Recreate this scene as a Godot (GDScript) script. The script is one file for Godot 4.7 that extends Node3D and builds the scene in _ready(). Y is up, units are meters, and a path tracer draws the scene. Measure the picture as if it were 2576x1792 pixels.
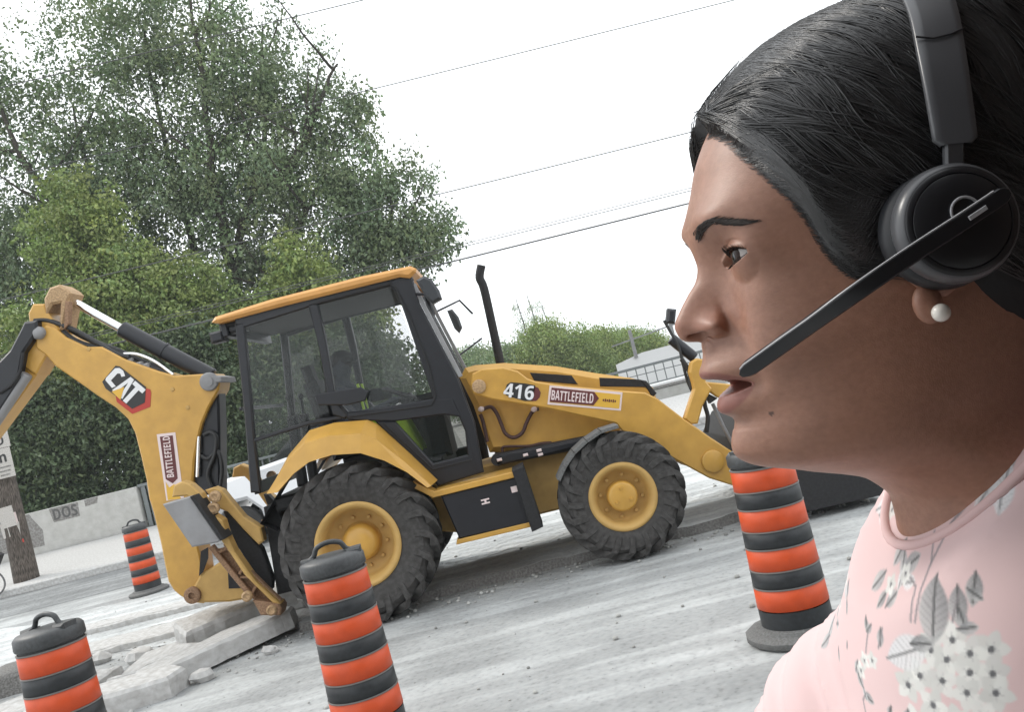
extends Node3D
# A rolled-camera street scene: a yellow backhoe loader in a road works site, striped barrels, trees and overhead wires,
# and a woman with a headset close to the lens. Units are metres, the camera stands at (0, 1.63, 0) and looks along -Z.

var M := {}
var rng := RandomNumberGenerator.new()

class Buf:
	var v := PackedVector3Array()
	var n := PackedVector3Array()
	var uv := PackedVector2Array()
	var c := PackedColorArray()
	func tri(a: Vector3, b: Vector3, d: Vector3) -> void:   # counter-clockwise seen from outside
		var nn := (b - a).cross(d - a)
		if nn.length_squared() < 1e-18:
			return
		nn = nn.normalized()
		v.append(a); v.append(d); v.append(b)
		n.append(nn); n.append(nn); n.append(nn)
	func quad(a: Vector3, b: Vector3, d: Vector3, e: Vector3) -> void:
		tri(a, b, d)
		tri(a, d, e)
	func tris(a: Vector3, b: Vector3, d: Vector3, na: Vector3, nb: Vector3, nd: Vector3) -> void:
		v.append(a); v.append(d); v.append(b)
		n.append(na); n.append(nd); n.append(nb)

func mesh_of(b: Buf) -> ArrayMesh:
	var arr := []
	arr.resize(Mesh.ARRAY_MAX)
	arr[Mesh.ARRAY_VERTEX] = b.v
	arr[Mesh.ARRAY_NORMAL] = b.n
	if b.uv.size() == b.v.size():
		arr[Mesh.ARRAY_TEX_UV] = b.uv
	if b.c.size() == b.v.size():
		arr[Mesh.ARRAY_COLOR] = b.c
	var m := ArrayMesh.new()
	m.add_surface_from_arrays(Mesh.PRIMITIVE_TRIANGLES, arr)
	return m

func part(parent: Node, called: String, b: Buf, mat: Material) -> MeshInstance3D:
	var o := MeshInstance3D.new()
	o.name = called
	o.mesh = mesh_of(b)
	o.material_override = mat
	parent.add_child(o, true)
	return o

func part_mesh(parent: Node, called: String, m: Mesh, mat: Material, tr := Transform3D.IDENTITY) -> MeshInstance3D:
	var o := MeshInstance3D.new()
	o.name = called
	o.mesh = m
	o.material_override = mat
	o.transform = tr
	parent.add_child(o, true)
	return o

func node(parent: Node, called: String, at := Vector3.ZERO) -> Node3D:
	var o := Node3D.new()
	o.name = called
	o.position = at
	parent.add_child(o, true)
	return o

var used := {}
func numbered(called: String) -> String:
	if not used.has(called):
		used[called] = 0
		return called
	used[called] += 1
	return "%s_%03d" % [called, used[called]]

func tag(o: Node, label: String, category: String, group := "") -> Node:
	o.set_meta("label", label)
	o.set_meta("category", category)
	if group != "":
		o.set_meta("group", group)
	return o

func thing(called: String, label: String, category: String, at := Vector3.ZERO, group := "") -> Node3D:
	var o := node(self, numbered(called), at)
	tag(o, label, category, group)
	return o

func struct(o: Node) -> void:
	o.set_meta("kind", "structure")

func pv(a: Array) -> PackedVector2Array:
	var r := PackedVector2Array()
	for i in range(0, a.size(), 2):
		r.append(Vector2(a[i], a[i + 1]))
	return r

func path3(p: PackedVector2Array, w) -> PackedVector3Array:
	var r := PackedVector3Array()
	for i in p.size():
		r.append(Vector3(p[i].x, p[i].y, w[i] if w is Array else w))
	return r

# ---------- shapes ----------
func ccw(p: PackedVector2Array) -> PackedVector2Array:
	if Geometry2D.is_polygon_clockwise(p):
		p = p.duplicate()
		p.reverse()
	var area := 0.0
	for i in p.size():
		area += p[i].cross(p[(i + 1) % p.size()])
	if area < 0:
		p = p.duplicate()
		p.reverse()
	return p

func inset(p: PackedVector2Array, d: float) -> PackedVector2Array:
	var r := PackedVector2Array()
	var k := p.size()
	for i in k:
		var e0 := (p[i] - p[(i + k - 1) % k]).normalized()
		var e1 := (p[(i + 1) % k] - p[i]).normalized()
		var n0 := Vector2(-e0.y, e0.x)
		var n1 := Vector2(-e1.y, e1.x)
		var m := n0 + n1
		var l := m.length_squared()
		if l < 0.2:
			r.append(p[i] + n0 * d)
		else:
			r.append(p[i] + m * (2.0 * d / l))
	return r

func prism(b: Buf, poly: PackedVector2Array, z0: float, z1: float, bev := 0.0) -> void:
	if z0 > z1:
		var t := z0
		z0 = z1
		z1 = t
	var p := ccw(poly)
	var q := p if bev <= 0.0 else inset(p, bev)
	var k := p.size()
	var za := z0 + bev
	var zb := z1 - bev
	for i in k:
		var j := (i + 1) % k
		b.quad(Vector3(p[i].x, p[i].y, zb), Vector3(p[i].x, p[i].y, za), Vector3(p[j].x, p[j].y, za), Vector3(p[j].x, p[j].y, zb))
		if bev > 0.0:
			b.quad(Vector3(q[i].x, q[i].y, z1), Vector3(p[i].x, p[i].y, zb), Vector3(p[j].x, p[j].y, zb), Vector3(q[j].x, q[j].y, z1))
			b.quad(Vector3(p[i].x, p[i].y, za), Vector3(q[i].x, q[i].y, z0), Vector3(q[j].x, q[j].y, z0), Vector3(p[j].x, p[j].y, za))
	var t3 := Geometry2D.triangulate_polygon(q)
	for i in range(0, t3.size(), 3):
		var a := q[t3[i]]
		var c := q[t3[i + 1]]
		var d := q[t3[i + 2]]
		if (c - a).cross(d - a) < 0:
			var s := c
			c = d
			d = s
		b.tri(Vector3(a.x, a.y, z1), Vector3(c.x, c.y, z1), Vector3(d.x, d.y, z1))
		b.tri(Vector3(a.x, a.y, z0), Vector3(d.x, d.y, z0), Vector3(c.x, c.y, z0))

func xform(b: Buf, from: int, t: Transform3D) -> void:
	for i in range(from, b.v.size()):
		b.v[i] = t * b.v[i]
		b.n[i] = (t.basis * b.n[i]).normalized()

func box(b: Buf, c: Vector3, s: Vector3, bev := 0.0, basis := Basis.IDENTITY) -> void:
	var f := b.v.size()
	var h := s * 0.5
	prism(b, pv([-h.x, -h.y, h.x, -h.y, h.x, h.y, -h.x, h.y]), -h.z, h.z, bev)
	xform(b, f, Transform3D(basis, c))

func bar(b: Buf, p: Vector3, q: Vector3, wide: float, thick: float, bev := 0.0, side := Vector3(0, 0, 1)) -> void:
	var x := (q - p).normalized()
	var y := side.cross(x).normalized()
	var z := x.cross(y)
	box(b, (p + q) * 0.5, Vector3((q - p).length(), wide, thick), bev, Basis(x, y, z))

func tube(b: Buf, pts: PackedVector3Array, rad, sides := 10, caps := true) -> void:
	var k := pts.size()
	var up := Vector3(0.13, 0.21, 0.97)
	var prev := []
	var prevn := []
	for i in k:
		var t: Vector3
		if i == 0:
			t = pts[1] - pts[0]
		elif i == k - 1:
			t = pts[k - 1] - pts[k - 2]
		else:
			t = (pts[i + 1] - pts[i]).normalized() + (pts[i] - pts[i - 1]).normalized()
		t = t.normalized()
		if absf(t.dot(up)) > 0.97:
			up = Vector3(0.9, 0.3, 0.1)
		var x := up.cross(t).normalized()
		var y := t.cross(x)
		up = y
		var r: float = rad[i] if (rad is Array or rad is PackedFloat32Array) else rad
		var ring := []
		var rn := []
		for s in sides:
			var a := TAU * s / sides
			var d := x * cos(a) + y * sin(a)
			rn.append(d)
			ring.append(pts[i] + d * r)
		if i > 0:
			for s in sides:
				var s2 := (s + 1) % sides
				b.tris(prev[s], prev[s2], ring[s2], prevn[s], prevn[s2], rn[s2])
				b.tris(prev[s], ring[s2], ring[s], prevn[s], rn[s2], rn[s])
		if caps and (i == 0 or i == k - 1):
			for s in sides:
				var s2 := (s + 1) % sides
				if i == 0:
					b.tri(pts[i], ring[s2], ring[s])
				else:
					b.tri(pts[i], ring[s], ring[s2])
		prev = ring
		prevn = rn

# profile: array of Vector2(radius, height along the axis); smooth unless the corner is sharp
func lathe(b: Buf, prof: PackedVector2Array, segs: int, t := Transform3D.IDENTITY, sharp := 0.6) -> void:
	var f := b.v.size()
	var k := prof.size()
	for i in k - 1:
		var p := prof[i]
		var q := prof[i + 1]
		var d := (q - p).normalized()
		var nm := Vector2(d.y, -d.x)
		var na := nm
		var nb := nm
		if i > 0:
			var e := (p - prof[i - 1]).normalized()
			var ne := Vector2(e.y, -e.x)
			if ne.dot(nm) > sharp:
				na = (ne + nm).normalized()
		if i < k - 2:
			var e := (prof[i + 2] - q).normalized()
			var ne := Vector2(e.y, -e.x)
			if ne.dot(nm) > sharp:
				nb = (ne + nm).normalized()
		for s in segs:
			var a0 := TAU * s / segs
			var a1 := TAU * (s + 1) / segs
			var c0 := Vector3(cos(a0), 0, -sin(a0))
			var c1 := Vector3(cos(a1), 0, -sin(a1))
			var y := Vector3.UP
			var p0 := c0 * p.x + y * p.y
			var p1 := c1 * p.x + y * p.y
			var q0 := c0 * q.x + y * q.y
			var q1 := c1 * q.x + y * q.y
			var n0 := c0 * na.x + y * na.y
			var n1 := c1 * na.x + y * na.y
			var m0 := c0 * nb.x + y * nb.y
			var m1 := c1 * nb.x + y * nb.y
			if p.x > 1e-6:
				b.tris(p0, p1, q1, n0, n1, m1)
			if q.x > 1e-6:
				b.tris(p0, q1, q0, n0, m1, m0)
	xform(b, f, t)

func along_z(at: Vector3) -> Transform3D:   # lathe axis towards +Z
	return Transform3D(Basis(Vector3(1, 0, 0), Vector3(0, 0, 1), Vector3(0, -1, 0)), at)

func axis_to(p: Vector3, q: Vector3) -> Transform3D:
	var y := (q - p).normalized()
	var x := y.cross(Vector3(0.3, 0.2, 0.93)).normalized()
	return Transform3D(Basis(x, y, x.cross(y)), p)

func cyl(b: Buf, p: Vector3, q: Vector3, r: float, segs := 20, bev := 0.0) -> void:
	var l := (q - p).length()
	var pr := PackedVector2Array()
	if bev > 0.0:
		pr = pv([0, 0, r - bev, 0, r, bev, r, l - bev, r - bev, l, 0, l])
	else:
		pr = pv([0, 0, r, 0, r, l, 0, l])
	lathe(b, pr, segs, axis_to(p, q), 0.9)

func ellipsoid(b: Buf, c: Vector3, r: Vector3, segs := 20, basis := Basis.IDENTITY) -> void:
	var pr := PackedVector2Array()
	var k := segs / 2
	for i in k + 1:
		var a := -PI / 2 + PI * i / k
		pr.append(Vector2(maxf(cos(a), 0.0), sin(a)))
	pr[0].x = 0
	pr[k].x = 0
	var f := b.v.size()
	lathe(b, pr, segs, Transform3D.IDENTITY, -1)
	for i in range(f, b.v.size()):
		b.v[i] = c + basis * (b.v[i] * r)
		b.n[i] = (basis * (b.n[i] / r)).normalized()

func smooth_curve(p: PackedVector3Array, per: int) -> PackedVector3Array:
	var r := PackedVector3Array()
	var k := p.size()
	for i in k - 1:
		var a := p[maxi(i - 1, 0)]
		var d := p[mini(i + 2, k - 1)]
		for j in per:
			r.append(p[i].cubic_interpolate(p[i + 1], a, d, float(j) / per))
	r.append(p[k - 1])
	return r

# surface from a grid of points, rows x cols, smooth; wrap closes the columns
func grid(b: Buf, P: PackedVector3Array, rows: int, cols: int, wrap: bool, cols_in := PackedColorArray(), uvs := PackedVector2Array(), flip := false) -> void:
	var N := PackedVector3Array()
	N.resize(P.size())
	for i in rows:
		for j in cols:
			var i0 := maxi(i - 1, 0)
			var i1 := mini(i + 1, rows - 1)
			var j0 := (j + cols - 1) % cols if wrap else maxi(j - 1, 0)
			var j1 := (j + 1) % cols if wrap else mini(j + 1, cols - 1)
			var nn := (P[i * cols + j1] - P[i * cols + j0]).cross(P[i1 * cols + j] - P[i0 * cols + j])
			nn = nn.normalized()
			N[i * cols + j] = -nn if flip else nn
	var cc := cols if wrap else cols - 1
	for i in rows - 1:
		for j in cc:
			var a := i * cols + j
			var e := i * cols + (j + 1) % cols
			var d := (i + 1) * cols + (j + 1) % cols
			var g := (i + 1) * cols + j
			var order := [a, d, e, a, g, d] if not flip else [a, e, d, a, d, g]
			for q in order:
				b.v.append(P[q])
				b.n.append(N[q])
				if cols_in.size() > 0:
					b.c.append(cols_in[q])
				if uvs.size() > 0:
					b.uv.append(uvs[q])

# smooth-joined tapered capsules meshed as surface nets; bones: [a, ra, b, rb]
func net(b: Buf, bones: Array, cell: float, k: float, cut := []) -> void:
	var lo := Vector3(1e9, 1e9, 1e9)
	var hi := -lo
	for q in bones:
		for e in [[q[0], q[1]], [q[2], q[3]]]:
			var rr: Vector3 = Vector3.ONE * (e[1] + k + cell * 2)
			lo = lo.min(e[0] - rr)
			hi = hi.max(e[0] + rr)
	var nx := int((hi.x - lo.x) / cell) + 2
	var ny := int((hi.y - lo.y) / cell) + 2
	var nz := int((hi.z - lo.z) / cell) + 2
	var F := PackedFloat32Array()
	F.resize(nx * ny * nz)
	F.fill(0.2)
	for q in bones:
		var pa: Vector3 = q[0]
		var pb: Vector3 = q[2]
		var ra: float = q[1]
		var rb: float = q[3]
		var m: float = maxf(ra, rb) + k * 1.2 + cell * 2
		var l0 := pa.min(pb) - Vector3.ONE * m
		var h0 := pa.max(pb) + Vector3.ONE * m
		var ab := pb - pa
		var il := 1.0 / maxf(ab.length_squared(), 1e-9)
		var i0 := maxi(int((l0.x - lo.x) / cell), 0)
		var i1 := mini(int((h0.x - lo.x) / cell) + 1, nx - 1)
		var j0 := maxi(int((l0.y - lo.y) / cell), 0)
		var j1 := mini(int((h0.y - lo.y) / cell) + 1, ny - 1)
		var k0 := maxi(int((l0.z - lo.z) / cell), 0)
		var k1 := mini(int((h0.z - lo.z) / cell) + 1, nz - 1)
		for i in range(i0, i1 + 1):
			for j in range(j0, j1 + 1):
				var id := (i * ny + j) * nz + k0
				for z in range(k0, k1 + 1):
					var p := lo + Vector3(i, j, z) * cell
					var t := clampf((p - pa).dot(ab) * il, 0.0, 1.0)
					var d := (p - pa - ab * t).length() - lerpf(ra, rb, t)
					var f := F[id]
					var h := maxf(k - absf(f - d), 0.0) / k
					F[id] = minf(f, d) - h * h * k * 0.25
					id += 1
	for ct in cut:
		for i in nx:
			for j in ny:
				var id := (i * ny + j) * nz
				for z in nz:
					var p := lo + Vector3(i, j, z) * cell
					var d: float = ct[0].dot(p - ct[1])
					if d > F[id]:
						F[id] = d
					id += 1
	var vid := {}
	var pos := PackedVector3Array()
	var nor := PackedVector3Array()
	var st := [nx * 0 + ny * nz, nz, 1]
	for i in nx - 1:
		for j in ny - 1:
			for z in nz - 1:
				var id := (i * ny + j) * nz + z
				var f0 := F[id]
				if f0 > cell * 2.5 or f0 < -cell * 2.5:
					continue
				var inside := 0
				var s := Vector3.ZERO
				var cnt := 0
				var fv := [f0, F[id + 1], F[id + nz], F[id + nz + 1], F[id + ny * nz], F[id + ny * nz + 1], F[id + ny * nz + nz], F[id + ny * nz + nz + 1]]
				for q in 8:
					if fv[q] < 0.0:
						inside += 1
				if inside == 0 or inside == 8:
					continue
				for e in [[0, 1], [2, 3], [4, 5], [6, 7], [0, 2], [1, 3], [4, 6], [5, 7], [0, 4], [1, 5], [2, 6], [3, 7]]:
					var a: float = fv[e[0]]
					var d: float = fv[e[1]]
					if (a < 0.0) != (d < 0.0):
						var t := a / (a - d)
						var pa := Vector3(e[0] >> 2, (e[0] >> 1) & 1, e[0] & 1)
						var pb := Vector3(e[1] >> 2, (e[1] >> 1) & 1, e[1] & 1)
						s += pa.lerp(pb, t)
						cnt += 1
				vid[id] = pos.size()
				pos.append(lo + (Vector3(i, j, z) + s / cnt) * cell)
				nor.append(Vector3(fv[4] + fv[5] + fv[6] + fv[7] - fv[0] - fv[1] - fv[2] - fv[3], fv[2] + fv[3] + fv[6] + fv[7] - fv[0] - fv[1] - fv[4] - fv[5], fv[1] + fv[3] + fv[5] + fv[7] - fv[0] - fv[2] - fv[4] - fv[6]).normalized())
	for id in vid.keys():
		var f0 := F[id]
		for ax in 3:
			var u: int = st[(ax + 1) % 3]
			var w: int = st[(ax + 2) % 3]
			var f1 := F[id + int(st[ax])]
			if (f0 < 0.0) == (f1 < 0.0):
				continue
			if not (vid.has(id - u) and vid.has(id - w) and vid.has(id - u - w)):
				continue
			var q := [vid[id], vid[id - u], vid[id - u - w], vid[id - w]]
			if f0 >= 0.0:
				q.reverse()
			for e in [[0, 1, 2], [0, 2, 3]]:
				b.tris(pos[q[e[0]]], pos[q[e[1]]], pos[q[e[2]]], nor[q[e[0]]], nor[q[e[1]]], nor[q[e[2]]])

# ---------- materials ----------
func lin(r: float, g: float, b: float) -> Color:
	return Color(r, g, b).linear_to_srgb()

func noise_tex(freq: float, lo: Color, hi: Color, octaves := 4, size := 512, sd := 1, p0 := 0.25, p1 := 0.75, normal := false, bump := 4.0, kind := FastNoiseLite.TYPE_SIMPLEX_SMOOTH) -> NoiseTexture2D:
	var f := FastNoiseLite.new()
	f.seed = sd
	f.frequency = freq
	f.noise_type = kind
	f.fractal_octaves = octaves
	var t := NoiseTexture2D.new()
	t.width = size
	t.height = size
	t.seamless = true
	t.noise = f
	if normal:
		t.as_normal_map = true
		t.bump_strength = bump
	else:
		var g := Gradient.new()
		g.set_color(0, lo)
		g.set_color(1, hi)
		g.set_offset(0, p0)
		g.set_offset(1, p1)
		t.color_ramp = g
	return t

func mat(c: Color, rough := 0.6, metal := 0.0) -> StandardMaterial3D:
	var m := StandardMaterial3D.new()
	m.albedo_color = c
	m.roughness = rough
	m.metallic = metal
	return m

func textured(m: StandardMaterial3D, t: Texture2D, scale: Vector3, nt: Texture2D = null, nstr := 0.5, world := true) -> StandardMaterial3D:
	m.albedo_texture = t
	m.uv1_triplanar = true
	m.uv1_world_triplanar = world
	m.uv1_scale = scale
	if nt:
		m.normal_enabled = true
		m.normal_texture = nt
		m.normal_scale = nstr
	return m

func make_materials() -> void:
	var white := Color(1, 1, 1)
	var nfine := noise_tex(0.06, white, white, 4, 512, 3, 0, 1, true, 6.0)
	var ncoarse := noise_tex(0.02, white, white, 5, 512, 4, 0, 1, true, 8.0)
	var dust := noise_tex(0.010, Color(0.93, 0.925, 0.92), white, 6, 512, 5, 0.15, 0.85)
	var grime := noise_tex(0.03, Color(0.74, 0.72, 0.70), white, 6, 512, 6, 0.12, 0.9)
	M.yellow = textured(mat(lin(0.56, 0.312, 0.055), 0.42), dust, Vector3(0.9, 0.9, 0.9))
	M.yellow.clearcoat_enabled = true
	M.yellow.clearcoat = 0.25
	M.yellow.clearcoat_roughness = 0.35
	M.yellow_worn = textured(mat(lin(0.52, 0.325, 0.10), 0.62), dust, Vector3(1.2, 1.2, 1.2))
	M.rust = textured(mat(lin(0.34, 0.205, 0.12), 0.8), grime, Vector3(3, 3, 3))
	M.primer = textured(mat(lin(0.52, 0.35, 0.19), 0.7), grime, Vector3(3, 3, 3))
	M.orange_roof = textured(mat(lin(0.62, 0.31, 0.085), 0.4), dust, Vector3(1, 1, 1))
	M.black = textured(mat(lin(0.010, 0.011, 0.015), 0.42), dust, Vector3(2, 2, 2))
	M.black_dull = textured(mat(lin(0.018, 0.018, 0.020), 0.75), grime, Vector3(2, 2, 2))
	M.grey_metal = textured(mat(lin(0.27, 0.27, 0.275), 0.6, 0.15), dust, Vector3(1, 1, 1), nfine, 0.06)
	M.rubber = textured(mat(lin(0.066, 0.063, 0.060), 0.85), noise_tex(0.02, Color(0.72, 0.71, 0.70), white, 5, 512, 8, 0.2, 0.8), Vector3(1.6, 1.6, 1.6), nfine, 0.35)
	M.hose = mat(lin(0.02, 0.02, 0.02), 0.5)
	M.hose_red = mat(lin(0.06, 0.025, 0.02), 0.6)
	M.chrome = mat(lin(0.8, 0.8, 0.8), 0.12, 1.0)
	M.white_paint = mat(lin(0.72, 0.72, 0.72), 0.5)
	M.pink_white = mat(lin(0.72, 0.60, 0.58), 0.5)
	M.maroon = mat(lin(0.11, 0.022, 0.022), 0.5)
	M.red = mat(lin(0.42, 0.035, 0.02), 0.45)
	M.logo_yellow = mat(lin(0.68, 0.40, 0.05), 0.45)
	M.logo_black = mat(lin(0.02, 0.02, 0.02), 0.45)
	var g := mat(Color(0.10, 0.15, 0.13, 0.13), 0.02)
	g.transparency = BaseMaterial3D.TRANSPARENCY_ALPHA
	g.metallic_specular = 0.3
	M.glass = g
	M.skin_operator = mat(lin(0.30, 0.17, 0.11), 0.6)
	M.lime = mat(lin(0.36, 0.55, 0.03), 0.7)
	M.navy = mat(lin(0.03, 0.035, 0.045), 0.8)
	M.mirror_back = mat(lin(0.03, 0.033, 0.037), 0.5)
	M.barrel_orange = textured(mat(lin(0.60, 0.07, 0.010), 0.5), noise_tex(0.01, Color(0.93, 0.92, 0.91), white, 5, 512, 12, 0.2, 0.8), Vector3(2, 2, 2))
	M.barrel_black = textured(mat(lin(0.022, 0.026, 0.03), 0.5), grime, Vector3(2, 2, 2))
	M.barrel_edge = mat(lin(0.16, 0.15, 0.14), 0.6)
	M.barrel_lid = textured(mat(lin(0.055, 0.06, 0.064), 0.5), grime, Vector3(3, 3, 3))
	M.barrel_base = textured(mat(lin(0.17, 0.175, 0.175), 0.85), grime, Vector3(4, 4, 4), nfine, 0.4)
	M.concrete = textured(mat(lin(0.50, 0.50, 0.49), 0.9), noise_tex(0.02, Color(0.86, 0.85, 0.84), white, 6, 512, 14, 0.15, 0.85), Vector3(1.2, 1.2, 1.2), ncoarse, 0.5)
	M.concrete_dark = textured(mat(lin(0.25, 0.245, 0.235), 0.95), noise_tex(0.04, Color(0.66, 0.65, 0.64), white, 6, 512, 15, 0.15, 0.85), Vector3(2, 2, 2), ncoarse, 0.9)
	M.wall = textured(mat(lin(0.47, 0.465, 0.44), 0.9), noise_tex(0.012, Color(0.92, 0.915, 0.91), white, 6, 512, 16, 0.1, 0.9), Vector3(0.5, 0.5, 0.5), nfine, 0.3)
	M.patch = textured(mat(lin(0.29, 0.285, 0.275), 0.9), grime, Vector3(0.8, 0.8, 0.8))
	M.patch_dark = mat(lin(0.09, 0.088, 0.085), 0.9)
	M.beige = textured(mat(lin(0.40, 0.36, 0.31), 0.9), dust, Vector3(0.3, 0.3, 0.3))
	M.rail = mat(lin(0.16, 0.175, 0.175), 0.6)
	M.wood = textured(mat(lin(0.15, 0.125, 0.105), 0.9), noise_tex(0.02, Color(0.45, 0.43, 0.41), white, 5, 512, 17, 0.3, 0.7), Vector3(6, 0.5, 6), ncoarse, 0.8)
	M.paper = textured(mat(lin(0.62, 0.60, 0.57), 0.85), grime, Vector3(3, 3, 3))
	M.wire = mat(lin(0.07, 0.07, 0.07), 0.7)
	M.bark = textured(mat(lin(0.075, 0.065, 0.052), 0.95), grime, Vector3(2, 0.6, 2), ncoarse, 0.9)
	for q in [["leaf", 0.17, 0.225, 0.12], ["leaf_light", 0.245, 0.31, 0.105], ["leaf_dark", 0.075, 0.108, 0.05], ["leaf_pale", 0.235, 0.30, 0.17]]:
		var m := mat(white, 0.6)
		m.vertex_color_use_as_albedo = true
		m.albedo_color = lin(q[1], q[2], q[3])
		m.cull_mode = BaseMaterial3D.CULL_DISABLED
		m.backlight_enabled = true
		m.backlight = lin(q[1] * 0.7, q[2] * 0.8, q[3] * 0.5)
		M[q[0]] = m
	M.car_white = mat(lin(0.75, 0.76, 0.77), 0.25)
	M.car_white.clearcoat_enabled = true
	M.car_glass = mat(lin(0.01, 0.012, 0.014), 0.05)
	M.tyre = mat(lin(0.03, 0.03, 0.03), 0.85)
	M.alloy = mat(lin(0.5, 0.5, 0.52), 0.3, 0.8)

func street_texture() -> Texture2D:
	# long streaks of dust along the carriageway over a speckled aggregate
	var f := FastNoiseLite.new()
	f.seed = 21
	f.frequency = 0.02
	f.fractal_octaves = 5
	var streak := f.get_seamless_image(96, 1024)
	streak.resize(1024, 1024, Image.INTERPOLATE_CUBIC)
	f.seed = 22
	f.frequency = 0.006
	var cloud := f.get_seamless_image(1024, 1024)
	f.seed = 23
	f.frequency = 0.11
	f.fractal_octaves = 3
	var grain := f.get_seamless_image(1024, 1024)
	var img := Image.create(1024, 1024, false, Image.FORMAT_RGB8)
	var sb := streak.get_data()
	var cb := cloud.get_data()
	var gb := grain.get_data()
	var out := PackedByteArray()
	out.resize(1024 * 1024 * 3)
	for i in 1024 * 1024:
		var s := sb[i] / 255.0
		var c := cb[i] / 255.0
		var g := gb[i] / 255.0
		var val := 0.78 + smoothstep(0.35, 0.75, s) * 0.10 + (c - 0.5) * 0.17 + (g - 0.5) * 0.08
		if g < 0.22:
			val -= 0.06
		val = clampf(val, 0.2, 1.0)
		out[i * 3] = int(val * 252)
		out[i * 3 + 1] = int(val * 254)
		out[i * 3 + 2] = int(val * 254)
	img.set_data(1024, 1024, false, Image.FORMAT_RGB8, out)
	img.generate_mipmaps()
	return ImageTexture.create_from_image(img)

# ---------- the scene ----------
func _ready() -> void:
	rng.seed = 7
	var cam := Camera3D.new()
	cam.name = "camera"
	cam.position = Vector3(0, 1.63, 0)
	cam.fov = 43.53
	cam.near = 0.02
	cam.far = 900.0
	cam.basis = Basis(Vector3(1, 0, 0), deg_to_rad(1.83)) * Basis(Vector3(0, 0, 1), deg_to_rad(-14.0))
	add_child(cam)
	cam.current = true
	var env := Environment.new()
	env.background_mode = Environment.BG_SKY
	var sky := Sky.new()
	var sm := ProceduralSkyMaterial.new()
	sm.sky_top_color = Color(0.97, 0.985, 1.0)
	sm.sky_horizon_color = Color(0.97, 0.985, 1.0)
	sm.sky_curve = 0.2
	sm.sky_energy_multiplier = 1.0
	sm.ground_bottom_color = Color(0.55, 0.56, 0.56)
	sm.ground_horizon_color = Color(0.9, 0.92, 0.93)
	sky.sky_material = sm
	env.sky = sky
	env.background_energy_multiplier = 1.15
	env.ambient_light_source = Environment.AMBIENT_SOURCE_SKY
	env.tonemap_mode = Environment.TONE_MAPPER_LINEAR
	env.tonemap_exposure = 1.7
	env.sdfgi_enabled = true
	env.ssao_enabled = true
	env.ssil_enabled = true
	env.fog_enabled = true
	env.fog_density = 0.0010
	env.fog_light_color = Color(0.93, 0.96, 0.97)
	var we := WorldEnvironment.new()
	we.name = "environment"
	we.environment = env
	add_child(we)
	var sun := DirectionalLight3D.new()
	sun.name = "sun"
	sun.light_energy = 0.38
	sun.light_angular_distance = 14.0
	sun.light_color = Color(1.0, 0.98, 0.95)
	sun.shadow_enabled = true
	sun.rotation_degrees = Vector3(-46, -118, 0)
	add_child(sun)
	make_materials()
	print("materials")
	build_ground()
	build_street_edge()
	print("street")
	build_trees()
	print("trees")
	build_backhoe()
	print("backhoe")
	build_barrels()
	build_debris()
	build_wires()
	build_car()
	print("things")
	build_shade()
	build_woman()
	print("woman")

# ---------- backhoe loader: local x forward, y up, z towards the near side; origin under the rear axle ----------
func tyre_mesh(R: float, rim: float, w0: float, w1: float, lugs: int, lug_h: float) -> Buf:
	var b := Buf.new()
	var hw := (w1 - w0) * 0.5
	var mid := (w0 + w1) * 0.5
	var rb := R - lug_h
	var pr := pv([rim, -hw * 0.72, rim + 0.03, -hw * 0.86, rb * 0.72 + rim * 0.28, -hw, rb - 0.09, -hw * 0.99, rb - 0.035, -hw * 0.9, rb - 0.008, -hw * 0.62, rb, -hw * 0.2, rb, hw * 0.2, rb - 0.008, hw * 0.62, rb - 0.035, hw * 0.9, rb - 0.09, hw * 0.99, rb * 0.72 + rim * 0.28, hw, rim + 0.03, hw * 0.86, rim, hw * 0.72])
	lathe(b, pr, 72, along_z(Vector3(0, 0, mid)), 0.2)
	for side in [-1, 1]:
		for i in lugs:
			var a0 := TAU * (i + (0.5 if side > 0 else 0.0)) / lugs
			var prev := []
			# stations: across the tread, over the shoulder and a little way down the side wall
			var stn := [[-0.06, 0.0, 1.0], [0.3, 0.0, 1.0], [0.62, 0.004, 1.0], [0.93, 0.022, 1.0], [1.08, 0.075, 1.0], [1.06, 0.15, 0.6], [1.0, 0.20, 0.1]]
			for q in stn.size():
				var sx: float = stn[q][0]
				var ang := a0 + (absf(sx) * 0.30 + (0.06 if q > 3 else 0.0) + (0.05 if q > 4 else 0.0) + (0.03 if q > 5 else 0.0))
				var rr: float = R - stn[q][1]
				var wz: float = sx * hw * side
				var inr: float = lug_h * stn[q][2] + 0.006
				var half := 0.050 + 0.008 * q / 5.0
				var ring := []
				for e in [[-1, -1.0], [-0.72, 0.0], [0.72, 0.0], [1, -1.0]]:
					var an: float = ang + e[0] * half * (0.67 / R)
					var r2: float = rr + e[1] * inr
					var zz := wz
					if q >= 4:
						r2 = rr
						zz = wz * (1.0 + 0.0 * e[1]) + side * e[1] * 0.036 * stn[q][2]
					ring.append(Vector3(cos(an) * r2, sin(an) * r2, mid + zz))
				if q > 0:
					for s in 3:
						if side > 0:
							b.quad(prev[s], ring[s], ring[s + 1], prev[s + 1])
						else:
							b.quad(prev[s], prev[s + 1], ring[s + 1], ring[s])
				prev = ring
	return b

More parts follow.
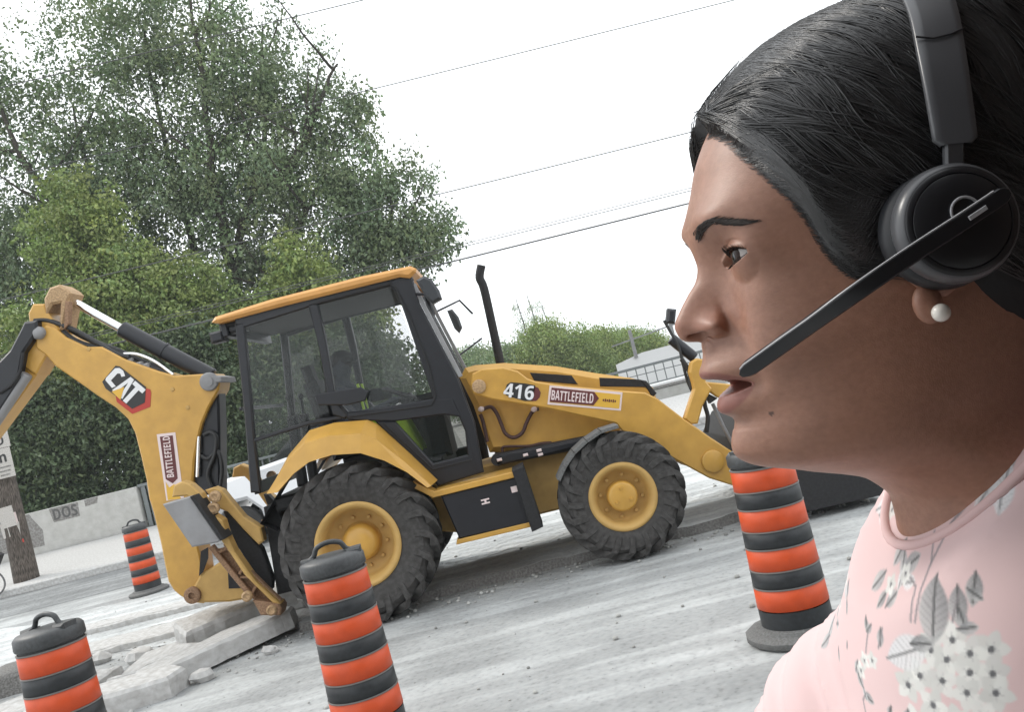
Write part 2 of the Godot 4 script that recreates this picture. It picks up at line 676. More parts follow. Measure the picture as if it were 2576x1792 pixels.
func make_wheel(root: Node3D, at: Vector3, R: float, rim: float, w0: float, w1: float, lugs: int, front: bool) -> void:
	var wn := node(root, "wheel", at)
	part(wn, "tyre", tyre_mesh(R, rim, w0, w1, lugs, 0.052 if not front else 0.042), M.rubber)
	var sg := 1.0 if w1 > 0 else -1.0
	var outw := w1 if sg > 0 else -w0
	var b := Buf.new()
	var d := 0.20 if not front else 0.12
	# dished disc: outer flange, inner well, disc
	var pr := pv([rim + 0.012, outw - 0.045, rim + 0.022, outw - 0.03, rim + 0.012, outw - 0.018, rim - 0.012, outw - 0.02, rim - 0.03, outw - 0.045, rim - 0.045, outw - 0.075, rim - 0.05, outw - d, rim - 0.075, outw - d - 0.03, rim * 0.5, outw - d - 0.045, rim * 0.46, outw - d - 0.02, 0.0, outw - d - 0.02])
	var rev := PackedVector2Array()
	for q in pr:
		rev.append(q)
	lathe(b, rev, 56, along_z(Vector3.ZERO) if sg > 0 else Transform3D(Basis(Vector3(1, 0, 0), Vector3(0, 0, -1), Vector3(0, 1, 0)), Vector3.ZERO), 0.5)
	lathe(b, pv([rim - 0.01, -(outw - w0) if sg > 0 else 0.0, rim - 0.01, 0.0]), 24, along_z(Vector3(0, 0, outw * sg)), 0.5) if false else null
	part(wn, "rim", b, M.yellow_worn)
	b = Buf.new()
	var tf := along_z(Vector3.ZERO) if sg > 0 else Transform3D(Basis(Vector3(1, 0, 0), Vector3(0, 0, -1), Vector3(0, 1, 0)), Vector3.ZERO)
	if front:
		lathe(b, pv([0.125, outw - d - 0.02, 0.125, outw - d + 0.05, 0.115, outw - d + 0.075, 0.10, outw - d + 0.082, 0.0, outw - d + 0.085]), 32, tf, 0.7)
		for i in 3:
			var a := TAU * i / 3 + 0.5
			lathe(b, pv([0.014, outw - d + 0.08, 0.012, outw - d + 0.096, 0, outw - d + 0.097]), 8, tf * Transform3D(Basis.IDENTITY, Vector3(cos(a) * 0.07, 0, sin(a) * 0.07)), 0.5)
	else:
		lathe(b, pv([0.155, outw - d - 0.03, 0.15, outw - d + 0.05, 0.12, outw - d + 0.085, 0.06, outw - d + 0.1, 0.0, outw - d + 0.103]), 36, tf, 0.6)
	part(wn, "hub", b, M.yellow)
	b = Buf.new()
	var nb := 10 if not front else 8
	for i in nb:
		var a := TAU * (i + 0.3) / nb
		var rr := rim * (0.63 if not front else 0.66)
		lathe(b, pv([0.017, outw - d - 0.045, 0.015, outw - d - 0.012, 0.0, outw - d - 0.01]), 8, tf * Transform3D(Basis.IDENTITY, Vector3(cos(a) * rr, 0, sin(a) * rr)), 0.5)
	part(wn, "wheel_nuts", b, M.yellow_worn)

func both(b: Buf, poly: PackedVector2Array, z0: float, z1: float, bev := 0.0) -> void:
	prism(b, poly, z0, z1, bev)
	prism(b, poly, -z1, -z0, bev)

func polybar(b: Buf, p: PackedVector2Array, wide: float, z0: float, z1: float, bev := 0.008) -> void:
	# a frame member following a polyline in the side plane
	var l := PackedVector2Array()
	var r := PackedVector2Array()
	for i in p.size():
		var d: Vector2
		if i == 0:
			d = p[1] - p[0]
		elif i == p.size() - 1:
			d = p[i] - p[i - 1]
		else:
			d = (p[i + 1] - p[i]).normalized() + (p[i] - p[i - 1]).normalized()
		d = d.normalized()
		var nn := Vector2(-d.y, d.x) * wide * 0.5
		l.append(p[i] + nn)
		r.append(p[i] - nn)
	r.reverse()
	l.append_array(r)
	prism(b, l, z0, z1, bev)

func text_mesh(s: String, size: float, depth: float, weight := 700) -> TextMesh:
	var t := TextMesh.new()
	var f := SystemFont.new()
	f.font_names = PackedStringArray(["Droid Sans"])
	f.font_weight = weight
	t.font = f
	t.text = s
	t.font_size = 64
	t.pixel_size = size / 64.0
	t.depth = depth
	return t

func build_backhoe() -> void:
	var root := thing("backhoe_loader", "yellow backhoe loader with black cab standing in the road works", "backhoe loader", Vector3(-1.59, 0, -8.4))
	var b := Buf.new()
	# wheels
	make_wheel(root, Vector3(0, 0.67, 0), 0.67, 0.335, 0.70, 1.13, 20, false)
	make_wheel(root, Vector3(0, 0.67, 0), 0.67, 0.335, -1.13, -0.70, 20, false)
	make_wheel(root, Vector3(2.19, 0.53, 0), 0.53, 0.262, 0.80, 1.12, 20, true)
	make_wheel(root, Vector3(2.19, 0.53, 0), 0.53, 0.262, -1.12, -0.80, 20, true)
	# chassis and axles
	b = Buf.new()
	prism(b, pv([-0.75, 0.55, 0.5, 0.55, 0.8, 0.45, 2.75, 0.45, 2.85, 0.95, 1.2, 1.0, 0.6, 0.98, -0.5, 1.05, -0.75, 0.95]), -0.4, 0.4, 0.02)
	part(root, "chassis", b, M.yellow_worn)
	b = Buf.new()
	cyl(b, Vector3(0, 0.67, -0.75), Vector3(0, 0.67, 0.75), 0.14, 20)
	cyl(b, Vector3(2.19, 0.50, -0.85), Vector3(2.19, 0.50, 0.85), 0.09, 16)
	box(b, Vector3(2.19, 0.5, 0), Vector3(0.28, 0.26, 0.5), 0.03)
	part(root, "axles", b, M.black_dull)
	# floor under the cab, dark inner arches
	b = Buf.new()
	box(b, Vector3(0.05, 1.12, 0), Vector3(1.5, 0.12, 1.4), 0.02)
	both(b, pv([-0.72, 0.9, -0.45, 1.2, -0.1, 1.32, 0.3, 1.28, 0.62, 1.0, 0.66, 0.92, 0.55, 1.1, 0.3, 1.36, -0.1, 1.44, -0.5, 1.36, -0.85, 1.0]), 0.55, 0.74, 0.0)
	part(root, "cab_floor", b, M.black_dull)
	# fenders: a swept section with an outer flange and a sloping top facet
	var top := pv([-0.675, 1.262, -0.445, 1.516, -0.225, 1.675, -0.014, 1.687, 0.261, 1.641, 0.332, 1.585, 0.538, 1.284, 0.717, 1.000])
	var low := pv([-0.522, 1.247, -0.363, 1.360, -0.216, 1.424, -0.019, 1.435, 0.209, 1.393, 0.384, 1.287, 0.539, 1.151, 0.669, 0.992])
	for sg in [1, -1]:
		b = Buf.new()
		for i in top.size() - 1:
			var t0 := Vector3(top[i].x, top[i].y, 0.84 * sg)
			var t1 := Vector3(top[i + 1].x, top[i + 1].y, 0.84 * sg)
			var m0 := Vector3(lerpf(top[i].x, low[i].x, 0.38), lerpf(top[i].y, low[i].y, 0.38), 1.13 * sg)
			var m1 := Vector3(lerpf(top[i + 1].x, low[i + 1].x, 0.38), lerpf(top[i + 1].y, low[i + 1].y, 0.38), 1.13 * sg)
			var l0 := Vector3(low[i].x, low[i].y, 1.16 * sg)
			var l1 := Vector3(low[i + 1].x, low[i + 1].y, 1.16 * sg)
			var i0 := Vector3(low[i].x, low[i].y, 1.12 * sg)
			var i1 := Vector3(low[i + 1].x, low[i + 1].y, 1.12 * sg)
			var u0 := Vector3(top[i].x, top[i].y, 0.72 * sg)
			var u1 := Vector3(top[i + 1].x, top[i + 1].y, 0.72 * sg)
			var n0 := Vector3(low[i].x * 0.6 + top[i].x * 0.4, low[i].y * 0.55 + top[i].y * 0.45, 0.72 * sg)
			var n1 := Vector3(low[i + 1].x * 0.6 + top[i + 1].x * 0.4, low[i + 1].y * 0.55 + top[i + 1].y * 0.45, 0.72 * sg)
			if sg > 0:
				b.quad(t0, m0, m1, t1); b.quad(m0, l0, l1, m1); b.quad(l0, i0, i1, l1); b.quad(u0, t0, t1, u1); b.quad(i0, n0, n1, i1)
			else:
				b.quad(t1, m1, m0, t0); b.quad(m1, l1, l0, m0); b.quad(l1, i1, i0, l0); b.quad(u1, t1, t0, u0); b.quad(i1, n1, n0, i0)
		part(root, "fender", b, M.yellow)
	# step and tool box
	for sg in [1, -1]:
		b = Buf.new()
		prism(b, pv([0.80, 0.50, 1.42, 0.485, 1.40, 0.885, 0.735, 0.885]), 0.55 * sg, 0.97 * sg, 0.012)
		var tb := part(root, "tool_box", b, M.black)
		b = Buf.new()
		prism(b, pv([0.66, 0.885, 1.43, 0.885, 1.43, 0.935, 0.70, 0.935]), 0.55 * sg, 1.0 * sg, 0.006)
		polybar(b, pv([0.53, 1.04, 0.69, 0.905]), 0.05, 0.8 * sg, 1.0 * sg, 0.005)
		prism(b, pv([0.765, 0.462, 1.45, 0.455, 1.45, 0.495, 0.78, 0.50]), 0.55 * sg, 0.985 * sg, 0.005)
		part(tb, "step_trim", b, M.yellow)
		b = Buf.new()
		prism(b, pv([1.40, 0.42, 1.50, 0.44, 1.46, 0.97, 1.36, 0.95]), 0.70 * sg, 1.03 * sg, 0.01)
		part(tb, "step_guard", b, M.black_dull)
		b = Buf.new()
		box(b, Vector3(1.34, 0.79, 0.973 * sg), Vector3(0.05, 0.05, 0.008), 0.0)
		box(b, Vector3(1.085, 0.765, 0.973 * sg), Vector3(0.07, 0.012, 0.008), 0.0)
		box(b, Vector3(1.085, 0.735, 0.973 * sg), Vector3(0.07, 0.012, 0.008), 0.0)
		box(b, Vector3(1.085, 0.75, 0.9731 * sg), Vector3(0.016, 0.03, 0.0086), 0.0)
		part(tb, "latch", b, M.pink_white)
	# ---- hood ----
	b = Buf.new()
	prism(b, pv([1.089, 1.805, 1.157, 1.884, 1.247, 1.886, 1.510, 1.841, 1.954, 1.699, 2.275, 1.557, 2.574, 1.437, 2.683, 1.380, 2.745, 1.303, 2.750, 1.186, 2.603, 0.854, 2.295, 0.876, 1.188, 1.096, 1.148, 1.543]), -0.45, 0.45, 0.05)
	var hood := part(root, "hood", b, M.yellow)
	b = Buf.new()
	prism(b, pv([1.708, 1.702, 2.063, 1.587, 2.097, 1.496, 1.730, 1.623]), 0.44, 0.457, 0.004)
	part(hood, "vent", b, M.black_dull)
	b = Buf.new()
	prism(b, pv([2.297, 1.509, 2.634, 1.409, 2.687, 1.324, 2.284, 1.432]), 0.44, 0.457, 0.004)
	part(hood, "vent", b, M.black_dull)
	b = Buf.new()
	prism(b, pv([2.634, 1.409, 2.695, 1.380, 2.758, 1.252, 2.710, 1.223, 2.680, 1.323]), -0.46, 0.46, 0.01)
	part(hood, "grille", b, M.black_dull)
	# exhaust stack
	b = Buf.new()
	tube(b, smooth_curve(PackedVector3Array([Vector3(1.46, 1.75, -0.22), Vector3(1.475, 2.2, -0.22), Vector3(1.485, 2.60, -0.22), Vector3(1.47, 2.72, -0.22), Vector3(1.515, 2.83, -0.22)]), 5), 0.042, 16, false)
	part(root, "exhaust_stack", b, M.black_dull)
	# ---- loader ----
	var arm := pv([1.187, 1.726, 1.221, 1.810, 1.312, 1.831, 1.491, 1.800, 1.608, 1.738, 1.674, 1.655, 1.736, 1.613, 1.965, 1.519, 2.441, 1.354, 2.624, 1.295, 2.712, 1.220, 2.892, 0.992, 2.990, 0.882, 3.066, 0.792, 3.273, 0.569, 3.307, 0.497, 3.387, 0.346, 3.390, 0.253, 3.318, 0.231, 3.218, 0.302, 2.977, 0.448, 2.742, 0.664, 2.530, 0.872, 2.363, 0.996, 2.316, 1.096, 1.779, 1.362, 1.336, 1.553, 1.191, 1.638])
	for sg in [1, -1]:
		b = Buf.new()
		prism(b, arm, 0.60 * sg, 0.72 * sg, 0.012)
		var am := part(root, "loader_arm", b, M.yellow)
		b = Buf.new()
		var pc := pv([3.038, 0.586, 1.252, 1.690])
		for q in 2:
			b = Buf.new()
			lathe(b, pv([0.095 if q == 0 else 0.06, 0.70, 0.095 if q == 0 else 0.06, 0.745, 0.085 if q == 0 else 0.05, 0.752, 0, 0.752]), 28, Transform3D(Basis(Vector3(1, 0, 0), Vector3(0, 0, sg), Vector3(0, -sg, 0)), Vector3(pc[q].x, pc[q].y, 0)), 0.6)
			part(am, "pivot_boss", b, M.yellow if q == 0 else M.primer)
		# lift cylinder
		b = Buf.new()
		var lc := pv([1.242, 1.030, 1.902, 0.967, 2.432, 0.983])
		cyl(b, Vector3(lc[0].x, lc[0].y, 0.52 * sg), Vector3(lc[1].x + 0.2, lc[1].y + 0.02, 0.52 * sg), 0.055, 18, 0.008)
		cyl(b, Vector3(lc[0].x, lc[0].y, 0.45 * sg), Vector3(lc[0].x, lc[0].y, 0.6 * sg), 0.05, 16)
		part(root, "lift_cylinder", b, M.black)
		b = Buf.new()
		cyl(b, Vector3(lc[1].x + 0.2, lc[1].y + 0.02, 0.52 * sg), Vector3(lc[2].x + 0.1, lc[2].y, 0.52 * sg), 0.028, 14)
		part(root, "lift_rod", b, M.chrome)
	b = Buf.new()
	prism(b, pv([2.899, 0.995, 3.044, 1.223, 3.047, 1.276, 3.041, 1.370, 3.076, 1.451, 3.134, 1.470, 3.193, 1.445, 3.159, 1.261, 3.193, 1.186, 3.083, 1.068, 3.000, 0.923, 2.943, 0.931]), 0.59, 0.70, 0.012)
	part(root, "lever", b, M.yellow)
	b = Buf.new()
	prism(b, pv([3.149, 1.261, 3.402, 1.171, 3.539, 1.087, 3.541, 0.993, 3.415, 1.018, 3.236, 1.096, 3.154, 1.189]), 0.56, 0.64, 0.012)
	part(root, "bucket_link", b, M.yellow)
	# bucket cylinder up at the lever
	b = Buf.new()
	var bc := pv([2.992, 1.692, 3.152, 1.477, 3.034, 1.225])
	cyl(b, Vector3(bc[0].x, bc[0].y, 0.5), Vector3(bc[1].x, bc[1].y, 0.5), 0.05, 16, 0.006)
	part(root, "bucket_cylinder", b, M.black)
	b = Buf.new()
	tube(b, smooth_curve(path3(pv([2.965, 1.861, 2.996, 1.746, 3.033, 1.602, 3.032, 1.467, 3.032, 1.306, 3.048, 1.202]), 0.54), 5), 0.014, 8)
	tube(b, smooth_curve(path3(pv([3.026, 1.496, 3.064, 1.379, 3.054, 1.287, 3.044, 1.223]), 0.56), 5), 0.022, 8)
	part(root, "hydraulic_hose", b, M.hose)
	b = Buf.new()
	box(b, Vector3(3.033, 1.882, 0.52), Vector3(0.075, 0.13, 0.12), 0.02, Basis(Vector3(0, 0, 1), -0.35))
	part(root, "work_light", b, M.black)
	b = Buf.new()
	prism(b, pv([3.145, 1.171, 3.244, 1.086, 3.169, 1.057]), 0.5, 0.58, 0.0)
	tube(b, smooth_curve(path3(pv([3.148, 1.157, 3.128, 1.054, 3.128, 0.947, 3.081, 0.818]), 0.54), 4), 0.02, 8)
	part(root, "hydraulic_hose", b, M.hose)
	b = Buf.new()
	tube(b, path3(pv([3.205, 1.047, 3.245, 0.835, 3.304, 0.592, 3.384, 0.330]), 0.5), 0.018, 8)
	part(root, "tilt_rod", b, M.grey_metal)
	b = Buf.new()
	cyl(b, Vector3(3.04, 0.59, -0.6), Vector3(3.04, 0.59, 0.6), 0.07, 18)
	part(root, "loader_crossbar", b, M.yellow_worn)
	# the bucket: side plates and a curved shell
	b = Buf.new()
	var sh := pv([4.24, 0.065, 3.62, 0.07, 3.47, 0.12, 3.36, 0.26, 3.33, 0.45, 3.38, 0.66, 3.52, 0.84, 3.62, 0.88])
	for i in sh.size() - 1:
		var e := (sh[i + 1] - sh[i]).normalized()
		var nn := Vector2(-e.y, e.x) * -0.018
		prism(b, PackedVector2Array([sh[i] - e * 0.004, sh[i + 1] + e * 0.004, sh[i + 1] + nn, sh[i] + nn]), -1.18, 1.18, 0.0)
	var bk := part(root, "bucket", b, M.black_dull)
	b = Buf.new()
	prism(b, pv([4.22, 0.06, 3.62, 0.075, 3.47, 0.125, 3.36, 0.26, 3.33, 0.45, 3.38, 0.66, 3.52, 0.84, 3.62, 0.88, 3.66, 0.62, 3.85, 0.37, 4.22, 0.22]), 1.178, 1.2, 0.004)
	part(bk, "side_plate", b, M.black_dull)
	part_mesh(bk, "side_plate", mesh_of(b), M.black_dull, Transform3D(Basis.IDENTITY, Vector3(0, 0, -2.378)))
	b = Buf.new()
	for i in 8:
		box(b, Vector3(4.30, 0.062, -1.1 + i * 2.2 / 7), Vector3(0.2, 0.045, 0.07), 0.012)
	part(bk, "teeth", b, M.grey_metal)
	# hoses on the flank of the hood
	b = Buf.new()
	tube(b, smooth_curve(path3(pv([1.192, 1.450, 1.200, 1.387, 1.198, 1.286, 1.197, 1.198]), 0.49), 5), 0.017, 8)
	part(root, "hydraulic_hose", b, M.hose_red)
	b = Buf.new()
	tube(b, smooth_curve(path3(pv([1.214, 1.485, 1.297, 1.491, 1.335, 1.428, 1.352, 1.329, 1.364, 1.244, 1.400, 1.195, 1.450, 1.179, 1.518, 1.206, 1.569, 1.275, 1.626, 1.342, 1.668, 1.372, 1.708, 1.369]), 0.51), 5), 0.017, 8)
	part(root, "hydraulic_hose", b, M.hose_red)
	b = Buf.new()
	tube(b, smooth_curve(path3(pv([1.304, 1.083, 1.320, 1.120, 1.405, 1.106, 1.546, 1.074, 1.654, 1.071, 1.744, 1.055]), 0.5), 5), 0.012, 8)
	part(root, "hydraulic_hose", b, M.hose_red)
	b = Buf.new()
	for q in [Vector2(1.213, 1.491), Vector2(1.665, 1.377)]:
		ellipsoid(b, Vector3(q.x, q.y, 0.52), Vector3(0.03, 0.025, 0.025), 10)
	part(root, "hose_fittings", b, M.pink_white)
	# black side rail with fittings above the tool box
	b = Buf.new()
	prism(b, pv([1.213, 1.007, 1.243, 1.046, 1.357, 1.071, 1.736, 1.037, 2.002, 1.031, 2.001, 0.971, 1.719, 0.968, 1.387, 0.977, 1.239, 0.974]), 0.45, 0.60, 0.015)
	var sr := part(root, "side_rail", b, M.black)
	b = Buf.new()
	for q in [Vector2(1.496, 1.013), Vector2(1.619, 1.023), Vector2(1.623, 0.985), Vector2(1.265, 1.027)]:
		box(b, Vector3(q.x, q.y, 0.60), Vector3(0.045, 0.025, 0.03), 0.006)
	part(sr, "fitting", b, M.pink_white)
	# front mudguard strap over the near wheel
	for sg in [1, -1]:
		b = Buf.new()
		var mg := pv([2.291, 1.082, 2.143, 1.074, 2.017, 1.029, 1.899, 0.964, 1.800, 0.874, 1.725, 0.779])
		for i in mg.size() - 1:
			var e := (mg[i + 1] - mg[i]).normalized()
			var nn := Vector2(-e.y, e.x) * 0.03
			prism(b, PackedVector2Array([mg[i], mg[i + 1], mg[i + 1] - nn, mg[i] - nn]), 0.80 * sg, 1.13 * sg, 0.004)
		part(root, "mudguard", b, M.barrel_base)
	# ---- cab ----
	b = Buf.new()
	var roof := pv([-0.84, 2.775, -0.80, 2.815, -0.3, 2.845, 0.5, 2.85, 0.93, 2.835, 0.975, 2.80, 0.965, 2.77, 0.90, 2.735, 0.82, 2.765, -0.2, 2.765, -0.78, 2.755])
	prism(b, roof, -0.80, 0.80, 0.025)
	part(root, "cab_roof", b, M.orange_roof)
	b = Buf.new()
	box(b, Vector3(0.05, 2.735, 0), Vector3(1.60, 0.035, 1.36), 0.01)
	part(root, "headliner", b, M.black_dull)
	for sg in [1, -1]:
		var fr := node(root, "cab_side")
		b = Buf.new()
		prism(b, pv([-0.659, 2.716, -0.579, 2.716, -0.621, 2.402, -0.726, 1.714, -0.777, 1.257, -0.864, 1.278, -0.748, 2.036]), 0.68 * sg, 0.75 * sg, 0.012)
		part(fr, "rear_pillar", b, M.black)
		b = Buf.new()
		prism(b, pv([-0.659, 2.716, -0.650, 2.780, 0.896, 2.807, 0.928, 2.719, 0.858, 2.650, 0.726, 2.709, -0.004, 2.706, -0.583, 2.671]), 0.685 * sg, 0.745 * sg, 0.012)
		part(fr, "top_rail", b, M.black)
		b = Buf.new()
		prism(b, pv([-0.006, 2.726, 0.074, 2.730, 0.071, 2.414, 0.036, 1.861, 0.102, 1.725, 0.074, 1.693, -0.022, 1.756, -0.025, 1.909, -0.004, 2.380]), 0.68 * sg, 0.755 * sg, 0.012)
		part(fr, "middle_pillar", b, M.black)
		b = Buf.new()
		prism(b, pv([0.673, 2.736, 0.796, 2.778, 0.921, 2.747, 0.928, 2.506, 1.020, 2.125, 1.099, 1.801, 1.143, 1.394, 1.116, 0.993, 1.051, 0.970, 1.047, 1.326, 1.001, 1.620, 0.844, 1.653, 0.844, 1.732, 0.815, 2.043, 0.782, 2.449, 0.762, 2.640, 0.723, 2.697]), 0.67 * sg, 0.75 * sg, 0.014)
		part(fr, "front_pillar", b, M.black)
		b = Buf.new()
		prism(b, pv([0.063, 1.834, 0.108, 1.750, 0.222, 1.729, 0.832, 1.682, 1.009, 1.651, 1.044, 1.471, 0.899, 1.527, 0.475, 1.573, 0.326, 1.613, 0.092, 1.682]), 0.682 * sg, 0.752 * sg, 0.012)
		part(fr, "door_rail", b, M.black)
		b = Buf.new()
		prism(b, pv([0.313, 1.616, 0.481, 1.574, 0.714, 1.143, 1.015, 1.143, 1.050, 1.391, 1.143, 1.394, 1.116, 0.967, 0.703, 0.945, 0.673, 1.037]), 0.68 * sg, 0.748 * sg, 0.012)
		part(fr, "door_lower_frame", b, M.black)
		b = Buf.new()
		polybar(b, pv([-0.741, 1.707, -0.479, 1.725, -0.238, 1.738, 0.048, 1.719]), 0.035, 0.69 * sg, 0.742 * sg, 0.008)
		part(fr, "window_rail", b, M.black)
		b = Buf.new()
		polybar(b, pv([0.384, 1.583, 0.700, 1.096, 1.043, 1.096]), 0.014, 0.745 * sg, 0.762 * sg, 0.003)
		polybar(b, pv([0.069, 1.806, 0.098, 1.707, 0.819, 1.633, 0.875, 1.698, 0.877, 1.975, 0.813, 2.468, 0.761, 2.687, 0.731, 2.728, 0.039, 2.721]), 0.016, 0.745 * sg, 0.765 * sg, 0.004)
		part(fr, "door_seal", b, M.black_dull)
		b = Buf.new()
		prism(b, pv([-0.127, 1.961, 0.274, 1.927, 0.327, 1.874, 0.284, 1.806, 0.126, 1.806, -0.123, 1.868]), 0.755 * sg, 0.785 * sg, 0.008)
		part(fr, "door_handle", b, M.black)
		for q in [pv([-0.593, 2.686, 0.005, 2.717, -0.055, 1.784, -0.726, 1.714]), pv([0.033, 2.723, 0.729, 2.722, 0.855, 1.696, 0.819, 1.659, 0.101, 1.719, 0.034, 1.854]), pv([0.477, 1.583, 0.913, 1.530, 1.026, 1.134, 0.710, 1.133]), pv([-0.732, 1.709, -0.238, 1.738, -0.321, 1.613, -0.479, 1.508, -0.739, 1.248, -0.783, 1.258])]:
			b = Buf.new()
			prism(b, q, 0.716 * sg, 0.722 * sg, 0.0)
			part(fr, "window_pane", b, M.glass)
	# windscreen between the front pillars
	var wsc := pv([0.882, 2.723, 0.928, 2.506, 1.020, 2.125, 1.099, 1.801])
	b = Buf.new()
	for i in wsc.size() - 1:
		prism(b, PackedVector2Array([wsc[i], wsc[i + 1], wsc[i + 1] - Vector2(0.006, 0.001), wsc[i] - Vector2(0.006, 0.001)]), -0.665, 0.665, 0.0)
	part(root, "windscreen", b, M.glass)
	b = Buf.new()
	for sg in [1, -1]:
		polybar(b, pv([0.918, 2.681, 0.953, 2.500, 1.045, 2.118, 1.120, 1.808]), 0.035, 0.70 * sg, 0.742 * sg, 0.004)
	part(root, "windscreen_glint", b, M.grey_metal)  # pale bars stand in for the reflection along the windscreen edge
	b = Buf.new()
	box(b, Vector3(-0.78, 2.70, 0), Vector3(0.06, 0.12, 1.36), 0.01)
	box(b, Vector3(0.84, 2.68, 0), Vector3(0.08, 0.12, 1.34), 0.01)
	box(b, Vector3(-0.83, 1.30, 0), Vector3(0.05, 0.10, 1.36), 0.01)
	box(b, Vector3(-0.80, 2.0, 0), Vector3(0.03, 0.03, 1.36), 0.006)
	box(b, Vector3(-0.72, 2.71, 0.58), Vector3(0.22, 0.10, 0.14), 0.02)
	part(root, "cab_crossbar", b, M.black)
	b = Buf.new()
	box(b, Vector3(-0.86, 2.66, 0.60), Vector3(0.12, 0.10, 0.16), 0.02)
	part(root, "rear_work_light", b, M.black)
	# cab fittings
	b = Buf.new()
	box(b, Vector3(0.02, 1.42, 0), Vector3(0.50, 0.14, 0.50), 0.05)
	box(b, Vector3(0.02, 1.26, 0), Vector3(0.35, 0.22, 0.36), 0.03)
	box(b, Vector3(-0.24, 1.78, 0), Vector3(0.13, 0.66, 0.46), 0.05, Basis(Vector3(0, 0, 1), 0.12))
	box(b, Vector3(-0.30, 2.18, 0), Vector3(0.09, 0.18, 0.26), 0.04, Basis(Vector3(0, 0, 1), 0.12))
	part(root, "driver_seat", b, M.black_dull)
	b = Buf.new()
	bar(b, Vector3(0.72, 1.2, 0), Vector3(0.52, 1.78, 0), 0.12, 0.16, 0.02)
	var ring := PackedVector3Array()
	for i in 25:
		var a := TAU * i / 24
		ring.append(Vector3(0.50, 1.80, 0) + Vector3(-0.33, 0.18, 0).normalized() * cos(a) * 0.19 * -1.0 + Vector3(0, 0, 1) * sin(a) * 0.19)
	tube(b, ring, 0.016, 8, false)
	box(b, Vector3(0.75, 1.45, 0), Vector3(0.22, 0.6, 0.7), 0.05)
	part(root, "steering_column", b, M.black_dull)
	b = Buf.new()
	for s in [-0.22, 0.22]:
		bar(b, Vector3(-0.55, 1.2, s), Vector3(-0.5, 1.85, s), 0.09, 0.09, 0.02)
		tube(b, PackedVector3Array([Vector3(-0.5, 1.85, s), Vector3(-0.49, 2.0, s * 1.05)]), 0.014, 8)
		ellipsoid(b, Vector3(-0.49, 2.02, s * 1.05), Vector3(0.03, 0.035, 0.03), 10)
	part(root, "control_levers", b, M.black_dull)
	# mirrors
	for sg in [1, -1]:
		b = Buf.new()
		var mz: float = 0.86 * sg
		var mp := pv([0.960, 2.683, 1.030, 2.705, 1.086, 2.665, 1.126, 2.563, 1.132, 2.483, 1.048, 2.458, 1.009, 2.514])
		if sg < 0:
			mp = pv([1.051, 2.543, 1.107, 2.545, 1.149, 2.455, 1.160, 2.339, 1.115, 2.287, 1.081, 2.343])
		prism(b, mp, mz - 0.07, mz + 0.07, 0.02)
		var mr := part(root, "mirror", b, M.mirror_back)
		b = Buf.new()
		if sg > 0:
			tube(b, PackedVector3Array([Vector3(0.90, 2.60, 0.72), Vector3(1.02, 2.55, 0.86)]), 0.012, 8)
		else:
			tube(b, PackedVector3Array([Vector3(0.95, 2.55, -0.72), Vector3(1.2, 2.62, -0.86), Vector3(1.3, 2.45, -0.86)]), 0.012, 8)
			tube(b, PackedVector3Array([Vector3(1.05, 2.05, -0.72), Vector3(1.33, 2.18, -0.86)]), 0.010, 8)
		part(mr, "mirror_arm", b, M.black)
	build_hoe(root)
	build_stabilizers(root)
	build_decals(root)
	build_operator()

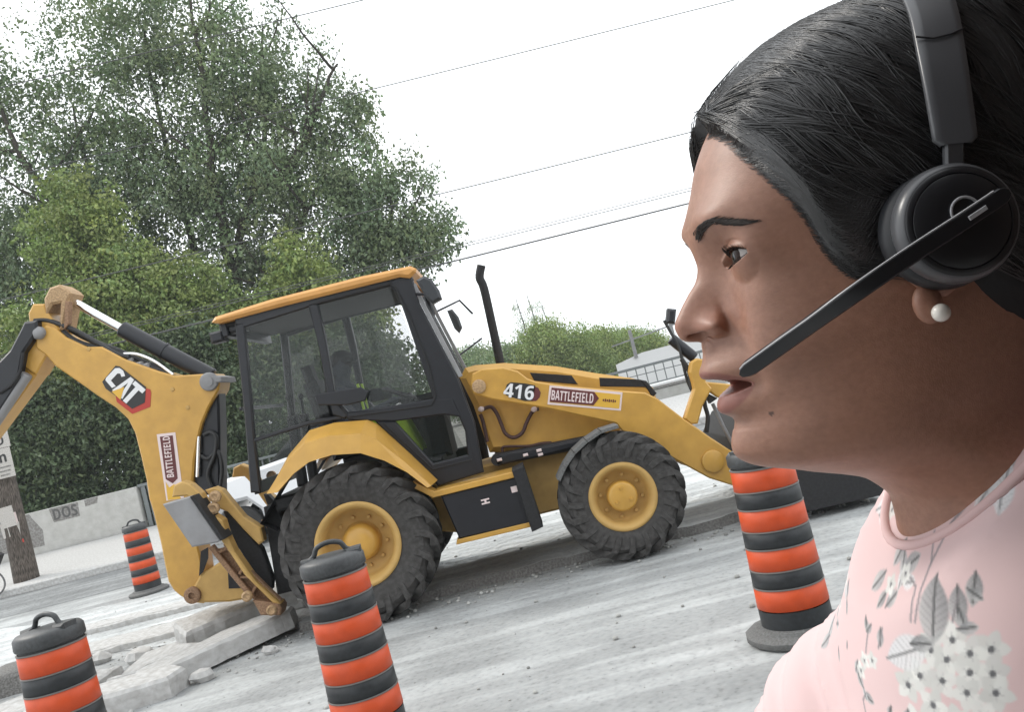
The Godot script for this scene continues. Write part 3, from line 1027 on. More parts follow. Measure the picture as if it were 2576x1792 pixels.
func build_hoe(root: Node3D) -> void:
	var b := Buf.new()
	# swing frame and carrier at the rear of the chassis
	prism(b, pv([-0.70, 0.35, -0.70, 1.12, -0.84, 1.12, -0.90, 0.35]), -0.58, 0.58, 0.015)
	part(root, "rear_frame", b, M.black_dull)
	b = Buf.new()
	prism(b, pv([-1.642, 0.647, -1.537, 0.677, -1.362, 0.745, -1.210, 0.717, -1.157, 0.315, -1.449, 0.341, -1.777, 0.412, -1.800, 0.474]), -0.22, 0.25, 0.02)
	var swf := part(root, "swing_frame", b, M.yellow_worn)
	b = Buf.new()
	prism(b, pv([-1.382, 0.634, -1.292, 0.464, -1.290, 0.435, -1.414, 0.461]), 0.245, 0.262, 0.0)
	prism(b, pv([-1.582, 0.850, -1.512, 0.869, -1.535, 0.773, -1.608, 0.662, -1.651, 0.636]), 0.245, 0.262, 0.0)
	part(swf, "recess_shade", b, M.black_dull)  # black plates standing proud; the shade of hollows is put into their colour
	b = Buf.new()
	var bp := Vector2(-1.744, 0.483)
	lathe(b, pv([0.075, 0.24, 0.075, 0.285, 0.06, 0.295, 0.03, 0.295, 0.03, 0.27, 0, 0.27]), 24, along_z(Vector3(bp.x, bp.y, 0)), 0.6)
	part(swf, "pivot_pin", b, M.rust)
	# boom
	var boom := pv([-2.541, 3.218, -2.460, 3.167, -2.390, 3.067, -2.221, 2.931, -2.082, 2.899, -1.895, 2.730, -1.630, 2.555, -1.490, 2.473, -1.235, 2.426, -1.134, 2.404, -1.085, 2.328, -1.119, 2.244, -1.242, 2.115, -1.341, 1.981, -1.414, 1.840, -1.484, 1.685, -1.541, 1.501, -1.613, 1.255, -1.641, 0.999, -1.638, 0.788, -1.654, 0.608, -1.710, 0.370, -1.784, 0.394, -1.848, 0.437, -1.906, 0.493, -1.948, 0.550, -1.979, 0.642, -1.974, 0.818, -1.966, 0.992, -1.967, 1.293, -1.977, 1.424, -1.961, 1.605, -1.961, 1.830, -1.964, 2.043, -1.997, 2.184, -2.085, 2.318, -2.224, 2.466, -2.370, 2.635, -2.540, 2.824, -2.604, 2.947, -2.675, 3.031, -2.661, 3.135, -2.599, 3.199])
	b = Buf.new()
	prism(b, boom, -0.16, 0.16, 0.014)
	var bm := part(root, "boom", b, M.yellow)
	b = Buf.new()
	var pp := pv([-1.182, 2.339, -2.609, 3.161])
	lathe(b, pv([0.085, 0.15, 0.085, 0.185, 0.075, 0.195, 0.045, 0.195, 0.045, 0.205, 0, 0.208]), 28, along_z(Vector3(pp[0].x, pp[0].y, 0)), 0.6)
	lathe(b, pv([0.06, 0.15, 0.06, 0.20, 0.03, 0.225, 0, 0.225]), 20, along_z(Vector3(pp[1].x, pp[1].y, 0)), 0.6)
	part(bm, "pin", b, M.grey_metal)
	b = Buf.new()
	for q in [Vector2(-1.532, 2.353), Vector2(-1.432, 2.156), Vector2(-2.201, 2.906)]:
		lathe(b, pv([0.022, 0.158, 0.018, 0.168, 0, 0.17]), 12, along_z(Vector3(q.x, q.y, 0)), 0.5)
	part(bm, "grease_cap", b, M.yellow_worn)
	# dipper stick: rises over the boom end and runs down and away to the left
	b = Buf.new()
	prism(b, pv([-2.693, 3.370, -2.629, 3.448, -2.521, 3.423, -2.514, 3.338, -2.435, 3.158, -2.553, 3.054, -2.601, 2.960, -2.752, 2.797, -2.855, 2.903, -2.809, 3.011, -2.698, 3.117, -2.701, 3.278]), -0.13, 0.13, 0.014)
	prism(b, pv([-2.855, 2.903, -2.752, 2.797, -3.255, 2.377, -4.039, 1.738, -4.215, 1.901, -3.400, 2.559]), -0.11, 0.11, 0.014)
	var stick := part(root, "dipper_stick", b, M.yellow)
	b = Buf.new()
	prism(b, pv([-2.540, 3.302, -2.515, 3.469, -2.441, 3.557, -2.346, 3.566, -2.281, 3.503, -2.252, 3.456, -2.291, 3.400, -2.403, 3.148, -2.444, 3.145, -2.373, 3.393, -2.451, 3.399]), -0.13, 0.14, 0.02)
	part(stick, "cylinder_head", b, M.primer)
	b = Buf.new()
	prism(b, pv([-2.311, 3.394, -2.275, 3.378, -2.328, 3.180, -2.384, 3.140]), 0.10, 0.165, 0.005)
	part(stick, "head_plate", b, M.rust)
	b = Buf.new()
	prism(b, pv([-2.700, 3.288, -2.584, 3.273, -2.594, 3.193, -2.645, 3.126, -2.770, 3.012, -2.842, 2.845, -2.835, 2.791, -3.088, 2.550, -3.350, 2.326, -3.430, 2.438, -3.077, 2.943, -2.891, 3.062, -2.764, 3.209]), 0.11, 0.22, 0.02)
	part(stick, "hose_guard", b, M.black)
	b = Buf.new()
	tube(b, smooth_curve(path3(pv([-3.053, 2.700, -2.922, 2.753, -2.826, 2.854, -2.764, 3.011]), 0.23), 4), 0.016, 8)
	part(stick, "hydraulic_hose", b, M.black_dull)
	b = Buf.new()
	var rp := pv([-2.808, 2.818, -3.191, 2.465, -3.637, 2.042])
	cyl(b, Vector3(rp[0].x, rp[0].y, 0.16), Vector3(rp[2].x, rp[2].y, 0.16), 0.05, 16, 0.006)
	part(stick, "bucket_cylinder", b, M.grey_metal)
	# digging bucket, folded in at the end of the stick
	b = Buf.new()
	var tip := Vector2(-4.274, 1.785)
	var dg := pv([0.12, 0.0, 0.02, -0.35, -0.12, -0.62, 0.12, -0.82, 0.45, -0.80, 0.62, -0.55, 0.55, -0.50, 0.40, -0.62, 0.25, -0.62, 0.16, -0.5, 0.26, -0.2, 0.30, 0.0])
	var dg2 := PackedVector2Array()
	for q in dg:
		dg2.append(q + tip)
	prism(b, dg2, -0.30, 0.30, 0.015)
	part(root, "digging_bucket", b, M.black_dull)
	# dipper cylinder
	var dc := pv([-2.329, 3.416, -1.930, 3.043, -1.198, 2.390])
	b = Buf.new()
	cyl(b, Vector3(dc[0].x, dc[0].y, 0), Vector3(dc[1].x, dc[1].y, 0), 0.04, 18)
	part(root, "dipper_rod", b, M.chrome)
	b = Buf.new()
	cyl(b, Vector3(dc[1].x, dc[1].y, 0), Vector3(dc[2].x, dc[2].y, 0), 0.078, 22, 0.012)
	var q0 := Vector3(dc[1].x, dc[1].y, 0).lerp(Vector3(dc[2].x, dc[2].y, 0), 0.46)
	var dd := (Vector3(dc[2].x, dc[2].y, 0) - Vector3(dc[1].x, dc[1].y, 0)).normalized()
	cyl(b, q0, q0 + dd * 0.02, 0.086, 22)
	part(root, "dipper_cylinder", b, M.black)
	b = Buf.new()
	tube(b, smooth_curve(path3(pv([-2.653, 3.293, -2.538, 3.267, -2.409, 3.188, -2.283, 3.096, -2.130, 2.951, -1.999, 2.824, -1.870, 2.745]), 0.12), 5), 0.022, 8)
	part(root, "hydraulic_hose", b, M.hose)
	b = Buf.new()
	tube(b, smooth_curve(path3(pv([-2.435, 3.134, -2.352, 3.033, -2.237, 2.950, -2.115, 2.900, -1.957, 2.773, -1.823, 2.660, -1.655, 2.578, -1.528, 2.492]), 0.09), 5), 0.028, 8)
	tube(b, smooth_curve(path3(pv([-2.391, 3.150, -2.292, 3.058, -2.134, 2.932, -1.961, 2.814, -1.792, 2.679, -1.619, 2.562]), 0.02), 5), 0.028, 8)
	part(root, "hydraulic_hose", b, M.hose)
	b = Buf.new()
	tube(b, smooth_curve(path3(pv([-1.913, 2.789, -1.812, 2.764, -1.707, 2.698, -1.619, 2.616, -1.515, 2.489]), 0.11), 5), 0.016, 8)
	part(root, "steel_pipe", b, M.chrome)
	b = Buf.new()
	for q in [Vector2(-1.879, 2.707), Vector2(-1.798, 2.653), Vector2(-1.738, 2.625)]:
		box(b, Vector3(q.x, q.y, 0.10), Vector3(0.06, 0.06, 0.06), 0.012)
	part(root, "pipe_clamps", b, M.grey_metal)
	# boom cylinder and the black post behind the boom
	b = Buf.new()
	prism(b, pv([-1.191, 2.301, -1.129, 2.306, -1.203, 1.937, -1.350, 1.295, -1.632, 1.365, -1.571, 1.621, -1.444, 1.929]), -0.12, 0.10, 0.02)
	part(root, "boom_cylinder", b, M.black)
	b = Buf.new()
	var bcx := pv([-1.402, 1.873, -1.501, 1.511, -1.408, 1.568, -1.437, 1.389])
	cyl(b, Vector3(bcx[0].x, bcx[0].y, 0.13), Vector3(bcx[1].x, bcx[1].y, 0.13), 0.025, 12)
	part(root, "cylinder_rod", b, M.chrome)
	b = Buf.new()
	tube(b, smooth_curve(path3(pv([-1.361, 1.876, -1.292, 1.885, -1.253, 1.823, -1.302, 1.675, -1.407, 1.514, -1.392, 1.351]), 0.13), 5), 0.02, 8)
	tube(b, smooth_curve(path3(pv([-1.431, 1.693, -1.374, 1.653, -1.271, 1.694, -1.269, 1.533, -1.348, 1.314]), 0.12), 5), 0.02, 8)
	part(root, "hydraulic_hose", b, M.hose)
	b = Buf.new()
	prism(b, pv([-1.123, 2.385, -1.050, 2.354, -1.048, 2.306, -1.127, 2.312]), -0.2, 0.2, 0.01)
	part(root, "pin_cap", b, M.grey_metal)

func build_stabilizers(root: Node3D) -> void:
	for sg in [1, -1]:
		var st := node(root, "stabilizer")
		var b := Buf.new()
		# pad swung up, outer arm, inner cylinder and the foot bracket
		if sg > 0:
			prism(b, pv([-1.524, 1.373, -1.282, 1.382, -1.270, 1.362, -1.117, 0.963, -1.153, 0.955, -1.368, 0.968, -1.376, 0.989]), 0.78 * sg, 0.98 * sg, 0.012)
			part(st, "pad", b, M.grey_metal)
		b = Buf.new()
		if sg > 0:
			prism(b, pv([-1.282, 1.379, -1.252, 1.385, -1.087, 0.974, -1.117, 0.963]), 0.76 * sg, 1.0 * sg, 0.006)
			part(st, "pad_edge", b, M.black_dull)
		b = Buf.new()
		prism(b, pv([-1.484, 1.407, -1.444, 1.502, -1.370, 1.518, -1.309, 1.477, -1.244, 1.382, -1.198, 1.205, -1.115, 1.114, -1.109, 0.990, -1.076, 0.834, -0.961, 0.545, -0.802, 0.315, -0.862, 0.338, -1.039, 0.625, -1.145, 0.912, -1.226, 1.089, -1.313, 1.312, -1.357, 1.388]), 0.72 * sg, 0.86 * sg, 0.012)
		part(st, "outer_arm", b, M.yellow_worn)
		b = Buf.new()
		if sg > 0:
			prism(b, pv([-1.250, 1.395, -1.169, 1.401, -1.108, 1.360, -1.061, 1.260, -0.978, 1.090, -0.858, 0.964, -0.859, 0.850, -0.909, 0.827, -1.004, 0.982, -1.102, 1.165, -1.162, 1.206, -1.199, 1.277]), 0.60 * sg, 0.72 * sg, 0.012)
			part(st, "upper_arm", b, M.yellow_worn)
		b = Buf.new()
		prism(b, pv([-1.160, 1.173, -1.118, 1.163, -0.913, 0.783, -0.883, 0.501, -0.912, 0.419, -1.032, 0.626, -1.127, 0.898]), 0.55 * sg, 0.66 * sg, 0.01)
		part(st, "stabilizer_cylinder", b, M.black_dull)
		b = Buf.new()
		polybar(b, pv([-1.284, 0.920, -1.226, 0.793, -1.120, 0.576, -1.038, 0.408]), 0.045, 0.74 * sg, 0.80 * sg, 0.006)
		polybar(b, pv([-1.162, 0.916, -1.056, 0.699, -0.917, 0.473, -0.821, 0.328]), 0.035, 0.74 * sg, 0.80 * sg, 0.006)
		polybar(b, pv([-1.039, 0.695, -1.107, 0.633]), 0.025, 0.75 * sg, 0.79 * sg, 0.004)
		polybar(b, pv([-0.965, 0.528, -1.037, 0.451]), 0.025, 0.75 * sg, 0.79 * sg, 0.004)
		polybar(b, pv([-1.153, 0.879, -1.248, 0.851]), 0.03, 0.75 * sg, 0.79 * sg, 0.004)
		polybar(b, pv([-1.104, 0.606, -0.997, 0.580]), 0.02, 0.75 * sg, 0.79 * sg, 0.004)
		part(st, "lattice", b, M.rust)
		b = Buf.new()
		prism(b, pv([-1.179, 0.877, -1.073, 0.693, -0.934, 0.466, -0.828, 0.317, -1.057, 0.391, -1.138, 0.569, -1.228, 0.783, -1.258, 0.879]), 0.70 * sg, 0.735 * sg, 0.004)
		part(st, "lattice_web", b, M.rust)
		b = Buf.new()
		prism(b, pv([-1.022, 0.403, -0.814, 0.322, -0.802, 0.280, -0.824, 0.225, -0.985, 0.264, -1.009, 0.348]), 0.66 * sg, 0.86 * sg, 0.012)
		part(st, "foot_bracket", b, M.rust)
		b = Buf.new()
		var fp := pv([-1.057, 0.448, -0.882, 0.286, -1.161, 1.233, -1.126, 1.324])
		for q in 4:
			b = Buf.new()
			lathe(b, pv([0.045 if q < 2 else 0.05, 0.84, 0.045 if q < 2 else 0.05, 0.875, 0.03, 0.885, 0.02, 0.875, 0, 0.875]), 18, Transform3D(Basis(Vector3(1, 0, 0), Vector3(0, 0, sg), Vector3(0, -sg, 0)), Vector3(fp[q].x, fp[q].y, 0)), 0.5)
			part(st, "pin", b, M.primer)

func decal(root: Node, called: String, poly: PackedVector2Array, z: float, m: Material) -> void:
	var b := Buf.new()
	prism(b, poly, z, z + 0.0025, 0.0)
	part(root, called, b, m)

func build_decals(root: Node3D) -> void:
	# emblem on the boom: letters over a dark plate, red corner and yellow triangle
	var dn := node(root, "boom_emblem")
	var z := 0.1612
	decal(dn, "red_field", pv([-2.057, 2.418, -1.806, 2.442, -1.731, 2.403, -1.730, 2.369, -1.768, 2.246, -1.944, 2.221, -2.059, 2.365]), z, M.red)
	decal(dn, "dark_plate", pv([-2.146, 2.579, -1.992, 2.694, -1.956, 2.678, -1.764, 2.434, -1.807, 2.296, -1.933, 2.268, -2.056, 2.424, -2.129, 2.509]), z + 0.003, M.logo_black)
	# letters in the slanted frame of the emblem
	var o := Vector2(-2.135, 2.583)
	var ex := (Vector2(-1.956, 2.313) - o) / 1.0
	var ey := (Vector2(-1.974, 2.689) - o)
	var px := (Vector2(-1.768, 2.406) - Vector2(-1.974, 2.689))
	var lets := [
		[0.03, 0.10, 0.30, 0.02, 0.34, 0.20, 0.14, 0.26, 0.14, 0.72, 0.20, 0.80, 0.28, 0.72, 0.34, 0.86, 0.20, 1.0, 0.08, 0.98, 0.0, 0.84, 0.0, 0.20],
		[0.34, -0.05, 0.46, 1.0, 0.58, 1.0, 0.70, -0.06, 0.60, -0.06, 0.52, 0.72, 0.44, -0.05],
		[0.74, -0.10, 0.86, -0.10, 0.86, 0.76, 0.99, 0.76, 0.99, 1.0, 0.62, 1.0, 0.62, 0.80, 0.74, 0.78]]
	for l in lets:
		var pl := PackedVector2Array()
		for i in range(0, l.size(), 2):
			pl.append(o + px * (l[i] * 1.0) + ey * l[i + 1])
		decal(dn, "letter", pl, z + 0.006, M.white_paint)
	decal(dn, "triangle", PackedVector2Array([o + px * 0.36 + ey * -0.12, o + px * 0.52 + ey * 0.45, o + px * 0.68 + ey * -0.14]), z + 0.009, M.logo_yellow)
	# sticker down the boom
	dn = node(root, "boom_sticker")
	decal(dn, "border", pv([-1.768, 1.984, -1.597, 1.961, -1.655, 1.412, -1.660, 1.347, -1.821, 1.367]), z, M.pink_white)
	decal(dn, "panel", pv([-1.744, 1.955, -1.626, 1.939, -1.673, 1.542, -1.727, 1.509, -1.781, 1.562]), z + 0.003, M.maroon)
	decal(dn, "arrow", pv([-1.787, 1.537, -1.768, 1.479, -1.716, 1.500, -1.685, 1.353, -1.807, 1.370]), z + 0.003, M.logo_yellow)
	var tm := text_mesh("BATTLEFIELD", 0.125, 0.002)
	var s0 := Vector2(-1.708, 1.755)
	var dr := Vector2(-1.705, 1.939) - Vector2(-1.748, 1.580)
	var tn := part_mesh(dn, "lettering", tm, M.pink_white, Transform3D(Basis(Vector3(0, 0, 1), dr.angle()).scaled_local(Vector3(0.50, 0.72, 1.0)), Vector3(s0.x, s0.y, z + 0.0075)))
	tn.name = "lettering"
	# loader arm: number plate and sticker
	dn = node(root, "arm_number")
	z = 0.7212
	decal(dn, "dark_plate", pv([1.455, 1.596, 1.488, 1.648, 1.524, 1.659, 1.640, 1.620, 1.723, 1.581, 1.691, 1.504, 1.663, 1.459, 1.603, 1.473, 1.511, 1.526, 1.459, 1.559]), z, M.logo_black)
	decal(dn, "red_field", pv([1.705, 1.583, 1.743, 1.554, 1.753, 1.509, 1.734, 1.471, 1.697, 1.450, 1.658, 1.457, 1.688, 1.505]), z, M.maroon)
	tm = text_mesh("416", 0.145, 0.002, 800)
	var c0 := Vector2(1.574, 1.561)
	part_mesh(dn, "lettering", tm, M.white_paint, Transform3D(Basis(Vector3(0, 0, 1), deg_to_rad(-21.0)).scaled_local(Vector3(1.12, 1.15, 1)), Vector3(c0.x, c0.y, z + 0.0045)))
	dn = node(root, "arm_sticker")
	var rot := deg_to_rad(-19.2)
	decal(dn, "border", pv([1.842, 1.552, 2.435, 1.342, 2.382, 1.193, 1.785, 1.398]), z, M.pink_white)
	decal(dn, "field", pv([1.855, 1.529, 2.413, 1.328, 2.372, 1.214, 1.807, 1.411]), z + 0.003, M.logo_yellow)
	decal(dn, "panel", pv([1.855, 1.529, 2.200, 1.405, 2.226, 1.341, 2.165, 1.294, 1.808, 1.415]), z + 0.006, M.maroon)
	tm = text_mesh("BATTLEFIELD", 0.11, 0.002)
	c0 = Vector2(2.007, 1.408)
	part_mesh(dn, "lettering", tm, M.pink_white, Transform3D(Basis(Vector3(0, 0, 1), rot).scaled_local(Vector3(0.54, 1.05, 1)), Vector3(c0.x, c0.y, z + 0.0105)))
	var sb := Buf.new()
	c0 = Vector2(2.306, 1.301)
	for i in 7:
		var d := Vector2(cos(rot), sin(rot)) * (i * 0.017 - 0.05)
		box(sb, Vector3(c0.x + d.x, c0.y + d.y, z + 0.0068), Vector3(0.011, 0.018 + 0.008 * (i % 2), 0.002), 0.0, Basis(Vector3(0, 0, 1), rot))
	part(dn, "small_print", sb, M.maroon)

func build_operator() -> void:
	var o := thing("person", "operator seated in the cab in dark clothes with lime safety vest and trousers", "person", Vector3(-1.59 + 0.02, 1.49, -8.4))
	var b := Buf.new()
	var v := func(x, y, z): return Vector3(x, y, z)
	net(b, [[v.call(-0.02, 0.08, 0), 0.15, v.call(-0.06, 0.42, 0), 0.15], [v.call(-0.06, 0.44, -0.16), 0.075, v.call(-0.06, 0.44, 0.16), 0.075],
		[v.call(-0.05, 0.5, 0), 0.06, v.call(-0.03, 0.62, 0), 0.055], [v.call(-0.02, 0.66, 0), 0.085, v.call(0.0, 0.74, 0), 0.095],
		[v.call(-0.06, 0.44, 0.2), 0.062, v.call(0.02, 0.2, 0.27), 0.052], [v.call(0.02, 0.2, 0.27), 0.05, v.call(0.28, 0.22, 0.2), 0.04],
		[v.call(0.28, 0.22, 0.2), 0.035, v.call(0.42, 0.28, 0.17), 0.03],
		[v.call(-0.06, 0.44, -0.2), 0.062, v.call(0.02, 0.2, -0.27), 0.052], [v.call(0.02, 0.2, -0.27), 0.05, v.call(0.28, 0.22, -0.2), 0.04], [v.call(0.28, 0.22, -0.2), 0.035, v.call(0.42, 0.28, -0.17), 0.03]], 0.02, 0.05)
	part(o, "body", b, M.navy)
	b = Buf.new()
	net(b, [[v.call(-0.02, 0.1, 0), 0.165, v.call(-0.06, 0.40, 0), 0.168]], 0.02, 0.05, [[Vector3(0, 0, 1), Vector3(0, 0, 0.15)], [Vector3(0, 0, -1), Vector3(0, 0, -0.15)]])
	part(o, "safety_vest", b, M.navy)
	b = Buf.new()
	for s in [-1, 1]:
		bar(b, Vector3(0.115, 0.02, 0.09 * s), Vector3(0.115, 0.50, 0.11 * s), 0.02, 0.05, 0.004)
		bar(b, Vector3(-0.02, 0.12, 0.155 * s), Vector3(0.13, 0.14, 0.10 * s), 0.05, 0.012, 0.003, Vector3(0, 0.2, 1))
		bar(b, Vector3(-0.22, 0.08, 0.12 * s), Vector3(-0.24, 0.45, 0.12 * s), 0.03, 0.05, 0.004)
	part(o, "vest_stripes", b, M.lime)
	b = Buf.new()
	for s in [-1, 1]:
		net(b, [[v.call(0.0, 0.06, 0.1 * s), 0.1, v.call(0.40, 0.10, 0.16 * s), 0.08], [v.call(0.40, 0.10, 0.16 * s), 0.075, v.call(0.52, -0.25, 0.17 * s), 0.06]], 0.02, 0.04)
	part(o, "trousers", b, M.lime)
	b = Buf.new()
	for s in [-1, 1]:
		net(b, [[v.call(0.52, -0.27, 0.17 * s), 0.05, v.call(0.66, -0.28, 0.17 * s), 0.04]], 0.02, 0.04)
	part(o, "boots", b, M.black_dull)
	b = Buf.new()
	ellipsoid(b, Vector3(0.0, 0.75, 0), Vector3(0.115, 0.105, 0.095), 18)
	box(b, Vector3(0.1, 0.72, 0), Vector3(0.1, 0.012, 0.16), 0.004)
	part(o, "cap", b, M.black_dull)

# ---------- setting ----------
func sheet(b: Buf, x0: float, x1: float, z0: float, z1: float, y: float) -> void:
	b.quad(Vector3(x0, y, z0), Vector3(x0, y, z1), Vector3(x1, y, z1), Vector3(x1, y, z0))

func build_ground() -> void:
	var st := street_texture()
	var nfine := noise_tex(0.09, Color.WHITE, Color.WHITE, 4, 512, 31, 0, 1, true, 9.0)
	M.road = textured(mat(lin(0.51, 0.515, 0.51), 0.92), st, Vector3(0.16, 0.16, 0.16), nfine, 0.16)
	M.road_grey = textured(mat(lin(0.33, 0.335, 0.335), 0.92), st, Vector3(0.11, 0.11, 0.11), nfine, 0.4)
	M.dusty = textured(mat(lin(0.70, 0.71, 0.705), 0.95), st, Vector3(0.13, 0.13, 0.13), nfine, 0.35)
	M.soil = textured(mat(lin(0.22, 0.22, 0.19), 0.95), noise_tex(0.02, Color(0.6, 0.6, 0.6), Color.WHITE, 5, 512, 33), Vector3(0.2, 0.2, 0.2))
	var b := Buf.new()
	sheet(b, -500, 500, -800, 200, -0.03)
	struct(part(self, "ground", b, M.soil))
	b = Buf.new()
	sheet(b, -60, 60, -17.4, 14.0, 0.0)
	struct(part(self, "road", b, M.road))
	# strip of old carriageway left standing a little proud, with broken edges
	b = Buf.new()
	var x := -2.35
	var f := FastNoiseLite.new()
	f.seed = 41
	f.frequency = 1.3
	f.fractal_octaves = 4
	var top := []
	var fb := Buf.new()
	while x < 26.0:
		top.append(x)
		x += 0.06 if x < 6.0 else 0.3
	for i in top.size() - 1:
		var xa: float = top[i]
		var xb: float = top[i + 1]
		var za := -7.79 + f.get_noise_2d(xa, 0) * 0.10
		var zb := -7.79 + f.get_noise_2d(xb, 0) * 0.10
		var ya := 0.075 + f.get_noise_2d(xa * 2.0, 30) * 0.018
		var yb := 0.075 + f.get_noise_2d(xb * 2.0, 30) * 0.018
		var ka := za + 0.035 + f.get_noise_2d(xa * 4.0, 60) * 0.03
		var kb := zb + 0.035 + f.get_noise_2d(xb * 4.0, 60) * 0.03
		b.quad(Vector3(xa, ya, za), Vector3(xb, yb, zb), Vector3(xb, 0.08, -8.62), Vector3(xa, 0.08, -8.62))
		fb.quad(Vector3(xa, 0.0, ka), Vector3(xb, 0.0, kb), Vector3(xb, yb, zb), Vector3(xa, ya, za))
		b.quad(Vector3(xa, 0.08, -8.62), Vector3(xb, 0.08, -8.62), Vector3(xb, 0.0, -8.66), Vector3(xa, 0.0, -8.66))
	b.quad(Vector3(-2.35, 0, -7.75), Vector3(-2.35, 0.075, -7.79), Vector3(-2.35, 0.08, -8.62), Vector3(-2.35, 0, -8.66))
	var strip := part(self, "pavement_strip", b, M.road)
	struct(strip)
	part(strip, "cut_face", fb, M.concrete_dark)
	# white dusty bed beyond it
	b = Buf.new()
	var pts := PackedVector2Array()
	for i in 120:
		var xx := -24.0 + i * 0.5
		pts.append(Vector2(xx, -8.9 + f.get_noise_2d(xx * 0.5, 90) * 0.5 - (0.0 if xx > -3.0 else (-3.0 - xx) * 0.0)))
	for i in range(119, -1, -1):
		var xx := -24.0 + i * 0.5
		pts.append(Vector2(xx, -12.4 + f.get_noise_2d(xx * 0.4, 120) * 0.5 + (xx + 5.0) * 0.12 * (1.0 if xx < -5.0 else 0.0)))
	var t3 := Geometry2D.triangulate_polygon(pts)
	for i in range(0, t3.size(), 3):
		var a := pts[t3[i]]
		var c := pts[t3[i + 1]]
		var d := pts[t3[i + 2]]
		if (c - a).cross(d - a) > 0:
			var s := c
			c = d
			d = s
		b.tri(Vector3(a.x, 0.004, a.y), Vector3(c.x, 0.004, c.y), Vector3(d.x, 0.004, d.y))
	struct(part(self, "dust_bed", b, M.dusty))
	b = Buf.new()
	sheet(b, -60, 60, -17.35, -14.2, 0.004)
	struct(part(self, "far_lane", b, M.road_grey))
	# gravel scattered over the road, more along the broken edge
	var gm := Buf.new()
	ellipsoid(gm, Vector3.ZERO, Vector3(1, 0.7, 0.85), 6)
	var mm := MultiMesh.new()
	mm.transform_format = MultiMesh.TRANSFORM_3D
	mm.use_colors = true
	mm.mesh = mesh_of(gm)
	mm.instance_count = 1900
	for i in 1900:
		var s := 0.004 + pow(rng.randf(), 4.0) * 0.022
		var p := Vector3(rng.randf_range(-6, 6), s * 0.4, rng.randf_range(-12.0, -3.4))
		if i % 2 == 0:
			p = Vector3(rng.randf_range(-5, 4.5), s * 0.4, -7.72 + absf(rng.randfn(0, 0.22)))
		if i % 7 == 0:
			p = Vector3(rng.randf_range(-5.0, -2.4), s * 0.4, rng.randf_range(-9.5, -6.6))
		mm.set_instance_transform(i, Transform3D(Basis(Vector3(0, 1, 0), rng.randf() * TAU).scaled(Vector3(s, s, s)), p))
		var g := rng.randf_range(0.45, 1.0)
		mm.set_instance_color(i, Color(g, g, g * 0.97))
	var gi := MultiMeshInstance3D.new()
	gi.name = "gravel"
	gi.multimesh = mm
	var gmat := mat(lin(0.42, 0.42, 0.41), 0.95)
	gmat.vertex_color_use_as_albedo = true
	gi.material_override = gmat
	add_child(gi)
	gi.set_meta("kind", "stuff")
	tag(gi, "loose gravel and crumbs of concrete scattered over the dusty road", "gravel")

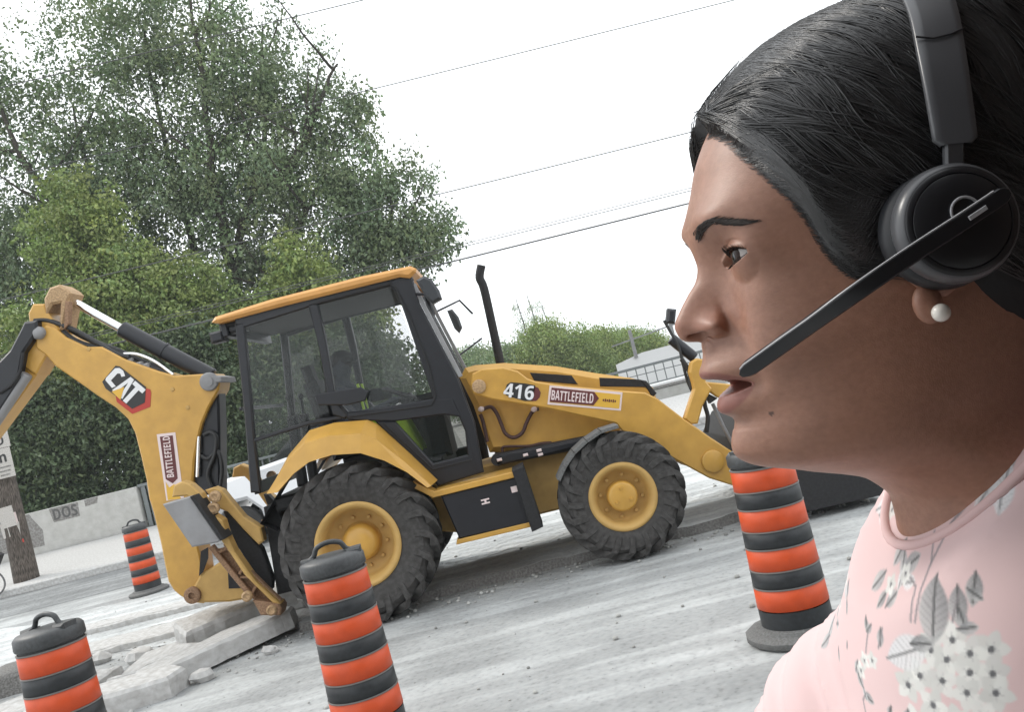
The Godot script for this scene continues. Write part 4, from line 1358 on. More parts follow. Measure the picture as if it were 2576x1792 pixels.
func build_street_edge() -> void:
	var b := Buf.new()
	box(b, Vector3(0, 0.07, -17.48), Vector3(120, 0.16, 0.2), 0.02)
	struct(part(self, "kerb", b, M.concrete))
	b = Buf.new()
	b.quad(Vector3(-60, 0.145, -17.57), Vector3(60, 0.145, -17.57), Vector3(60, 0.30, -23.9), Vector3(-60, 0.30, -23.9))
	struct(part(self, "pavement", b, M.concrete))
	# low concrete wall in front of the hedge
	var w := thing("concrete_wall", "low pale concrete wall with grey painted patches in front of the dark hedge", "wall", Vector3(-16.7, 0.29, -24.1))
	b = Buf.new()
	box(b, Vector3(0, 0.56, 0), Vector3(12.1, 1.16, 0.24), 0.015)
	part(w, "wall_panel", b, M.wall)
	b = Buf.new()
	prism(b, pv([1.2, 0.25, 3.32, 0.2, 3.36, 0.62, 3.15, 0.98, 3.1, 1.12, 1.2, 1.12]), 0.119, 0.123)
	part(w, "paint_patch", b, M.patch)
	b = Buf.new()
	prism(b, pv([4.62, 1.13, 5.0, 1.13, 4.95, 0.97, 4.62, 0.95]), 0.119, 0.123)
	part(w, "paint_patch", b, M.patch)
	b = Buf.new()
	prism(b, pv([3.70, 0.74, 4.42, 0.74, 4.44, 1.12, 3.64, 1.12]), 0.119, 0.1235)
	part(w, "paint_patch", b, M.patch)
	part_mesh(w, "lettering", text_mesh("DOS", 0.44, 0.004, 800), M.patch_dark, Transform3D(Basis.IDENTITY.scaled(Vector3(0.82, 0.92, 1)), Vector3(4.05, 0.93, 0.1265)))
	# stump of fence beside the wall, and a guard rail further on
	var fp := thing("fence_panel", "dark green slatted fence panel closing the gap beside the concrete wall", "fence", Vector3(-10.1, 0.29, -24.1))
	for i in 6:
		b = Buf.new()
		box(b, Vector3(-0.42 + i * 0.17, 0.55, 0), Vector3(0.12, 1.1, 0.05), 0.008)
		part(fp, "slat", b, M.rail)
	b = Buf.new()
	box(b, Vector3(0, 1.14, 0), Vector3(1.1, 0.08, 0.08), 0.01)
	part(fp, "top_rail", b, M.rail)
	var gr := thing("guard_rail", "grey guard rail with short uprights running behind the white car", "guard rail", Vector3(-6.0, 0.29, -23.6))
	b = Buf.new()
	box(b, Vector3(0, 1.06, 0), Vector3(7.0, 0.07, 0.09), 0.012)
	part(gr, "top_rail", b, M.rail)
	for i in 36:
		b = Buf.new()
		box(b, Vector3(-3.4 + i * 0.194, 0.52, 0), Vector3(0.04, 1.03, 0.04), 0.006)
		part(gr, "upright", b, M.rail)
	# ramp wall with a railing to the right, and the tall screen above it
	var rw := thing("ramp_wall", "beige ramp wall with white coping below the railing", "wall", Vector3(6.0, 0.2, -30.2))
	b = Buf.new()
	prism(b, pv([-4.6, -0.2, 26.0, -0.2, 26.0, 0.34, -2.3, 0.18, -4.6, 0.1]), -0.25, 0.25, 0.01)
	part(rw, "wall_panel", b, M.beige)
	b = Buf.new()
	prism(b, pv([-2.6, 0.17, 26.0, 0.335, 26.0, 0.49, -2.6, 0.30]), -0.3, 0.3, 0.01)
	part(rw, "coping", b, M.white_paint)
	var rl := thing("bridge_railing", "dark metal railing with thin balusters on the ramp wall", "railing", Vector3(6.0, 0.2, -30.0))
	b = Buf.new()
	bar(b, Vector3(-3.2, 0.98, 0), Vector3(14, 1.1, 0), 0.09, 0.07, 0.01)
	part(rl, "top_rail", b, M.rail)
	b = Buf.new()
	bar(b, Vector3(-2.4, 0.73, 0), Vector3(14, 0.80, 0), 0.03, 0.04, 0.006)
	part(rl, "middle_rail", b, M.rail)
	b = Buf.new()
	bar(b, Vector3(-2.4, 0.36, 0), Vector3(14, 0.46, 0), 0.04, 0.05, 0.006)
	part(rl, "bottom_rail", b, M.rail)
	for i in 52:
		b = Buf.new()
		var x := -2.4 + i * 0.315
		box(b, Vector3(x, 0.70 + x * 0.0065, 0), Vector3(0.035, 0.70, 0.035), 0.005)
		part(rl, "baluster", b, M.rail)
	var sc := thing("noise_screen", "tall pale screen of panels and posts standing beyond the railing", "screen", Vector3(6, 0.2, -38.0))
	b = Buf.new()
	prism(b, pv([-1.8, -0.2, 30, -0.2, 30, 1.9, -0.6, 1.45, -1.8, 1.2]), -0.06, 0.06)
	part(sc, "lower_panel", b, M.white_paint)
	for i in 9:
		b = Buf.new()
		var x := -0.9 + i * 1.75
		box(b, Vector3(x, 1.9 + i * 0.08, 0.1), Vector3(0.14, 1.2 + i * 0.06, 0.14), 0.01)
		part(sc, "post", b, M.grey_metal)
	b = Buf.new()
	bar(b, Vector3(-1.8, 2.0, 0.1), Vector3(14, 3.6, 0.1), 0.06, 0.06)
	part(sc, "top_rail", b, M.grey_metal)
	# side street bank seen past the loader
	var bw := thing("block_wall", "grey block wall at the far side of the road past the loader arm", "wall", Vector3(9.0, 0.1, -26.0))
	b = Buf.new()
	box(b, Vector3(0, 0.2, 0), Vector3(12, 0.42, 0.3), 0.02)
	part(bw, "wall_panel", b, M.wall)
	b = Buf.new()
	box(b, Vector3(0, 0.45, 0), Vector3(12.1, 0.09, 0.36), 0.015)
	part(bw, "coping", b, M.patch)
	# utility pole with notices
	for k in 2:
		var at := Vector3(-10.75, 0.15, -18.35) if k == 0 else Vector3(27.0, 0.15, -18.35)
		var p := thing("utility_pole", "weathered wooden utility pole with white notices and torn papers" if k == 0 else "bare wooden utility pole at the far end of the wires", "utility pole", at, "utility poles along the pavement")
		b = Buf.new()
		var pts := PackedVector3Array()
		var rad := []
		for i in 12:
			pts.append(Vector3(sin(i * 2.1) * 0.012, -0.1 + i * 1.0, cos(i * 1.3) * 0.012))
			rad.append(lerpf(0.235, 0.15, i / 11.0) + (0.012 if i == 0 else 0.0))
		tube(b, pts, rad, 20)
		part(p, "pole", b, M.wood)
		for e in [[10.06, 0.9], [8.2, 0.7], [5.72, 0.5], [4.4, 0.4]]:
			b = Buf.new()
			box(b, Vector3(0, e[0], 0.1), Vector3(0.1, 0.1, 0.5), 0.01)
			part(p, "bracket", b, M.grey_metal)
		if k == 0:
			b = Buf.new()
			box(b, Vector3(0.07, 3.02, 0.25), Vector3(0.72, 0.54, 0.012), 0.0)
			var sg := part(p, "notice", b, M.paper)
			part_mesh(sg, "lettering", text_mesh("D", 0.26, 0.003), M.logo_black, Transform3D(Basis.IDENTITY, Vector3(0.24, 2.90, 0.2592)))
			b = Buf.new()
			box(b, Vector3(0.02, 2.44, 0.25), Vector3(0.76, 0.60, 0.012), 0.0)
			sg = part(p, "notice", b, M.paper)
			part_mesh(sg, "lettering", text_mesh("n", 0.30, 0.003), M.logo_black, Transform3D(Basis.IDENTITY, Vector3(0.22, 2.56, 0.2592)))
			b = Buf.new()
			for i in 3:
				box(b, Vector3(0.20, 2.36 - i * 0.08, 0.2585), Vector3(0.30 - 0.05 * i, 0.03, 0.003))
			part(sg, "small_print", b, M.patch)
			for e in [[0.02, 1.36, 0.30, 0.42, "paper", 0.06], [0.13, 1.02, 0.10, 0.40, "paper", -0.1], [0.15, 1.30, 0.06, 0.25, "pink_white", 0.05], [0.16, 0.82, 0.09, 0.07, "red", 0.0], [-0.1, 1.1, 0.2, 0.3, "paper", 0.1]]:
				b = Buf.new()
				box(b, Vector3(e[0], e[1], 0.238 - absf(e[0]) * 0.45), Vector3(e[2], e[3], 0.004), 0.0, Basis(Vector3(0, 1, 0), e[0] * 3.6) * Basis(Vector3(0, 0, 1), e[5]))
				part(p, "torn_paper", b, M[e[4]])
	var lc := thing("loose_cable", "thin black cable looping down to the pavement beside the utility pole", "cable", Vector3(-10.9, 0.15, -18.0))
	b = Buf.new()
	tube(b, smooth_curve(PackedVector3Array([Vector3(-1.2, 3.4, 0.2), Vector3(-0.62, 1.4, 0.2), Vector3(-0.20, 0.62, 0.3), Vector3(0.14, 0.22, 0.4), Vector3(0.22, -0.02, 0.7), Vector3(-0.06, -0.13, 1.05), Vector3(-0.9, -0.13, 1.4)]), 8), 0.018, 8)
	part(lc, "cable", b, M.wire)

# ---------- vegetation ----------
func leaf_clump(count: int, rad: float, size: float, sd: int) -> Mesh:
	var r := RandomNumberGenerator.new()
	r.seed = sd
	var b := Buf.new()
	for i in count:
		var p := Vector3(r.randfn(), r.randfn(), r.randfn()).normalized() * rad * pow(r.randf(), 0.45)
		p.y *= 0.75
		var d := Vector3(r.randfn(), r.randfn() - 0.35, r.randfn()).normalized()
		var up := Vector3(r.randfn() * 0.8, 1.0, r.randfn() * 0.8).normalized()
		var s := up.cross(d).normalized()
		up = d.cross(s)
		var l := size * r.randf_range(0.7, 1.25)
		var w := l * 0.30
		var a := p
		var e := p + d * l - up * l * 0.15
		var m := p + d * l * 0.45
		b.tri(a, m + s * w + up * w * 0.35, e)
		b.tri(a, e, m - s * w + up * w * 0.35)
		for q in 6:
			var g := r.randf() if q == 0 else 0.0
			var cc := 0.75 + 0.5 * fmod(i * 0.618, 1.0)
			b.c.append(Color(cc, cc, cc))
	return mesh_of(b)

# lobes: [centre, radii, clumps]
func foliage(parent: Node3D, called: String, lobes: Array, mesh: Mesh, m: Material, tint: float, sd: int, hole := 0.0, inner := 0.3) -> void:
	var r := RandomNumberGenerator.new()
	r.seed = sd
	var f := FastNoiseLite.new()
	f.seed = sd
	f.frequency = 0.33
	f.fractal_octaves = 2
	var tr := []
	for l in lobes:
		var c: Vector3 = l[0]
		var rd: Vector3 = l[1]
		var got := 0
		var tries := 0
		while got < int(l[2]) and tries < int(l[2]) * 8:
			tries += 1
			var d := Vector3(r.randfn(), r.randfn(), r.randfn()).normalized()
			var k := inner + (1.0 - inner) * pow(r.randf(), 0.6)
			var p := c + d * rd * k * (1.0 + f.get_noise_3dv(d * 6.0 + c) * 0.35)
			if f.get_noise_3dv(p * 2.6) < hole - 0.25:
				continue
			got += 1
			tr.append(Transform3D(Basis.from_euler(Vector3(r.randf() * 0.8, r.randf() * TAU, r.randf() * 0.8)) * r.randf_range(0.7, 1.25), p))
	var mm := MultiMesh.new()
	mm.transform_format = MultiMesh.TRANSFORM_3D
	mm.use_colors = true
	mm.mesh = mesh
	mm.instance_count = tr.size()
	for i in tr.size():
		mm.set_instance_transform(i, tr[i])
		var g := 1.0 + r.randf_range(-tint, tint)
		mm.set_instance_color(i, Color(g * r.randf_range(0.9, 1.12), g, g * r.randf_range(0.8, 1.1)))
	var o := MultiMeshInstance3D.new()
	o.name = called
	o.multimesh = mm
	o.material_override = m
	parent.add_child(o, true)
	o.set_meta("kind", "stuff")

func limb(b: Buf, p: Array, r0: float, r1: float, sides := 8) -> void:
	var pts := smooth_curve(PackedVector3Array(p), 5)
	var rad := []
	for i in pts.size():
		rad.append(lerpf(r0, r1, float(i) / (pts.size() - 1)))
		pts[i] += Vector3(sin(i * 1.7 + r0 * 40), 0, cos(i * 2.3 + r0 * 30)) * r0 * 0.25
	tube(b, pts, rad, sides)

func build_trees() -> void:
	var clump := leaf_clump(46, 0.62, 0.145, 101)
	var clump_small := leaf_clump(30, 0.42, 0.15, 102)
	# the big tree: many upright limbs, a tall ragged crown
	var t := thing("big_tree", "tall broad tree with a ragged grey-green crown behind the yellow boom", "tree", Vector3(-9.3, 0.3, -31.0))
	var b := Buf.new()
	limb(b, [Vector3(0, -0.4, 0), Vector3(0.1, 2.0, 0), Vector3(-0.1, 4.0, 0.1), Vector3(0.2, 6.0, 0)], 0.55, 0.34, 14)
	part(t, "trunk", b, M.bark)
	var lim := [
		[Vector3(0, 3.2, 0), Vector3(-2.0, 6.5, 0.6), Vector3(-3.0, 10.0, 0.8), Vector3(-3.4, 14.5, 0.5)],
		[Vector3(0.1, 4.5, 0), Vector3(-0.6, 8.0, -0.4), Vector3(-0.9, 12.0, -0.5), Vector3(-0.5, 17.0, 0)],
		[Vector3(0.2, 5.5, 0), Vector3(1.2, 8.5, 0.5), Vector3(2.8, 11.5, 0.6), Vector3(3.6, 15.5, 0.4)],
		[Vector3(0.1, 4.2, 0), Vector3(1.9, 6.2, 0.8), Vector3(3.6, 8.6, 1.0), Vector3(5.2, 10.6, 0.7)],
		[Vector3(1.2, 5.4, 0.4), Vector3(3.2, 6.4, 0.6), Vector3(5.2, 7.0, 0.6), Vector3(7.2, 7.9, 0.6)],
		[Vector3(0, 3.8, 0), Vector3(-2.8, 5.2, 0.3), Vector3(-5.6, 7.6, 0.4), Vector3(-7.8, 10.6, 0.2)],
		[Vector3(-2.4, 7.6, 0.6), Vector3(-3.9, 10.2, 1.0), Vector3(-5.2, 13.0, 1.2), Vector3(-5.6, 16.0, 1.0)],
		[Vector3(0.6, 7.2, 0.3), Vector3(0.9, 10.5, 0.9), Vector3(1.3, 13.5, 1.0), Vector3(1.6, 17.5, 0.8)],
		[Vector3(2.0, 9.8, 0.6), Vector3(3.8, 10.6, 0.9), Vector3(5.0, 12.2, 1.0), Vector3(5.9, 13.4, 1.0)]]
	b = Buf.new()
	for l in lim:
		limb(b, l, 0.20, 0.035)
		for k in 7:
			var s := rng.randf_range(0.3, 0.95)
			var i := int(s * 3)
			var p: Vector3 = l[i].lerp(l[i + 1], s * 3 - i)
			var d := Vector3(rng.randfn() * 0.9, absf(rng.randfn()) * 0.6 + 0.35, rng.randfn() * 0.7)
			limb(b, [p, p + d * 0.8, p + d * 1.5 + Vector3(0, 0.3, 0)], 0.06, 0.012, 5)
	part(t, "limbs", b, M.bark)
	foliage(t, "crown", [
		[Vector3(-0.5, 16.5, 0), Vector3(4.2, 3.6, 3.0), 384], [Vector3(-3.2, 12.5, 0), Vector3(3.0, 3.6, 2.6), 384],
		[Vector3(2.6, 13.2, 0), Vector3(3.2, 3.4, 2.6), 384], [Vector3(0.2, 10.2, 0), Vector3(3.6, 2.9, 2.4), 347],
		[Vector3(4.0, 9.6, 0.4), Vector3(2.8, 2.2, 2.2), 266], [Vector3(6.2, 8.6, 0.4), Vector3(2.1, 1.7, 1.7), 130], [Vector3(6.9, 6.9, 0.4), Vector3(1.7, 1.3, 1.5), 117],
		[Vector3(4.6, 6.6, 0.4), Vector3(2.2, 1.7, 1.8), 161], [Vector3(-5.2, 9.0, 0.2), Vector3(3.0, 2.8, 2.4), 291], [Vector3(-7.6, 10.5, 0), Vector3(2.6, 3.0, 2.2), 266],
		[Vector3(-6.6, 15.5, 0.6), Vector3(2.6, 2.6, 2.2), 161], [Vector3(-8.4, 6.6, 0), Vector3(2.4, 2.2, 2.0), 198], [Vector3(-2.6, 7.0, 0), Vector3(3.2, 2.0, 2.0), 235], [Vector3(1.4, 6.6, 0), Vector3(2.6, 1.8, 2.0), 186], [Vector3(5.6, 11.6, 0.6), Vector3(1.5, 1.5, 1.4), 68]],
		clump, M.leaf, 0.22, 201, 0.20, 0.12)
	# lighter trees in front of it
	var lt := [
		["bright yellow-green leafy tree rising behind the raised dipper stick", Vector3(-11.9, 0.3, -27.5), [[Vector3(-0.2, 9.0, 0), Vector3(1.7, 2.1, 1.4), 330], [Vector3(2.6, 6.2, 0), Vector3(1.8, 1.5, 1.4), 240], [Vector3(0.6, 6.8, 0), Vector3(2.2, 1.7, 1.7), 380], [Vector3(1.2, 5.0, 0), Vector3(2.6, 1.7, 1.8), 430], [Vector3(-2.0, 5.6, 0), Vector3(2.0, 2.2, 1.6), 330], [Vector3(-2.6, 3.4, 0), Vector3(2.4, 1.8, 1.6), 330]], 8.6],
		["light green young tree behind the rear of the cab roof", Vector3(-6.2, 0.3, -27.5), [[Vector3(0.4, 6.2, 0), Vector3(1.1, 1.5, 1.0), 170], [Vector3(-0.6, 4.9, 0), Vector3(1.7, 1.4, 1.3), 270], [Vector3(-2.2, 4.4, 0), Vector3(1.7, 1.5, 1.3), 270], [Vector3(1.6, 4.2, 0), Vector3(1.7, 1.4, 1.3), 260], [Vector3(0, 3.0, 0), Vector3(2.6, 1.2, 1.4), 280]], 6.2]]
	var sd := 300
	for e in lt:
		var y := thing("leafy_tree", e[0], "tree", e[1])
		b = Buf.new()
		limb(b, [Vector3(0, -0.4, 0), Vector3(0.1, 1.5, 0), Vector3(0, 3.0, 0)], 0.16, 0.10, 10)
		part(y, "trunk", b, M.bark)
		b = Buf.new()
		for l in e[2]:
			limb(b, [Vector3(0, 2.2, 0), Vector3(0, 2.8, 0).lerp(l[0], 0.5), l[0] + Vector3(0, 0.6, 0)], 0.08, 0.015, 6)
		part(y, "limbs", b, M.bark)
		foliage(y, "crown", e[2], clump_small, M.leaf_light, 0.22, sd, 0.0, 0.1)
		sd += 1
	# dark hedge of shrubs straight behind the wall
	var hx := [-21.0, -18.2, -15.6, -13.2, -10.9, -8.6, -6.3, -4.2]
	var what := ["behind the far end of the concrete wall", "behind the wall beside the utility pole", "behind the white notices", "behind the grey lettered patch of the wall", "behind the bend of the yellow boom", "behind the black boom cylinder", "behind the white car", "behind the rear window of the cab", "behind the cab door", "behind the cab front pillar"]
	for i in hx.size():
		var h := thing("hedge_shrub", "dense dark green shrub growing " + what[i], "shrub", Vector3(hx[i], 0.3, -26.0 + (i % 2) * 0.5), "shrubs of the dark hedge")
		b = Buf.new()
		for k in 5:
			limb(b, [Vector3(0, -0.4, 0), Vector3(rng.randfn() * 0.3, 1.0, rng.randfn() * 0.3), Vector3(rng.randfn() * 0.8, 2.4, rng.randfn() * 0.5)], 0.06, 0.015, 5)
		part(h, "stems", b, M.bark)
		var hh := rng.randf_range(0.9, 1.15)
		foliage(h, "crown", [[Vector3(0, 1.1, 0), Vector3(1.6, 1.3, 1.0), 330], [Vector3(0.2, 2.6 * hh, 0), Vector3(1.6, 1.3, 1.0), 330], [Vector3(-0.5, 3.8 * hh, -0.2), Vector3(1.3, 1.1, 0.9), 150]], clump_small, M.leaf_dark, 0.25, 400 + i, -1.0, 0.05)
	# distant trees past the hood
	var far := [
		["round mid-green tree just right of the exhaust stack", Vector3(2.4, 0, -52), 2.6, 4.6, "leaf_light", 420],
		["broad green tree beside the bridge railing", Vector3(5.6, 0, -56), 3.4, 3.6, "leaf_light", 520],
		["pale green tree behind the cab mirror", Vector3(-2.6, 0, -58), 3.2, 4.6, "leaf_pale", 460],
		["low grey-green tree between the exhaust stack and the cab", Vector3(0.2, 0, -54), 2.4, 3.9, "leaf_pale", 360],
		["small grey-green tree above the end of the hood", Vector3(7.9, 0, -60), 2.2, 3.2, "leaf_pale", 300],
		["thin pale treetop rising above the far tree line", Vector3(2.2, 0, -110), 1.5, 12.0, "leaf_pale", 34],
		["slender pale treetop second above the far tree line", Vector3(5.2, 0, -112), 1.4, 10.6, "leaf_pale", 30],
		["feathery pale treetop over the green trees", Vector3(3.8, 0, -115), 1.2, 12.6, "leaf_pale", 26]]
	sd = 500
	for e in far:
		var y := thing("distant_tree", e[0], "tree", e[1], "trees far down the road")
		b = Buf.new()
		limb(b, [Vector3(0, -0.3, 0), Vector3(0.2, e[3] * 0.5, 0), Vector3(0, e[3], 0)], 0.2, 0.04, 7)
		part(y, "trunk", b, M.bark)
		var R: float = e[2]
		var H: float = e[3]
		foliage(y, "crown", [[Vector3(0, H * 0.62, 0), Vector3(R, H * 0.38, R), e[5]], [Vector3(R * 0.5, H * 0.42, 0), Vector3(R * 0.8, H * 0.36, R * 0.8), e[5] * 0.5], [Vector3(-R * 0.6, H * 0.42, 0), Vector3(R * 0.8, H * 0.36, R * 0.8), e[5] * 0.5], [Vector3(-0.2 * R, H * 0.86, 0), Vector3(R * 0.5, H * 0.2, R * 0.5), e[5] * 0.3]], clump, M[e[4]], 0.2, sd, -0.1, 0.15)
		sd += 1

# ---------- things on the road ----------
func make_barrel(label: String, at: Vector3, turn: float, group := "striped road work barrels") -> Node3D:
	var o := thing("traffic_barrel", label, "traffic barrel", at, group)
	o.rotation.y = turn
	var segs := 48
	var r0 := 0.152   # bottom of the body
	var y := 0.07
	var b := Buf.new()
	# heavy rubber base, slightly eight-sided
	lathe(b, pv([0.0, 0.0, 0.27, 0.0, 0.28, 0.012, 0.28, 0.035, 0.26, 0.05, 0.225, 0.055, 0.215, 0.07, 0.19, 0.075, 0.0, 0.075]), 16, Transform3D.IDENTITY, 0.75)
	part(o, "base", b, M.barrel_base)
	b = Buf.new()
	lathe(b, pv([0.184, 0.06, 0.184, 0.165]), segs)
	part(o, "foot_band", b, M.barrel_black)
	var h := 0.165
	var rad := 0.186
	for i in 7:
		var orange := i % 2 == 0
		var bh := 0.116 if orange else 0.091
		b = Buf.new()
		var r1 := rad - 0.0030
		lathe(b, pv([rad - 0.004, h + 0.004, rad, h + 0.006, r1, h + bh - 0.006, r1 - 0.004, h + bh - 0.004]), segs, Transform3D.IDENTITY, 0.3)
		part(o, "orange_band" if orange else "black_band", b, M.barrel_orange if orange else M.barrel_black)
		b = Buf.new()
		lathe(b, pv([r1 - 0.005, h + bh - 0.005, r1 + 0.0025, h + bh - 0.003, r1 + 0.0025, h + bh + 0.003, r1 - 0.005, h + bh + 0.005]), segs, Transform3D.IDENTITY, 0.8)
		part(o, "rib", b, M.barrel_edge)
		rad = r1
		h += bh
	b = Buf.new()
	lathe(b, pv([rad - 0.012, h + 0.002, rad - 0.012, h + 0.014, rad + 0.002, h + 0.018, rad + 0.006, h + 0.03, rad + 0.004, h + 0.075, rad - 0.012, h + 0.092, rad * 0.55, h + 0.102, 0, h + 0.104]), segs, Transform3D.IDENTITY, 0.7)
	part(o, "lid", b, M.barrel_lid)
	b = Buf.new()
	var hp := smooth_curve(PackedVector3Array([Vector3(-0.13, h + 0.085, 0), Vector3(-0.085, h + 0.112, 0), Vector3(-0.06, h + 0.15, 0), Vector3(0, h + 0.165, 0), Vector3(0.06, h + 0.15, 0), Vector3(0.085, h + 0.112, 0), Vector3(0.13, h + 0.085, 0)]), 5)
	tube(b, hp, 0.0135, 10)
	box(b, Vector3(0.12, h + 0.095, 0), Vector3(0.08, 0.03, 0.10), 0.012)
	box(b, Vector3(-0.12, h + 0.093, 0), Vector3(0.07, 0.026, 0.09), 0.012)
	part(o, "handle", b, M.barrel_lid)
	return o

func build_barrels() -> void:
	make_barrel("orange and black striped barrel in front of the rear wheel of the loader", Vector3(-1.17, 0, -4.68), 0.15)
	make_barrel("orange and black striped barrel under the woman's chin near the loader bucket", Vector3(1.115, 0.0, -4.74), 0.4).rotate_object_local(Vector3(0, 0, 1), deg_to_rad(-1.6))
	make_barrel("orange and black striped barrel beside the broken concrete slabs", Vector3(-2.66, 0, -4.62), -0.35)
	make_barrel("distant orange and black striped barrel between the boom and the pale wall", Vector3(-5.86, 0, -12.85), 0.3)

func slab(called: String, label: String, poly: Array, thick: float, at: Vector3, rot: Vector3, m: Material, group := "broken slabs of concrete") -> void:
	var o := thing(called, label, "concrete slab", at, group)
	var p := pv(poly)
	# split the edges and roughen them
	var q := PackedVector2Array()
	for i in p.size():
		var a := p[i]
		var c := p[(i + 1) % p.size()]
		var k := maxi(int(a.distance_to(c) / 0.09), 1)
		for j in k:
			var s := a.lerp(c, float(j) / k)
			q.append(s + Vector2(rng.randf_range(-0.012, 0.012), rng.randf_range(-0.012, 0.012)))
	var b := Buf.new()
	var q2 := ccw(q)
	var ins := inset(q2, 0.022)
	var low := inset(q2, -0.008)
	var n := q2.size()
	var y1 := PackedFloat32Array()
	for i in n:
		y1.append(thick + rng.randf_range(-0.008, 0.008))
	# up is +y: polygon lies in x, -z
	for i in n:
		var j := (i + 1) % n
		var A := Vector3(low[i].x, 0, -low[i].y)
		var B := Vector3(low[j].x, 0, -low[j].y)
		var C := Vector3(q2[j].x, y1[j] * 0.86, -q2[j].y)
		var D := Vector3(q2[i].x, y1[i] * 0.86, -q2[i].y)
		var E := Vector3(ins[i].x, y1[i], -ins[i].y)
		var F := Vector3(ins[j].x, y1[j], -ins[j].y)
		b.quad(A, B, C, D)
		b.quad(D, C, F, E)
	var t3 := Geometry2D.triangulate_polygon(ins)
	for i in range(0, t3.size(), 3):
		var v := []
		var w := []
		for e in 3:
			var id := t3[i + e]
			v.append(Vector3(ins[id].x, y1[id], -ins[id].y))
			w.append(Vector3(low[id].x, 0, -low[id].y))
		if (v[1] - v[0]).cross(v[2] - v[0]).y < 0:
			v.reverse()
			w.reverse()
		b.tri(v[0], v[1], v[2])
		b.tri(w[0], w[2], w[1])
	o.rotation = rot
	part(o, "slab", b, m)

func build_debris() -> void:
	slab("concrete_slab", "long broken concrete slab tipped up beside the rear wheel", [-0.74, -0.24, 0.52, -0.22, 0.68, 0.0, 0.58, 0.24, 0.1, 0.30, -0.64, 0.27, -0.82, 0.04], 0.15, Vector3(-2.92, 0.02, -7.55), Vector3(-0.06, 0.75, 0.05), M.concrete)
	slab("concrete_slab", "wedge of broken concrete leaning behind the long slab", [-0.58, -0.24, 0.52, -0.18, 0.6, 0.12, 0.24, 0.32, -0.54, 0.24], 0.22, Vector3(-3.12, 0.02, -8.55), Vector3(0.10, 0.65, 0.04), M.concrete)
	slab("concrete_slab", "squat broken slab end between the long slab and the striped barrel", [-0.70, -0.20, 0.36, -0.2, 0.48, 0.0, 0.34, 0.20, -0.66, 0.18], 0.17, Vector3(-3.45, 0.0, -6.72), Vector3(0.05, 0.35, -0.03), M.concrete)
	slab("concrete_slab", "grey broken slab behind the striped barrel at the kerb side", [-0.6, -0.25, 0.4, -0.28, 0.5, 0.1, 0.1, 0.26, -0.5, 0.22], 0.2, Vector3(-5.35, 0.0, -8.35), Vector3(0.03, 0.2, 0.02), M.concrete_dark)
	slab("concrete_slab", "flat cracked slab under the stabilizer foot", [-0.7, -0.2, 0.5, -0.18, 0.72, 0.0, 0.5, 0.2, -0.66, 0.2], 0.08, Vector3(-2.55, 0.0, -8.12), Vector3(0.02, 0.25, 0.0), M.concrete)
	slab("concrete_slab", "wide pale slab lying flat behind the broken wedge", [-1.5, -0.3, 1.3, -0.34, 1.5, 0.2, 0.4, 0.36, -1.4, 0.3], 0.06, Vector3(-4.1, 0.0, -9.3), Vector3(0.0, 0.06, 0.0), M.concrete)
	slab("concrete_slab", "narrow pale slab lying flat near the pavement barrel", [-1.6, -0.22, 1.6, -0.2, 1.7, 0.15, 0.2, 0.24, -1.5, 0.2], 0.07, Vector3(-4.6, 0.0, -10.6), Vector3(0.0, -0.04, 0.0), M.concrete)
	slab("concrete_slab", "thin broken plate of concrete lying before the left striped barrel", [-0.5, -0.25, 0.3, -0.3, 0.52, 0.0, 0.2, 0.3, -0.42, 0.22], 0.10, Vector3(-4.35, 0.0, -7.45), Vector3(0.05, 0.5, 0.04), M.concrete)
	slab("concrete_slab", "small tilted plate resting between the wedge and the long slab", [-0.3, -0.18, 0.26, -0.2, 0.34, 0.1, 0.0, 0.24, -0.28, 0.16], 0.09, Vector3(-3.55, 0.02, -7.72), Vector3(0.22, -0.3, 0.08), M.concrete)
	for e in [[-2.9, -6.9, 0.10, "flat grey lump of concrete at the near end of the long slab"], [-3.75, -7.35, 0.12, "rounded pale lump between the squat slab and the left barrel"], [-2.45, -7.25, 0.07, "small pale lump between the long slab and the striped barrel"], [-3.6, -7.9, 0.09, "pale lump lying against the broken wedge"], [-4.0, -6.95, 0.06, "small lump on the dusty road beyond the squat slab"], [-2.62, -8.75, 0.10, "lump in the shade under the stabilizer foot"], [-3.9, -8.1, 0.14, "largest pale lump behind the squat slab"], [-4.5, -8.6, 0.11, "pale lump before the grey slab"], [-3.05, -7.25, 0.05, "tiny lump between the two front slabs"]]:
		var o := thing("concrete_lump", e[3], "rubble", Vector3(e[0], 0, e[1]), "lumps of rubble by the slabs")
		var b := Buf.new()
		var s: float = e[2]
		ellipsoid(b, Vector3(0, s * 0.42, 0), Vector3(s, s * 0.55, s * 0.8), 8)
		var f := FastNoiseLite.new()
		f.seed = int(s * 1000)
		f.frequency = 6.0
		for i in b.v.size():
			b.v[i] *= 1.0 + f.get_noise_3dv(b.v[i]) * 0.5
		for i in range(0, b.v.size(), 3):
			var nn := (b.v[i + 2] - b.v[i]).cross(b.v[i + 1] - b.v[i]).normalized()
			for k in 3:
				b.n[i + k] = nn
		part(o, "lump", b, M.concrete)

